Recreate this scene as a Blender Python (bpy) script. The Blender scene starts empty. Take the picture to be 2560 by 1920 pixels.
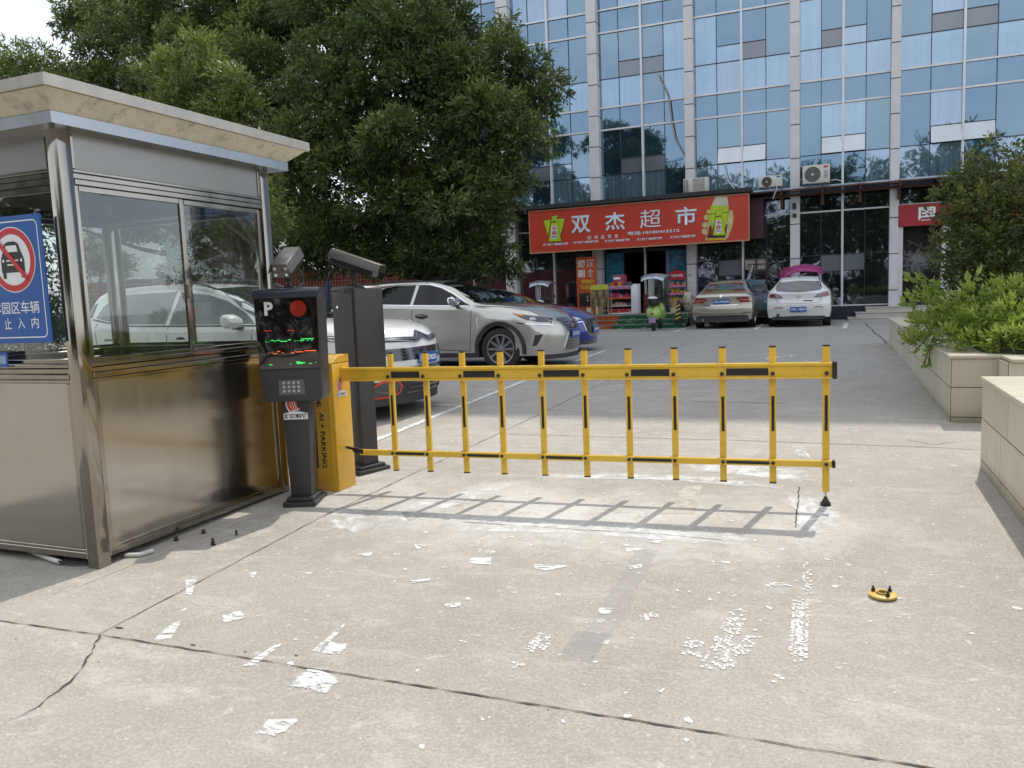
import bpy, bmesh, math, random
import numpy as np
from mathutils import Vector, Matrix
from mathutils.bvhtree import BVHTree
SC = bpy.context.scene
COL = SC.collection
rnd = random.Random(7)
R = math.radians

# ------------------------------------------------------------------ camera
# world: +Y runs from the camera side to the glass building, +X to the planters, eye at the origin 1.5 m up
FPX = 1980.0; EYE = 1.5; YAW = R(22.2)
_zc = np.array([-715.0, 18010.0, FPX]); _zc /= np.linalg.norm(_zc)
_f = np.array([0, 0, -1.0]); _yc = _f - _f.dot(_zc) * _zc; _yc /= np.linalg.norm(_yc)
_xc = np.cross(_yc, _zc)
_Q = np.array([[math.cos(YAW), -math.sin(YAW), 0], [math.sin(YAW), math.cos(YAW), 0], [0, 0, 1]])
CR = _Q @ np.array([_xc, _yc, _zc])
cam = bpy.data.cameras.new('camera'); camo = bpy.data.objects.new('camera', cam); COL.objects.link(camo)
cam.sensor_width = 36; cam.lens = FPX / 2560 * 36; cam.clip_end = 2000; cam.clip_start = 0.05
M4 = Matrix([[CR[i][0], CR[i][1], CR[i][2], (0, 0, EYE)[i]] for i in range(3)] + [[0, 0, 0, 1]])
camo.matrix_world = M4
SC.camera = camo

# ------------------------------------------------------------------ light
SUN_EL = R(56.5); SUN_AZ = R(11.5)      # azimuth from +Y towards +X
SC.world = bpy.data.worlds.new('World'); SC.world.use_nodes = True
wn = SC.world.node_tree; wn.nodes.clear()
out = wn.nodes.new('ShaderNodeOutputWorld'); bg = wn.nodes.new('ShaderNodeBackground')
sky = wn.nodes.new('ShaderNodeTexSky'); sky.sky_type = 'NISHITA'; sky.sun_disc = False
sky.sun_elevation = SUN_EL; sky.sun_rotation = SUN_AZ; sky.air_density = 1.0; sky.dust_density = 0.8; sky.ozone_density = 1.2
wtc = wn.nodes.new('ShaderNodeTexCoord'); wno = wn.nodes.new('ShaderNodeTexNoise'); wno.inputs['Scale'].default_value = 2.2
wno.inputs['Detail'].default_value = 7; wno.inputs['Roughness'].default_value = 0.6
wmp = wn.nodes.new('ShaderNodeMapping'); wmp.inputs['Scale'].default_value = (1, 1, 2.5)
wr = wn.nodes.new('ShaderNodeMapRange'); wr.inputs['From Min'].default_value = 0.26; wr.inputs['From Max'].default_value = 0.58
wr.inputs['To Min'].default_value = 0.28; wr.inputs['To Max'].default_value = 0.9
wmx = wn.nodes.new('ShaderNodeMix'); wmx.data_type = 'RGBA'
wmx.inputs[7].default_value = (7.6, 7.9, 8.3, 1)
wn.links.new(wtc.outputs['Generated'], wmp.inputs[0]); wn.links.new(wmp.outputs[0], wno.inputs['Vector'])
wn.links.new(wno.outputs['Fac'], wr.inputs['Value']); wn.links.new(wr.outputs[0], wmx.inputs[0])
wn.links.new(sky.outputs[0], wmx.inputs[6]); wn.links.new(wmx.outputs[2], bg.inputs['Color'])
bg.inputs['Strength'].default_value = 0.15
wn.links.new(bg.outputs[0], out.inputs['Surface'])
sun = bpy.data.lights.new('sun', 'SUN'); suno = bpy.data.objects.new('sun', sun); COL.objects.link(suno)
sun.energy = 2.7; sun.angle = R(0.55); sun.color = (1.0, 0.95, 0.87)
sd = Vector((math.sin(SUN_AZ) * math.cos(SUN_EL), math.cos(SUN_AZ) * math.cos(SUN_EL), math.sin(SUN_EL)))
suno.rotation_euler = sd.to_track_quat('Z', 'Y').to_euler()
SC.view_settings.view_transform = 'Standard'; SC.view_settings.look = 'None'; SC.view_settings.exposure = 0.36; SC.view_settings.gamma = 1
SC.cycles.max_bounces = 6; SC.cycles.transparent_max_bounces = 12; SC.cycles.diffuse_bounces = 3; SC.cycles.glossy_bounces = 4
SC.cycles.use_denoising = True

# ------------------------------------------------------------------ helpers
def gz(Y):
    if Y <= 10: return 0.0205 * Y
    if Y >= 20: return 0.3075
    u = (Y - 10) / 10.0
    return 0.205 + 0.205 * (u - u * u / 2)

S_ = 2560 / 2212.0
def _ray(x, y):
    v = CR @ np.array([x * S_ - 1280, 960 - y * S_, -FPX]); return v / np.linalg.norm(v)
def PG(x, y, up=0.0):
    """the ground point seen at a point of the survey sheet"""
    d = _ray(x, y); lo, hi = .5, 250
    for _ in range(50):
        m = (lo + hi) / 2; p = np.array([0, 0, EYE]) + m * d
        if p[2] - gz(p[1]) - up > 0: lo = m
        else: hi = m
    p = np.array([0, 0, EYE]) + lo * d
    return (float(p[0]), float(p[1]))
def PY(x, y, Y):
    d = _ray(x, y); t = Y / d[1]; return (float(t * d[0]), float(EYE + t * d[2]))

def _tag(o, label=None, cat=None, group=None, kind=None):
    if label: o['label'] = label
    if cat: o['category'] = cat
    if group: o['group'] = group
    if kind: o['kind'] = kind
    return o
def thing(name, label, cat, loc=(0, 0, 0), rz=0.0, group=None):
    o = bpy.data.objects.new(name, None); COL.objects.link(o)
    o.location = loc; o.rotation_euler = (0, 0, rz); o.empty_display_size = 0.1
    return _tag(o, label, cat, group)
def clone(o, parent=None, loc=None, rz=None, label=None):
    c = o.copy(); COL.objects.link(c); c.parent = parent
    for ch in list(o.children): clone(ch, c)
    if loc is not None: c.location = loc
    if rz is not None: c.rotation_euler = (0, 0, rz)
    if label: c['label'] = label
    return c

class MB:
    def __init__(s): s.v = []; s.f = []
    def add(s, vs, fs):
        n = len(s.v); s.v += [tuple(v) for v in vs]; s.f += [tuple(i + n for i in f) for f in fs]; return s
    def box(s, x0, x1, y0, y1, z0, z1):
        return s.add([(x0,y0,z0),(x1,y0,z0),(x1,y1,z0),(x0,y1,z0),(x0,y0,z1),(x1,y0,z1),(x1,y1,z1),(x0,y1,z1)],
                     [(0,3,2,1),(4,5,6,7),(0,1,5,4),(1,2,6,5),(2,3,7,6),(3,0,4,7)])
    def obox(s, c, size, rot=(0,0,0)):
        from mathutils import Euler
        m = Euler(rot).to_matrix(); hx, hy, hz = [a / 2 for a in size]
        b = MB().box(-hx, hx, -hy, hy, -hz, hz)
        return s.add([Vector(c) + m @ Vector(v) for v in b.v], b.f)
    def prism(s, poly, d0, d1, axis='y', taper=1.0):
        n = len(poly)
        cx = sum(p[0] for p in poly) / n; cy = sum(p[1] for p in poly) / n
        def P(p, d, k=1.0):
            a, b = cx + (p[0] - cx) * k, cy + (p[1] - cy) * k
            return {'y': (a, d, b), 'x': (d, a, b), 'z': (a, b, d)}[axis]
        return s.add([P(p, d0) for p in poly] + [P(p, d1, taper) for p in poly],
                     [tuple(range(n)), tuple(range(2 * n - 1, n - 1, -1))] + [(i, i + n, (i + 1) % n + n, (i + 1) % n) for i in range(n)])
    def cyl(s, p0, p1, r, n=12, r2=None, caps=True):
        p0 = Vector(p0); p1 = Vector(p1); r2 = r if r2 is None else r2
        q = (p1 - p0).to_track_quat('Z', 'Y'); vs = []
        for p, rr in ((p0, r), (p1, r2)):
            for i in range(n):
                a = 2 * math.pi * i / n; vs.append(p + q @ Vector((rr * math.cos(a), rr * math.sin(a), 0)))
        fs = [(i, (i + 1) % n, (i + 1) % n + n, i + n) for i in range(n)]
        if caps: fs += [tuple(range(n - 1, -1, -1)), tuple(range(n, 2 * n))]
        return s.add(vs, fs)
    def tube(s, pts, r, n=8):
        pts = [Vector(p) for p in pts]; rs = r if isinstance(r, (list, tuple)) else [r] * len(pts)
        vs = []; m = len(pts)
        for k, p in enumerate(pts):
            t = (pts[min(k + 1, m - 1)] - pts[max(k - 1, 0)]).normalized()
            a = Vector((0, 0, 1)) if abs(t.z) < .9 else Vector((1, 0, 0))
            u = t.cross(a).normalized(); w = u.cross(t)
            for i in range(n):
                g = 2 * math.pi * i / n; vs.append(p + (u * math.cos(g) + w * math.sin(g)) * rs[k])
        fs = [(k * n + i, k * n + (i + 1) % n, (k + 1) * n + (i + 1) % n, (k + 1) * n + i) for k in range(m - 1) for i in range(n)]
        fs += [tuple(range(n - 1, -1, -1)), tuple(range((m - 1) * n, m * n))]
        return s.add(vs, fs)
    def lathe(s, prof, c=(0,0,0), axis='z', n=24, closed=False):
        vs = []; m = len(prof)
        for (r, h) in prof:
            for i in range(n):
                a = 2 * math.pi * i / n; x, y = r * math.cos(a), r * math.sin(a)
                p = {'z': (x, y, h), 'y': (x, h, y), 'x': (h, x, y)}[axis]
                vs.append((c[0] + p[0], c[1] + p[1], c[2] + p[2]))
        fs = [(k * n + i, k * n + (i + 1) % n, (k + 1) * n + (i + 1) % n, (k + 1) * n + i) for k in range(m - 1) for i in range(n)]
        if closed: fs += [((m - 1) * n + i, (m - 1) * n + (i + 1) % n, (i + 1) % n, i) for i in range(n)]
        return s.add(vs, fs)
    def ell(s, c, rad, nu=14, nv=8):
        vs = []; 
        for j in range(nv + 1):
            t = math.pi * j / nv
            for i in range(nu):
                a = 2 * math.pi * i / nu
                vs.append((c[0] + rad[0] * math.sin(t) * math.cos(a), c[1] + rad[1] * math.sin(t) * math.sin(a), c[2] + rad[2] * math.cos(t)))
        return s.add(vs, [(j * nu + i, (j + 1) * nu + i, (j + 1) * nu + (i + 1) % nu, j * nu + (i + 1) % nu) for j in range(nv) for i in range(nu)])
    def merge(s, o, m=None):
        return s.add([m @ Vector(v) for v in o.v] if m else o.v, o.f)
    def build(s, name, mat, parent=None, bevel=0.0, smooth=35, at=None, seg=1, doubles=False):
        me = bpy.data.meshes.new(name)
        vs = s.v if at is None else [(v[0] - at[0], v[1] - at[1], v[2] - at[2]) for v in s.v]
        me.from_pydata(vs, [], s.f)
        b = bmesh.new(); b.from_mesh(me)
        if doubles: bmesh.ops.remove_doubles(b, verts=b.verts, dist=1e-4)
        bmesh.ops.recalc_face_normals(b, faces=b.faces)
        if bevel:
            es = [e for e in b.edges if len(e.link_faces) == 2 and e.calc_face_angle(0) > R(30)]
            bmesh.ops.bevel(b, geom=es, offset=bevel, segments=seg, affect='EDGES', profile=.5, clamp_overlap=True)
        b.to_mesh(me); b.free()
        if smooth:
            me.polygons.foreach_set('use_smooth', [True] * len(me.polygons)); me.set_sharp_from_angle(angle=R(smooth))
        me.materials.append(mat)
        o = bpy.data.objects.new(name, me); COL.objects.link(o)
        if parent: o.parent = parent
        return o

def npmesh(name, V, F, mat, parent=None, smooth=False, attr=None):
    me = bpy.data.meshes.new(name); V = np.asarray(V, np.float32); F = np.asarray(F, np.int32)
    me.vertices.add(len(V)); me.vertices.foreach_set('co', V.ravel())
    k = F.shape[1]; me.loops.add(F.size); me.loops.foreach_set('vertex_index', F.ravel())
    me.polygons.add(len(F)); me.polygons.foreach_set('loop_start', np.arange(0, F.size, k, dtype=np.int32))
    me.polygons.foreach_set('use_smooth', np.full(len(F), smooth)); me.update(calc_edges=True)
    if attr is not None:
        a = me.attributes.new('tone', 'FLOAT', 'POINT'); a.data.foreach_set('value', np.asarray(attr, np.float32))
    me.materials.append(mat)
    o = bpy.data.objects.new(name, me); COL.objects.link(o)
    if parent: o.parent = parent
    return o

# ------------------------------------------------------------------ materials
MATS = {}
ORD = ['first', 'second', 'third', 'fourth', 'fifth', 'sixth', 'seventh', 'eighth', 'ninth', 'tenth']
def nt(name):
    m = bpy.data.materials.new(name); m.use_nodes = True; t = m.node_tree; t.nodes.clear()
    o = t.nodes.new('ShaderNodeOutputMaterial'); return m, t, o
def N(t, kind, **kw):
    n = t.nodes.new('ShaderNode' + kind)
    for k, v in kw.items():
        if k in n.inputs.keys(): n.inputs[k].default_value = v
        else: setattr(n, k, v)
    return n
def noise(t, vec, scale, detail=4, rough=.55, dist=0.0, map=None):
    if map:
        mp = N(t, 'Mapping'); mp.inputs['Scale'].default_value = map; t.links.new(vec, mp.inputs[0]); vec = mp.outputs[0]
    n = N(t, 'TexNoise', Scale=scale, Detail=detail, Roughness=rough, Distortion=dist); t.links.new(vec, n.inputs['Vector']); return n.outputs['Fac']
def rng(t, v, a, b, c=0.0, d=1.0):
    n = N(t, 'MapRange'); n.inputs['From Min'].default_value = a; n.inputs['From Max'].default_value = b
    n.inputs['To Min'].default_value = c; n.inputs['To Max'].default_value = d; t.links.new(v, n.inputs['Value']); return n.outputs[0]
def mixc(t, f, a, b):
    n = N(t, 'Mix', data_type='RGBA')
    if isinstance(f, float): n.inputs[0].default_value = f
    else: t.links.new(f, n.inputs[0])
    for i, c in ((6, a), (7, b)):
        if isinstance(c, tuple): n.inputs[i].default_value = c + (1,) if len(c) == 3 else c
        else: t.links.new(c, n.inputs[i])
    return n.outputs[2]
def math_(t, op, a, b=0.0):
    n = N(t, 'Math', operation=op)
    for i, x in ((0, a), (1, b)):
        if isinstance(x, (int, float)): n.inputs[i].default_value = x
        else: t.links.new(x, n.inputs[i])
    return n.outputs[0]
def pm(name, col, rough=.5, metal=0.0, var=.12, scale=3.0, bump=0.0, bscale=60.0, coat=0.0, spec=.5, map=None, emit=None, aniso=0.0, rvar=0.0, dirt=0.0):
    """principled material with procedural variation of tone, gloss and relief"""
    if name in MATS: return MATS[name]
    m, t, o = nt(name)
    p = N(t, 'BsdfPrincipled', Roughness=rough, Metallic=metal)
    p.inputs['Specular IOR Level'].default_value = spec
    if coat: p.inputs['Coat Weight'].default_value = coat; p.inputs['Coat Roughness'].default_value = .04
    tc = N(t, 'TexCoord').outputs['Object']
    n1 = noise(t, tc, scale, 6, .6, map=map)
    lo = tuple(c * (1 - var) for c in col); hi = tuple(min(1, c * (1 + var)) for c in col)
    c = mixc(t, rng(t, n1, .3, .7), lo, hi)
    if dirt:
        n2 = noise(t, tc, scale * 2.7, 8, .65); c = mixc(t, rng(t, n2, .52, .75, 0, dirt), c, (.16, .13, .1))
    t.links.new(c, p.inputs['Base Color'])
    if rvar: t.links.new(rng(t, noise(t, tc, scale * 1.7, 5), .3, .7, max(.02, rough - rvar), min(1, rough + rvar)), p.inputs['Roughness'])
    if bump:
        b = N(t, 'Bump', Strength=bump, Distance=.01); t.links.new(noise(t, tc, bscale, 4), b.inputs['Height']); t.links.new(b.outputs[0], p.inputs['Normal'])
    if emit: p.inputs['Emission Color'].default_value = emit[:3] + (1,); p.inputs['Emission Strength'].default_value = emit[3]
    if aniso: p.inputs['Anisotropic'].default_value = aniso
    t.links.new(p.outputs[0], o.inputs[0]); MATS[name] = m; return m

def text_on(txt, name, mat, parent, org, right, up, w, h, depth=.002, bold=0.0, keep=False, italic=0.0):
    """lettering as real raised geometry, fitted into a w x h box with its lower left corner at org"""
    c = bpy.data.curves.new('text', 'FONT'); c.body = txt; c.size = 1; c.resolution_u = 2; c.offset = bold; c.shear = italic
    o = bpy.data.objects.new('tmp', c); me = bpy.data.meshes.new_from_object(o); bpy.data.objects.remove(o)
    n = len(me.vertices); co = np.empty(n * 3, np.float32); me.vertices.foreach_get('co', co); co = co.reshape(-1, 3)
    mn = co.min(0); mx = co.max(0); k = (w / max(1e-6, mx[0] - mn[0]), h / max(1e-6, mx[1] - mn[1]))
    if keep: s = min(k); k = (s, s)
    r = Vector(right).normalized(); u = Vector(up).normalized(); nn = r.cross(u)
    vs = [Vector(org) + r * float((p[0] - mn[0]) * k[0]) + u * float((p[1] - mn[1]) * k[1]) + nn * depth for p in co]
    me.vertices.foreach_set('co', np.array([list(v) for v in vs], np.float32).ravel()); me.materials.clear(); me.materials.append(mat)
    me.update(); ob = bpy.data.objects.new(name, me); COL.objects.link(ob)
    if parent: ob.parent = parent
    return ob
# ------------------------------------------------------------------ the ground
def ground_mat():
    m, t, o = nt('concrete ground'); p = N(t, 'BsdfPrincipled', Roughness=.88); p.inputs['Specular IOR Level'].default_value = .25
    tc = N(t, 'TexCoord').outputs['Object']
    base = mixc(t, rng(t, noise(t, tc, .55, 6, .62), .3, .7), (.305, .275, .235), (.40, .365, .32))
    # greyer past the building's shadow edge: grey of the shade painted into the colour
    sx = N(t, 'SeparateXYZ'); t.links.new(tc, sx.inputs[0])
    far = rng(t, math_(t, 'ADD', sx.outputs['Y'], math_(t, 'MULTIPLY', noise(t, tc, .8, 5), 3.0)), 9.0, 14.0)
    base = mixc(t, math_(t, 'MULTIPLY', far, .75), base, (.27, .275, .28))
    # dust whiter around the gate
    dx = math_(t, 'ADD', sx.outputs['X'], 1.9); dy = math_(t, 'SUBTRACT', sx.outputs['Y'], 4.75)
    dd = math_(t, 'SQRT', math_(t, 'ADD', math_(t, 'MULTIPLY', math_(t, 'MULTIPLY', dx, dx), .20), math_(t, 'MULTIPLY', math_(t, 'MULTIPLY', dy, dy), 1.5)))
    dn = math_(t, 'ADD', dd, math_(t, 'MULTIPLY', noise(t, tc, 3.0, 10, .72), 2.2))
    base = mixc(t, rng(t, dn, 1.2, 2.3, .75, 0), base, (.62, .60, .56))
    # blotches, stains, scuffs and exposed grain from large to fine
    st = noise(t, tc, 4.0, 10, .72, .8, map=(.6, 1.5, 1))
    base = mixc(t, rng(t, st, .52, .64, 0, .40), base, (.54, .515, .47))
    base = mixc(t, rng(t, noise(t, tc, 1.1, 10, .7, .6), .47, .60, 0, .5), base, (.27, .24, .20))
    base = mixc(t, rng(t, noise(t, tc, 5.5, 9, .72, .5), .53, .64, 0, .40), base, (.27, .25, .215))
    base = mixc(t, rng(t, noise(t, tc, 3.1, 10, .75, 1.2), .60, .66, 0, .45), base, (.60, .585, .55))
    base = mixc(t, rng(t, noise(t, tc, 19, 7, .78, .4), .60, .68, 0, .7), base, (.64, .62, .58))
    base = mixc(t, rng(t, noise(t, tc, 24, 6, .75), .60, .70, 0, .45), base, (.22, .20, .17))
    base = mixc(t, rng(t, noise(t, tc, 75, 4, .75), .47, .66, 0, .34), base, (.62, .60, .56))
    base = mixc(t, rng(t, noise(t, tc, 95, 3, .75), .52, .66, 0, .42), base, (.19, .175, .155))
    t.links.new(base, p.inputs['Base Color'])
    b = N(t, 'Bump', Strength=.5, Distance=.006); t.links.new(math_(t, 'ADD', noise(t, tc, 90, 5, .7), math_(t, 'MULTIPLY', st, 1.5)), b.inputs['Height'])
    t.links.new(b.outputs[0], p.inputs['Normal']); t.links.new(p.outputs[0], o.inputs[0]); return m
ys = [-60, -20, -5, 0] + [i * .5 for i in range(1, 42)] + [25, 29, 40, 80, 200, 500]
xs = [-250, -60, -20, -10, -5, 0, 5, 20, 60, 250]
gm = MB()
gm.add([(x, y, gz(y)) for y in ys for x in xs], [(j * len(xs) + i, j * len(xs) + i + 1, (j + 1) * len(xs) + i + 1, (j + 1) * len(xs) + i) for j in range(len(ys) - 1) for i in range(len(xs) - 1)])
_tag(gm.build('ground', ground_mat(), smooth=60), kind='structure')

def worn(name, col, lo, hi, scale=20, rough=.8, map=None, dist=0.5, detail=7, top=1.0):
    """worn paint or film: breaks up with noise and towards its own edge ('tone')"""
    m, t, o = nt(name); p = N(t, 'BsdfPrincipled', Roughness=rough); p.inputs['Specular IOR Level'].default_value = .3
    tc = N(t, 'TexCoord').outputs['Object']
    c = mixc(t, rng(t, noise(t, tc, 6, 5), .3, .7), tuple(x * .86 for x in col), col); t.links.new(c, p.inputs['Base Color'])
    a = N(t, 'Attribute', attribute_name='tone').outputs['Fac']
    n = math_(t, 'ADD', noise(t, tc, scale, detail, .7, dist, map=map), math_(t, 'MULTIPLY', math_(t, 'SUBTRACT', a, 1.0), .28))
    tr = N(t, 'BsdfTransparent'); mx = N(t, 'MixShader'); t.links.new(rng(t, n, lo, hi, 0, top), mx.inputs[0])
    t.links.new(tr.outputs[0], mx.inputs[1]); t.links.new(p.outputs[0], mx.inputs[2]); t.links.new(mx.outputs[0], o.inputs[0]); return m
def flat(name, pts, mat, lift=.004, soft=.75, sub=1):
    lift = .0012 + (lift - .004) * .4
    soft = soft if soft > .9 else soft * .85
    """a sheet of paint or film lying on the ground along its slope"""
    n = len(pts); cx = sum(p[0] for p in pts) / n; cy = sum(p[1] for p in pts) / n
    V = []; T = []
    for k, tone in ((1.0, 0.0), (soft, 1.0)):
        for p in pts:
            x = cx + (p[0] - cx) * k; y = cy + (p[1] - cy) * k; V.append((x, y, gz(y) + lift)); T.append(tone)
    V.append((cx, cy, gz(cy) + lift)); T.append(1.0)
    me = bpy.data.meshes.new(name)
    me.from_pydata(V, [], [(i, (i + 1) % n, n + (i + 1) % n, n + i) for i in range(n)] + [(n + i, n + (i + 1) % n, 2 * n) for i in range(n)])
    a = me.attributes.new('tone', 'FLOAT', 'POINT'); a.data.foreach_set('value', T); me.materials.append(mat)
    o = bpy.data.objects.new(name, me); COL.objects.link(o); _tag(o, kind='structure'); return o
def ribbon(name, pts, w, mat, lift=.004, jit=0.0, wj=0.0, seg=.12, kind=True, ends=True):
    P = [Vector((p[0], p[1])) for p in pts]; Q = [P[0]]
    for a, b in zip(P, P[1:]):
        k = max(1, int((b - a).length / seg))
        for i in range(1, k + 1):
            q = a.lerp(b, i / k); Q.append(q + Vector((rnd.uniform(-jit, jit), rnd.uniform(-jit, jit))))
    V = []; T = []
    for i, q in enumerate(Q):
        d = (Q[min(i + 1, len(Q) - 1)] - Q[max(i - 1, 0)]).normalized(); s = Vector((-d.y, d.x)) * (w / 2 * (1 + rnd.uniform(-wj, wj)))
        for r_, tn in ((s, .4), (Vector((0, 0)), 1), (-s, .4)):
            x, y = q.x + r_.x, q.y + r_.y; V.append((x, y, gz(y) + lift)); T.append(tn)
    F = []
    for i in range(len(Q) - 1):
        F += [(3 * i, 3 * i + 1, 3 * i + 4, 3 * i + 3), (3 * i + 1, 3 * i + 2, 3 * i + 5, 3 * i + 4)]
    me = bpy.data.meshes.new(name); me.from_pydata(V, [], F); a = me.attributes.new('tone', 'FLOAT', 'POINT'); a.data.foreach_set('value', T)
    me.materials.append(mat); o = bpy.data.objects.new(name, me); COL.objects.link(o)
    if kind: _tag(o, kind='structure')
    return o
PP = lambda l: [PG(x, y) for x, y in l]
joint = pm('joint dirt', (.085, .075, .062), .95, var=.3, scale=20)
crackm = pm('crack dark', (.055, .048, .04), .95, var=.3, scale=20)
pale = pm('joint pale', (.60, .55, .44), .9, var=.2, scale=9)
ribbon('ground_joint', [(-6.5, 2.44), (-3.7, 2.45), (-3.07, 2.475), (.26, 2.51), (4, 2.55)], .0062, joint, jit=.003, wj=.8, seg=.05)
ribbon('ground_joint', [(-3.08, 2.48), (-3.16, 4.26), (-3.07, 8.2), (-3.04, 12), (-3.0, 18)], .006, joint, jit=.004, wj=.5, seg=.07)
ribbon('ground_joint', PP([(1096, 938), (1290, 944), (1600, 952), (2040, 968), (2117, 973)]), .008, joint, jit=.003, wj=.4, seg=.08)
ribbon('ground_joint', PP([(1500, 868), (1700, 872)]), .012, joint, jit=.003)
ribbon('ground_joint', [(1.0, 16.4), (.2, 21.5)] and PP([(2110, 800), (2010, 745), (1925, 752)])[1:], .05, joint, jit=.02, seg=.3)
ribbon('ground_joint', PP([(1915, 742), (1868, 698)]), .035, joint, jit=.02, seg=.4)
ribbon('ground_crack', PP([(215, 1372), (190, 1425), (150, 1475), (100, 1515), (60, 1540), (0, 1570)]), .0065, crackm, jit=.009, wj=.9, seg=.03)
ribbon('ground_crack', PP([(1726, 1052), (1724, 1090), (1720, 1112), (1718, 1140)]), .006, crackm, jit=.004, wj=.4, seg=.03)
ribbon('ground_crack', PP([(1000, 1128), (1200, 1142), (1430, 1155), (1560, 1168)]), .004, crackm, jit=.004, wj=.5, seg=.06)
ribbon('ground_crack', PP([(1960, 950), (2020, 962), (2060, 955)]), .006, crackm, jit=.01, seg=.05)
ribbon('ground_joint', [(-3.72, 2.9), (-3.68, 3.6), (-3.62, 4.4)], .006, pale, jit=.003, seg=.08)
for (x, y), r_ in ((PG(258, 1357), .014), (PG(417, 1394), .009), (PG(640, 1417), .006), (PG(530, 1409), .005)):
    flat('ground_chip', [(x + r_ * math.cos(a) * rnd.uniform(1.2, 2), y + r_ * math.sin(a) * rnd.uniform(.5, .9)) for a in [i * .9 for i in range(7)]], crackm, .0085)

# white bay lines
linem = worn('bay line paint', (.66, .66, .64), .28, .40, scale=14)
def line(pts, w=.1): return ribbon('bay_line', pts, w, linem, lift=.006, seg=.5)
line(PP([(640, 1010), (800, 956), (1000, 876), (1310, 757)]), .1)
line(PP([(845, 872), (985, 877)]), .08); line(PP([(1170, 770), (1310, 757)]), .1)
line(PP([(1440, 718), (1700, 714), (1930, 708), (1935, 708)]), .1)
for a, b in (((1452, 718), (1486, 708)), ((1632, 712), (1648, 700)), ((1824, 710), (1828, 698))): line(PP([a, b]), .16)
line(PP([(1530, 726), (1570, 724)]), .1)
arrow = worn('arrow paint', (.52, .51, .48), .33, .55, scale=6)
flat('road_arrow', PP([(1628, 778), (1660, 768), (1690, 769), (1715, 763), (1732, 769), (1700, 775), (1660, 777)]), arrow, .007)

# white spill, brushed film and tyre prints round the gate
chalk = worn('white cement film', (.76, .75, .72), .32, .60, scale=9, detail=10, top=.9)
chalk2 = worn('white plaster smear', (.74, .73, .70), .40, .52, scale=24, detail=9, top=.9)
greyf = worn('grey mortar strip', (.47, .455, .435), .2, .7, scale=7, top=.42)
streak = worn('brushed plaster', (.74, .73, .70), .385, .51, scale=20, map=(.7, 1.8, 1), detail=9, top=.92)
for pts in (
    [(1085, 1022), (1300, 1019), (1500, 1024), (1650, 1034), (1760, 1056), (1745, 1064), (1600, 1046), (1400, 1036), (1250, 1032), (1120, 1036)],
    [(1120, 1030), (1175, 1030), (1060, 1075), (960, 1105), (860, 1140), (745, 1172), (740, 1130), (870, 1085), (1000, 1055)],
    [(860, 1100), (1100, 1112), (1400, 1132), (1740, 1158), (1735, 1190), (1560, 1180), (1300, 1160), (1050, 1150), (900, 1150)],
    [(1690, 1050), (1780, 1070), (1850, 1110), (1830, 1150), (1760, 1170), (1700, 1150), (1712, 1100), (1680, 1080)],
    [(690, 1085), (800, 1090), (830, 1130), (760, 1170), (700, 1150)],
    [(1450, 990), (1700, 1000), (1800, 1030), (1780, 1050), (1600, 1030), (1450, 1015)]):
    flat('cement_film', PP(pts), chalk, .0055, .6)
flat('mortar_strip', PP([(1480, 1052), (1518, 1048), (1510, 1085), (1500, 1110), (1425, 1112), (1440, 1082)]), worn('cream patch', (.58, .54, .46), .25, .55, scale=8, top=.85), .007, .93)
flat('mortar_strip', PP([(1380, 1175), (1430, 1175), (1335, 1365), (1275, 1430), (1205, 1425), (1275, 1345)]), greyf, .007, .9)
flat('mortar_strip', PP([(1242, 1362), (1322, 1368), (1278, 1432), (1200, 1424)]), worn('grey film 2', (.40, .39, .385), .15, .6, scale=9, top=.32), .0085, .93)
for pts in ([(1390, 1155), (1445, 1152), (1452, 1165), (1425, 1178), (1395, 1172)], [(1290, 1312), (1330, 1312), (1325, 1328), (1285, 1330)],
            [(1350, 1222), (1390, 1218), (1392, 1228), (1360, 1232)], [(955, 1303), (1000, 1300), (1002, 1312), (960, 1316)],
            [(1345, 1185), (1395, 1183), (1380, 1193), (1350, 1194)], [(1390, 1325), (1415, 1328), (1405, 1342), (1388, 1338)],
            [(1410, 1490), (1440, 1487), (1430, 1500)], [(1960, 1462), (1985, 1460), (1982, 1472), (1965, 1470)],
            [(530, 1235), (560, 1235), (545, 1255)], [(1040, 1190), (1065, 1190), (1050, 1198)]):
    flat('plaster_blob', PP(pts), chalk2, .0085, .8)
tread = worn('tyre print white', (.74, .73, .70), .40, .52, scale=34, detail=9, top=.9)
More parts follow.
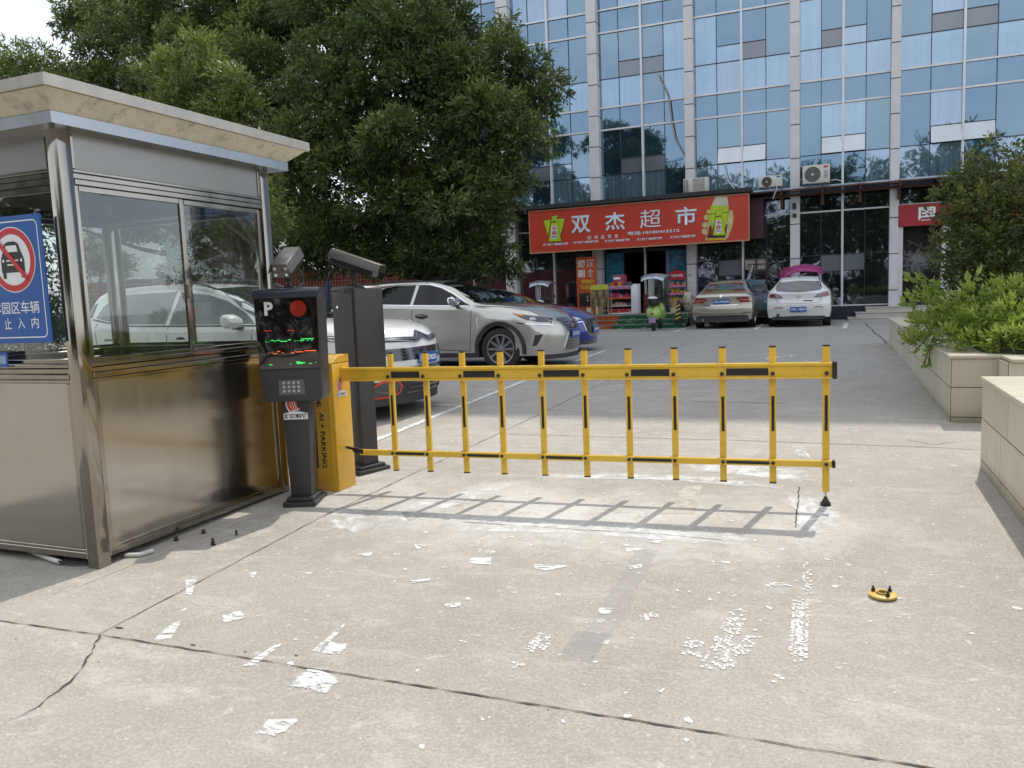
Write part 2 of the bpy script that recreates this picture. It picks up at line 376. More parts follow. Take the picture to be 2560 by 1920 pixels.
def tyre(a, b, w, cols=4, dens=.8, pitch=.024, core=False):
    """a white tyre print: staggered tread blocks between two ground points"""
    A_, B_ = Vector(PG(*a)), Vector(PG(*b)); d = B_ - A_; L_ = d.length; d.normalize(); e = Vector((-d.y, d.x)); V = []; F = []
    n = int(L_ / pitch)
    for i in range(n):
        for c in range(cols):
            if rnd.random() > dens * (.6 + .4 * math.sin(3.14 * (i + .5) / n)): continue
            u = i * pitch + (c % 2) * pitch * .5; v = (c - (cols - 1) / 2) * w / cols; hx = pitch * .50; hy = w / cols * .47
            q = [(u - hx, v), (u - hx * .5, v + hy), (u + hx * .6, v + hy), (u + hx, v), (u + hx * .5, v - hy), (u - hx * .6, v - hy)]
            k = len(V)
            for uu, vv in q: p = A_ + d * (uu + rnd.uniform(-.004, .004)) + e * (vv + rnd.uniform(-.004, .004)); V.append((p.x, p.y, gz(p.y) + .0028))
            F.append(tuple(range(k, k + 6)))
    me = bpy.data.meshes.new('tyre_mark'); me.from_pydata(V, [], F); at_ = me.attributes.new('tone', 'FLOAT', 'POINT'); at_.data.foreach_set('value', [1.0] * len(V)); me.materials.append(tread)
    o = bpy.data.objects.new('tyre_mark', me); COL.objects.link(o); _tag(o, kind='structure')
tyre((1730, 1292), (1724, 1432), .075, 4, .95, .020); flat('tyre_mark', PP([(1724, 1300), (1736, 1300), (1732, 1425), (1718, 1425)]), tread, .006)
tyre((1744, 1215), (1744, 1288), .045, 3, .55, .022); tyre((1600, 1318), (1530, 1452), .085, 5, .7, .024); tyre((1640, 1365), (1555, 1452), .06, 3, .6, .024)
tyre((1500, 1385), (1492, 1420), .08, 4, .6, .024); tyre((1662, 1262), (1730, 1265), .05, 3, .9, .030); tyre((1182, 1372), (1148, 1415), .085, 4, .8, .024); tyre((1120, 1435), (1100, 1452), .06, 3, .5)
tyre((1722, 965), (1740, 990), .09, 4, .7, .02); tyre((1400, 1322), (1405, 1345), .09, 4, .5); tyre((1685, 1462), (1675, 1482), .04, 2, .7)
for pts in ([(1005, 1205), (1070, 1203), (1065, 1222), (1010, 1220)], [(1145, 1218), (1245, 1222), (1180, 1236), (1150, 1230)],
            [(600, 1388), (622, 1385), (545, 1445), (508, 1448)], [(748, 1343), (752, 1348), (690, 1415), (662, 1415)], [(700, 1385), (758, 1390), (738, 1418), (690, 1416)],
            [(660, 1440), (690, 1438), (745, 1470), (708, 1505), (612, 1485)], [(575, 1552), (655, 1550), (640, 1570), (590, 1598), (540, 1590)],
            [(380, 1340), (400, 1336), (370, 1385), (320, 1390)], [(470, 1330), (525, 1318), (538, 1335), (480, 1350)], [(400, 1250), (430, 1245), (415, 1290), (398, 1288)],
            [(880, 1255), (940, 1248), (930, 1255), (885, 1262)], [(765, 1198), (810, 1192), (800, 1205)], [(890, 1175), (930, 1178), (900, 1190)], [(1255, 1480), (1262, 1476), (1266, 1484)]):
    flat('plaster_smear', PP(pts), streak, .0085, .85)
# fine spatter of the same plaster
V = []; F = []
for _ in range(900):
    if rnd.random() < .6: x = rnd.gauss(-1.6, 1.3); y = rnd.gauss(4.3, .7)
    else: x = rnd.uniform(-3.6, .95); y = rnd.uniform(1.6, 7.5)
    if not (-3.6 < x < .95): continue
    r_ = rnd.choice((.003, .004, .005, .007, .010, .016)) * rnd.uniform(.7, 1.3); k = len(V); ex = rnd.uniform(.4, 1.8); th = rnd.uniform(0, 3.1)
    for i in range(7):
        a = i * .897; q = r_ * rnd.uniform(.5, 1.2); u, v = q * math.cos(a) * ex, q * math.sin(a); xx = x + u * math.cos(th) - v * math.sin(th); yy = y + u * math.sin(th) + v * math.cos(th); V.append((xx, yy, gz(yy) + .0022))
    F.append(tuple(range(k, k + 7)))
me = bpy.data.meshes.new('plaster_specks'); me.from_pydata(V, [], F); at_ = me.attributes.new('tone', 'FLOAT', 'POINT'); at_.data.foreach_set('value', [1.0] * len(V)); me.materials.append(chalk2)
o = bpy.data.objects.new('plaster_specks', me); COL.objects.link(o); _tag(o, kind='structure')
# debris: a few leaves, chips and pebbles
peb = pm('pebble', (.12, .10, .08), .9, var=.4, scale=30)
pb = MB()
for _ in range(90):
    x = rnd.uniform(-5, 2.5); y = rnd.uniform(1.6, 8)
    if x < -3.7 and 3 < y < 5: continue
    s = rnd.uniform(.001, .0032); pb.obox((x, y, gz(y) + s * .4), (s * 2, s, s), (0, 0, rnd.uniform(0, 3)))
_tag(pb.build('grit', peb, smooth=0), 'scattered dark grit and leaf bits on the sunny concrete drive', 'grit', kind='stuff')

# ------------------------------------------------------------------ guard booth
def steel(name, col, rough, streaks=.25, bump=.05, an=.6):
    m, t, o = nt(name); p = N(t, 'BsdfPrincipled', Metallic=1.0, Roughness=rough)
    p.inputs['Anisotropic'].default_value = an
    tc = N(t, 'TexCoord').outputs['Object']
    n1 = noise(t, tc, 9, 5, .6, map=(1, 1, .12)); n2 = noise(t, tc, 1.3, 6, .6)
    c = mixc(t, rng(t, n1, .3, .7), tuple(x * (1 - streaks * .4) for x in col), tuple(min(1, x * (1 + streaks * .3)) for x in col))
    c = mixc(t, rng(t, n2, .55, .8, 0, .35), c, tuple(x * .6 for x in col)); t.links.new(c, p.inputs['Base Color'])
    t.links.new(rng(t, math_(t, 'ADD', math_(t, 'MULTIPLY', n1, .4), math_(t, 'MULTIPLY', n2, .6)), .3, .7, max(.03, rough - .07), rough + .09), p.inputs['Roughness'])
    b = N(t, 'Bump', Strength=bump, Distance=.02); t.links.new(noise(t, tc, 1.6, 3, .5, map=(1, 1, .5)), b.inputs['Height']); t.links.new(b.outputs[0], p.inputs['Normal'])
    t.links.new(p.outputs[0], o.inputs[0]); return m
st_panel = steel('brushed stainless', (.45, .425, .385), .15, .10, .16)
st_frieze = steel('matt stainless', (.31, .295, .275), .36, .10, .08)
st_post = steel('polished stainless', (.35, .32, .28), .12, .3, .12)
st_roof = steel('weathered fascia', (.50, .46, .40), .42, .3, .1)
st_strip = steel('fascia strip', (.42, .43, .45), .28, .15, .06)
def glassm(name, tint=(.86, .9, .9), refl=.12, film=0.0):
    m, t, o = nt(name); g = N(t, 'BsdfGlossy', Roughness=.015); g.inputs['Color'].default_value = (.9, .95, 1, 1)
    tr = N(t, 'BsdfTransparent'); tr.inputs['Color'].default_value = tint + (1,)
    lw = N(t, 'LayerWeight', Blend=.5); mx = N(t, 'MixShader'); f = rng(t, math_(t, 'POWER', lw.outputs['Facing'], 3.5), 0, 1, refl, 1.0)
    t.links.new(f, mx.inputs[0]); t.links.new(tr.outputs[0], mx.inputs[1]); t.links.new(g.outputs[0], mx.inputs[2]); s = mx.outputs[0]
    if film:
        d = N(t, 'BsdfDiffuse'); d.inputs['Color'].default_value = (.55, .55, .5, 1); tc = N(t, 'TexCoord').outputs['Object']
        m2 = N(t, 'MixShader'); t.links.new(rng(t, noise(t, tc, 5, 6, .6, map=(1, 1, .3)), .35, .8, film * .4, film * 2.2), m2.inputs[0])
        t.links.new(s, m2.inputs[1]); t.links.new(d.outputs[0], m2.inputs[2]); s = m2.outputs[0]
    t.links.new(s, o.inputs[0]); return m
booth_glass = glassm('booth glass', (.92, .94, .93), .06, .010)
BX, BY0, BY1, BXL = -3.83, 3.12, 4.83, -5.42
G0 = .065; LO, S0, S1, T0, T1 = .125, 1.14, 1.24, 2.19, 2.52
bt = thing('guard_booth', 'stainless steel gatekeeper booth with big windows and an overhanging roof', 'guard booth', (BX, BY0, gz(BY0)))
BO = (BX, BY0, gz(BY0))
pw = .085
for (x0, y0) in ((BX - pw, BY0), (BX - pw, BY1 - pw), (BXL, BY0), (BXL, BY1 - pw)):
    MB().box(x0, x0 + pw, y0, y0 + pw, gz(y0), T1 + .03).build('corner_post', st_post, bt, .006, at=BO, seg=2)
# bay helper: axis 'x' = wall of constant x (outer face xo, inward sign), axis 'y' likewise
def wallrect(mb, ax, o0, o1, a0, a1, z0, z1):
    if ax == 'x': mb.box(min(o0, o1), max(o0, o1), a0, a1, z0, z1)
    else: mb.box(a0, a1, min(o0, o1), max(o0, o1), z0, z1)
def booth_wall(ax, out_, sgn, a0, a1, mull, full=True):
    """one side: lower panel in its moulding, sill rails, window frame with panes, head rail, frieze panel"""
    q = lambda d: out_ + sgn * d     # d = depth inward
    m = MB(); wallrect(m, ax, q(.014), q(.03), a0, a1, LO + .02, S0 - .01); m.build('lower_panel', st_panel, bt, .002, at=BO)
    m = MB()
    w = .022
    wallrect(m, ax, q(.004), q(.024), a0 + .002, a0 + w + .01, LO + .045, S0 - .022); wallrect(m, ax, q(.004), q(.024), a1 - w - .01, a1 - .002, LO + .045, S0 - .022)
    wallrect(m, ax, q(.002), q(.024), a0 + .001, a1 - .001, S0 - .022, S0); wallrect(m, ax, q(.002), q(.024), a0 + .001, a1 - .001, LO + .028, LO + .046)
    m.build('moulding', st_post, bt, .003, at=BO)
    m = MB(); wallrect(m, ax, q(.0), q(.06), a0, a1, LO - .01, LO + .028)
    m.build('bottom_rail', st_post, bt, .004, at=BO)
    m = MB(); wallrect(m, ax, q(-.004), q(.065), a0, a1, S0 + .001, S0 + .030); wallrect(m, ax, q(.012), q(.06), a0, a1, S0 + .031, S0 + .062); wallrect(m, ax, q(-.002), q(.065), a0, a1, S0 + .063, S1 - .012)
    m.build('sill_rail', st_post, bt, .004, at=BO)
    m = MB(); wallrect(m, ax, q(.0), q(.065), a0, a1, T0 + .012, T0 + .045); wallrect(m, ax, q(.010), q(.055), a0, a1, T0 + .046, T0 + .078); m.build('head_rail', st_post, bt, .004, at=BO)
    m = MB(); wallrect(m, ax, q(.016), q(.03), a0, a1, T0 + .08, T1); m.build('frieze_panel', st_frieze, bt, .002, at=BO)
    m = MB(); wallrect(m, ax, q(.006), q(.016), a0, a0 + .02, T0 + .098, T1); wallrect(m, ax, q(.006), q(.016), a1 - .02, a1, T0 + .098, T1); wallrect(m, ax, q(.005), q(.016), a0 + .001, a1 - .001, T0 + .079, T0 + .097)
    m.build('moulding', st_post, bt, .003, at=BO)
    edges = [a0] + mull + [a1]; fw = .028
    for i, (e0, e1) in enumerate(zip(edges, edges[1:])):
        d = .010 + .016 * (i % 2)
        f = MB()
        wallrect(f, ax, q(d), q(d + .02), e0 + .001, e0 + fw, S1 - .011, T0 + .011); wallrect(f, ax, q(d), q(d + .02), e1 - fw, e1 - .001, S1 - .011, T0 + .011)
        wallrect(f, ax, q(d - .001), q(d + .021), e0 + fw, e1 - fw, S1 - .011, S1 + .012); wallrect(f, ax, q(d - .001), q(d + .021), e0 + fw, e1 - fw, T0 - .022, T0 + .011)
        fo = f.build('window', st_post, bt, .003, at=BO)
        g = MB(); wallrect(g, ax, q(d + .008), q(d + .011), e0 + fw, e1 - fw, S1 + .012, T0 - .022); g.build('pane', booth_glass, fo, at=BO, smooth=0)
booth_wall('x', BX, -1, BY0 + pw, BY1 - pw, [3.985])
booth_wall('x', BXL, 1, BY0 + pw, BY1 - pw, [3.985])
booth_wall('y', BY0, 1, BXL + pw, BX - pw, [-4.62])
booth_wall('y', BY1, -1, BXL + pw, BX - pw, [-4.62])
MB().box(BXL + .03, BX - .03, BY0 + .03, BY1 - .03, LO - .005, LO + .02).build('booth_floor', pm('booth floor', (.16, .15, .14), .7), bt, at=BO)
MB().box(BXL + .035, BX - .035, BY0 + .035, BY1 - .035, T1 - .06, T1 - .01).build('ceiling', pm('booth ceiling', (.35, .33, .31), .6), bt, at=BO)
# roof: strip, sloped cornice, top band
def ring(mb, prof):
    cs = lambda o: [(BXL - o, BY0 - o), (BX + o, BY0 - o), (BX + o, BY1 + o), (BXL - o, BY1 + o)]
    vs = []
    for (o_, z) in prof: vs += [(x, y, z) for x, y in cs(o_)]
    mb.add(vs, [(4 * k + i, 4 * k + (i + 1) % 4, 4 * k + 4 + (i + 1) % 4, 4 * k + 4 + i) for k in range(len(prof) - 1) for i in range(4)]); return mb
ring(MB(), [(-.05, 2.485), (.105, 2.485), (.105, 2.545), (.098, 2.547)]).build('fascia_strip', st_strip, bt, at=BO, smooth=0)
cream = pm('stained cream cornice', (.56, .51, .40), .5, var=.14, scale=4, dirt=.8, rvar=.1)
ring(MB(), [(.097, 2.546), (.20, 2.632), (.2, 2.634)]).build('cornice', cream, bt, at=BO, smooth=0)
ring(MB(), [(.2, 2.6335), (.222, 2.6335), (.222, 2.692), (.20, 2.70), (-.5, 2.715)]).build('roof_edge', st_roof, bt, at=BO, smooth=0)
MB().box(BXL - .1, BX + .1, BY0 - .1, BY1 + .1, 2.66, 2.71).build('roof', st_roof, bt, at=BO)
# latch on the inner edge of the side window
MB().box(BX - .028, BX - .012, 3.965, 3.985, 1.60, 1.66).box(BX - .02, BX + .006, 3.95, 3.968, 1.57, 1.66).build('latch', pm('rusty latch', (.16, .11, .08), .6, .6), bt, .003, at=BO)
# counter and chair inside
woodd = pm('dark wood', (.10, .045, .03), .5, var=.3, scale=12)

# sign on the booth
blue = pm('sign blue', (.010, .085, .33), .38, var=.06, scale=2); white = pm('sign white', (.74, .76, .78), .4, var=.03)
red = pm('sign red', (.52, .018, .03), .4, var=.05); black = pm('sign black', (.015, .014, .014), .45)
SO = (-4.5, BY0 - .035, 1.36)
sg = thing('traffic_sign', 'blue no-vehicles board with a crossed-out car fixed to the steel booth window', 'sign', SO)
SX0, SX1, SZ0, SZ1 = -4.86, -4.02, 1.352, 2.05
MB().box(SX0, SX1, BY0 - .042, BY0 - .036, SZ0, SZ1).build('board', blue, sg, at=SO)
def circ(cx, cz, r0, r1, y, mat, name, n=48):
    mb = MB(); vs = []
    for r_ in (r0, r1):
        for i in range(n): a = 2 * math.pi * i / n; vs.append((cx + r_ * math.cos(a), y, cz + r_ * math.sin(a)))
    if r0 > 0: mb.add(vs, [(i, (i + 1) % n, (i + 1) % n + n, i + n) for i in range(n)])
    else: mb.add(vs[n:], [tuple(range(n))])
    return mb.build(name, mat, sg, at=SO, smooth=0)
yb = BY0 - .042
b = MB()
w_ = .0065; i_ = .028
x0, x1, z0, z1 = SX0 + i_, SX1 - i_, SZ0 + i_, SZ1 - i_
rr = .035; pts = []
for (cx, cz, a0) in ((x1 - rr, z0 + rr, -90), (x1 - rr, z1 - rr, 0), (x0 + rr, z1 - rr, 90), (x0 + rr, z0 + rr, 180)):
    for k in range(7): a = R(a0 + 15 * k); pts.append((cx, cz, math.cos(a), math.sin(a)))
vs = [(cx + (rr + e) * c, yb - .0012, cz + (rr + e) * s) for e in (0, -w_) for cx, cz, c, s in pts]; n = len(pts)
b.add(vs, [(i, (i + 1) % n, (i + 1) % n + n, i + n) for i in range(n)]).build('border_line', white, sg, at=SO, smooth=0)
CX, CZ = -4.265, 1.812
for cx in (CX, CX - .315):
    circ(cx, CZ, 0, .180, yb - .0012, white, 'sign_disc'); circ(cx, CZ, .140, .174, yb - .0026, red, 'red_ring')
b = MB()
car = [(-.10, -.075), (-.10, .0), (-.085, .035), (-.075, .055), (-.06, .095), (-.03, .108), (.03, .108), (.06, .095), (.075, .055), (.085, .035), (.10, .0), (.10, -.075)]
b.add([(CX + x * .92, yb - .0026, CZ + z * .92) for x, z in car], [tuple(range(len(car)))])
b.add([(CX + x, yb - .0026, CZ + z) for x, z in ((-.085, -.068), (-.06, -.068), (-.06, -.1), (-.085, -.1))], [(0, 1, 2, 3)])
b.add([(CX + x, yb - .0026, CZ + z) for x, z in ((.06, -.068), (.085, -.068), (.085, -.1), (.06, -.1))], [(0, 1, 2, 3)])
b.build('car_symbol', black, sg, at=SO, smooth=0)
b = MB()
for q in ([(-.052, .045), (.052, .045), (.045, .082), (-.045, .082)], [(-.05, .0), (.05, .0), (.05, -.008), (-.05, -.008)], [(-.045, -.024), (.045, -.024), (.045, -.032), (-.045, -.032)],
          [(-.083, .004), (-.068, .004), (-.068, -.012), (-.083, -.012)], [(.068, .004), (.083, .004), (.083, -.012), (.068, -.012)]):
    b.add([(CX + x * .95, yb - .0040, CZ + z * .95) for x, z in q], [tuple(range(len(q)))])
b.build('car_symbol_detail', white, sg, at=SO, smooth=0)
def bar(cx, mat_, name):
    u = Vector((.707, 0, -.707)); v = Vector((.707, 0, .707)); c = Vector((cx, yb - .0055, CZ))
    MB().add([c - u * .15 - v * .014, c + u * .15 - v * .014, c + u * .15 + v * .014, c - u * .15 + v * .014], [(0, 1, 2, 3)]).build(name, mat_, sg, at=SO, smooth=0)
bar(CX, red, 'red_slash')
def sgt(txt, x, z, w, h, bold=.006):
    o = text_on(txt, 'lettering', white, None, (x, yb - .001, z), (1, 0, 0), (0, 0, 1), w, h, .0, bold); o.parent = sg
    for v in o.data.vertices: v.co.x -= SO[0]; v.co.y -= SO[1]; v.co.z -= SO[2]
    return o
sgt('非本园区车辆', -4.545, 1.515, .45, .068); sgt('禁', -4.49, 1.432, .058, .062); sgt('止', -4.385, 1.432, .056, .062); sgt('入', -4.278, 1.432, .056, .062); sgt('内', -4.168, 1.432, .056, .062)
sg.location.x += .06
LS = thing('small_sign', 'small blue plate on the booth just under the big blue board', 'sign', (-4.6, BY0 - .01, 1.27))
MB().box(-.26, .235, -.012, -.006, -.055, .03).build('plate', blue, LS); MB().box(-.25, .225, -.0145, -.0125, -.035, .012).build('text_band', pm('faded text', (.25, .33, .5), .5, var=.5, scale=60), LS)

# white pipe and cable left under the booth
pv = pm('white pvc', (.55, .54, .5), .5)
pe = thing('drain_pipe', 'white plastic pipe lying on the ground under the booth', 'pipe', (-4.42, 3.2, gz(3.2)))
MB().tube([(-.12, .02, .02), (.2, -.07, .02), (.29, -.09, .02)], .014, 12).build('pipe', pv, pe)
MB().tube([(.29, -.09, .02), (.4, -.08, .018), (.5, -.02, .03), (.56, .05, .04)], .007, 8).build('cable', black, pe)
pe2 = thing('pipe_stub', 'short white pipe stub on the ground beside the booth corner post', 'pipe', (-3.79, 3.35, gz(3.3)))
MB().tube([(-.06, -.03, .014), (.02, .0, .014), (.05, .07, .02)], .013, 12).build('pipe', pv, pe2)

# anchor bolts standing in the concrete beside the booth
rust = pm('rusty bolt', (.075, .05, .035), .6, .7, var=.4, scale=60)
def bolt(x, y, h, lab, nut=True):
    o = thing('anchor_bolt', lab, 'bolt', (x, y, gz(y)), 0, 'anchor bolts in the concrete by the booth')
    b = MB().cyl((0, 0, 0), (0, 0, h), .007, 10)
    b.build('shank', rust, o)
    if nut: MB().cyl((0, 0, .002), (0, 0, .005), .017, 16).cyl((0, 0, .012), (0, 0, .024), .0125, 6).build('nut', rust, o, .001)
bolt(-3.482, 3.632, .045, 'tall rusty anchor bolt with nut and washer nearest the camera'); bolt(-3.476, 3.831, .032, 'thin bare bolt sticking up right of the nutted bolt', False)
bolt(*PG(440, 1152), .02, 'short stub bolt farthest back in the booth shade'); bolt(-3.785, 3.645, .022, 'low rusty bolt close under the booth bottom rail')

# ------------------------------------------------------------------ gate machine, fence arm
yel = pm('gate yellow', (.66, .37, .03), .36, var=.05, scale=2, coat=.3, dirt=.3); yel2 = pm('arm yellow', (.76, .48, .04), .34, var=.06, scale=3, coat=.3, dirt=.25, rvar=.12)
blk = pm('black film', (.018, .017, .017), .42); blkp = pm('black plastic', (.02, .02, .02), .35)
MO = (-3.59, 4.98, gz(4.95))
mc = thing('barrier_machine', 'yellow gate motor cabinet with black AI + PARKING lettering', 'barrier machine', MO)
mx0, mx1, my0, my1, mz = -3.80, -3.42, 4.885, 5.11, 1.064
MB().box(mx0, mx1, my0, my1, gz(4.95) - .01, mz - .002).build('cabinet', yel, mc, .007, at=MO, seg=2)
MB().prism([(my0, mz), (my1, mz), (my1, mz + .058), (my0 + .085, mz + .058)], mx0, mx1, 'x').build('hood', yel, mc, .004, at=MO)
MB().box(mx0 + .03, mx1 - .035, my0 - .004, my0 - .0005, .21, mz - .02).build('door', yel, mc, .003, at=MO)
for i in range(4): MB().cyl((-3.65 + i * .037, my0 - .003, .17), (-3.65 + i * .037, my0 + .002, .17), .004, 8).build('bolt_hole', blk, mc, at=MO)
def put(o, O):
    for v in o.data.vertices: v.co.x -= O[0]; v.co.y -= O[1]; v.co.z -= O[2]
    return o
yf = my0 - .0045
put(text_on('AI + PARKING', 'lettering', blk, mc, (-3.555, yf, .70), (0, 0, -1), (1, 0, 0), .42, .042, .001, .02), MO)
pbk = MB().box(-3.605, -3.588, yf - .0012, yf, .275, .71); pbk.box(-3.598, -3.584, yf - .0012, yf, .735, .80)
n = 14; vs = []
for r_ in (.052, .037):
    for i in range(n + 1): a = R(-90 + 180 * i / n); vs.append((-3.597 + r_ * math.cos(a) * 1.25, yf - .0012, .852 + r_ * math.sin(a)))
pbk.add(vs, [(i, i + 1, i + n + 2, i + n + 1) for i in range(n)])
pbk.box(-3.573, -3.536, yf - .0012, yf, .745, .752).box(-3.573, -3.536, yf - .0012, yf, .762, .776).box(-3.568, -3.541, yf - .0012, yf, .782, .790).box(-3.573, -3.567, yf - .0012, yf, .752, .782).box(-3.542, -3.536, yf - .0012, yf, .752, .782)
pbk.build('parking_symbol', blk, mc, at=MO)
stk = pm('sticker white', (.66, .66, .66), .4); redk = pm('sticker red', (.50, .025, .022), .4)
def eagle_sticker(parent, org, right, w, O, slant=0.0):
    """red eagle-head emblem with the maker's name under it"""
    up = (0, 0, 1); r = Vector(right).normalized(); nn = r.cross(Vector(up)); k = w
    P = lambda x, z, d: Vector(org) + r * (x * k) + Vector((0, 0, z * k)) + nn * d
    a_ = [(.30, .17), (.20, .30), (.15, .48), (.18, .68), (.30, .86), (.48, .96), (.66, .97), (.80, .90), (.92, .80)]; b_ = [(.72, .80), (.60, .72), (.54, .58), (.56, .42), (.66, .28)]
    def poly(pts, d, mat, name):
        b = MB(); m = len(pts) // 2; L1 = pts[:m]; L2 = pts[m:][::-1]
        b.add([P(x, z, d) for x, z in pts], [tuple(range(len(pts)))]); return b.build(name, mat, parent, at=O, smooth=0)
    def band(o1, o2, d, mat, name):
        b = MB(); n = len(o1); b.add([P(x, z, d) for x, z in o1] + [P(x, z, d) for x, z in o2], [(i, i + 1, n + i + 1, n + i) for i in range(n - 1)]); return b.build(name, mat, parent, at=O, smooth=0)
    c_ = [(.66, .28), (.60, .34), (.56, .44), (.54, .56), (.56, .66), (.62, .75), (.70, .80), (.80, .82), (.92, .80)]
    gr = lambda l: [(.52 + (x - .52) * 1.14, .58 + (z - .58) * 1.12) for x, z in l]
    band(gr(a_), [(min(x, .60), z) for x, z in gr(c_)] if False else gr(c_), .0010, stk, 'sticker_edge')
    band(a_, c_, .0022, redk, 'eagle_head')
    for f1 in (.30, .55, .78):
        m1 = [(p[0] + (q[0] - p[0]) * f1, p[1] + (q[1] - p[1]) * f1) for p, q in zip(a_, c_)][:7]; m2 = [(p[0] + (q[0] - p[0]) * (f1 + .07), p[1] + (q[1] - p[1]) * (f1 + .07)) for p, q in zip(a_, c_)][:7]
        band(m1, m2, .0034, stk, 'feather_line')
    poly([(.0, -.16), (.98, -.16), (.98, .08), (.62, .17), (.3, .17), (.0, .08)], .0012, stk, 'sticker_edge')
    put(text_on('捷鹰科技', 'lettering', blk, parent, P(.03, -.12, .0024), right, up, .92 * w, .19 * w, 0, .03), O)
eagle_sticker(mc, (mx1 + .0006, 4.925, .83), (0, 1, 0), .125, MO)

# fence arm
AP = Vector((-3.41, 5.0, 0)); AD = Vector((3.36, .24, 0)).normalized(); AN = Vector((AD.y, -AD.x, 0))   # AN faces the camera
ang = math.atan2(AD.y, AD.x)
AO = (-3.41, 5.0, .97)
ar = thing('barrier_gate', 'yellow fence-style barrier arm with black reflective strips closed across the drive', 'barrier', AO, ang)
L = 3.415
MB().box(.0, L, -.02, .02, -.045, .054).build('top_beam', yel2, ar, .006, seg=2)
MB().box(.0, L - .004, -.030, -.0205, -.046, -.034).box(.0, L - .004, -.030, -.0205, .034, .0545).build('beam_lip', yel2, ar, .003)
MB().box(L, L + .026, -.036, .03, -.05, .06).build('end_cap', blkp, ar, .008, seg=2)
MB().box(.11, L + .0, -.014, .014, -.607, -.565).build('lower_rail', yel2, ar, .004)
MB().box(L, L + .02, -.02, .02, -.61, -.562).build('end_cap', blkp, ar, .006)
px = [.387, .666, .954, 1.242, 1.543, 1.846, 2.146, 2.450, 2.757, 3.065, 3.381]
for i, x in enumerate(px):
    last = i == len(px) - 1
    z0 = -.772 if last else -.72
    MB().box(x - .021, x + .021, .021, .049, z0, .150).build('picket', yel2, ar, .004)
    MB().box(x - .022, x + .022, .020, .050, .150, .160).build('picket_cap', blkp, ar, .003)
    if not last: MB().box(x - .022, x + .022, .020, .050, z0 - .008, z0).build('picket_cap', blkp, ar, .003)
    dz = rnd.uniform(-.006, .006)
    MB().box(x - .008, x + .010, .0188, .0208, -.385 + dz, -.16 + dz).build('reflective_strip', blk, ar)
    MB().cyl((x, -.021, -.013), (x, -.035, -.013), .0135, 14, .010).build('beam_bolt', blkp, ar, .001)
    MB().cyl((x, -.0145, -.587), (x, -.026, -.587), .0125, 14, .009).build('rail_bolt', blkp, ar, .001)
for i in (0, 2, 4, 6, 8):
    a, b_ = px[i] + .022, px[i + 1] - .022
    MB().box(a + .004, b_ - .004, -.0225, -.0205, -.024, .022).build('reflective_strip', blk, ar)
    MB().box(a, b_, -.0165, -.0145, -.596, -.577).build('reflective_strip', blk, ar)
fx = px[-1]
MB().cyl((fx, .035, -.772), (fx, .035, -.83), .006, 10).build('foot_rod', pm('zinc', (.45, .45, .43), .35, .9), ar)
MB().cyl((fx, .035, -.815), (fx, .035, -.803), .012, 6).cyl((fx, .035, -.838), (fx, .035, -.815), .024, 18, .014).cyl((fx, .035, -.863), (fx, .035, -.838), .034, 18, .030).build('rubber_foot', blkp, ar, .002)
MB().obox((.10, .0, -.575), (.09, .03, .035), (0, .22, 0)).obox((.04, .0, -.56), (.09, .016, .02), (0, .22, 0)).cyl((.115, -.018, -.58), (.115, .018, -.58), .012, 12).build('link_bracket', pm('bracket brown', (.06, .035, .03), .45, .5), ar, .003)
MB().box(.0, .012, -.026, .026, -.052, .062).build('arm_collar', yel, ar, .003)

# ------------------------------------------------------------------ terminal with screen
dark = pm('charcoal powder coat', (.036, .034, .036), .42, var=.08, scale=6, bump=.05, bscale=200, dirt=.05)
TZ = gz(4.6)
tr_ = thing('parking_terminal', 'charcoal parking terminal with LED text screen on a tapered post', 'parking terminal', (-3.52, 4.60, TZ), R(20))
MB().box(-.118, .118, -.155, .155, 0, .032).build('base_plate', dark, tr_, .008, seg=2)
MB().box(-.098, .098, -.13, .13, .0325, .06).build('base_plate', dark, tr_, .012, seg=2)
MB().add([(-.074, -.085, .06), (.074, -.085, .06), (.074, .085, .06), (-.074, .085, .06), (-.098, -.085, .80), (.098, -.085, .80), (.098, .085, .80), (-.098, .085, .80)],
         [(0, 1, 5, 4), (1, 2, 6, 5), (2, 3, 7, 6), (3, 0, 4, 7), (4, 5, 6, 7), (3, 2, 1, 0)]).build('post', dark, tr_, .006, seg=2)
cz0, cz1 = .745, 1.525
prof = [(-.212, cz0 + .03), (-.195, cz0), (.195, cz0), (.212, cz0 + .03), (.225, cz1 - .08), (.225, cz1), (-.225, cz1), (-.225, cz1 - .08)]
MB().prism(prof, -.135, .07, 'y').build('cabinet', dark, tr_, .008, seg=2)
MB().prism([(-.150, cz1 - .062), (-.142, cz1 - .01), (-.12, cz1 + .002), (.072, cz1 + .002), (.072, cz1 - .062)], -.228, .228, 'x').build('visor', pm('navy visor', (.03, .033, .05), .3, coat=.5), tr_, .006, seg=2)
scm, t_, o_ = nt('black screen glass'); p_ = N(t_, 'BsdfPrincipled', Roughness=.04); p_.inputs['Base Color'].default_value = (.006, .004, .004, 1)
p_.inputs['Coat Weight'].default_value = 1; p_.inputs['Specular IOR Level'].default_value = .8
bb = N(t_, 'Bump', Strength=.25, Distance=.03); t_.links.new(noise(t_, N(t_, 'TexCoord').outputs['Object'], 2.2, 2), bb.inputs['Height']); t_.links.new(bb.outputs[0], p_.inputs['Normal']); t_.links.new(bb.outputs[0], p_.inputs['Coat Normal']); t_.links.new(p_.outputs[0], o_.inputs[0])
MB().prism([(-.210, .975), (.210, .975), (.218, cz1 - .068), (-.218, cz1 - .068)], -.1385, -.1355, 'y').build('screen', scm, tr_, .001)
MB().box(-.207, .207, -.1375, -.1352, .965, .9735).build('screen_edge', blkp, tr_)
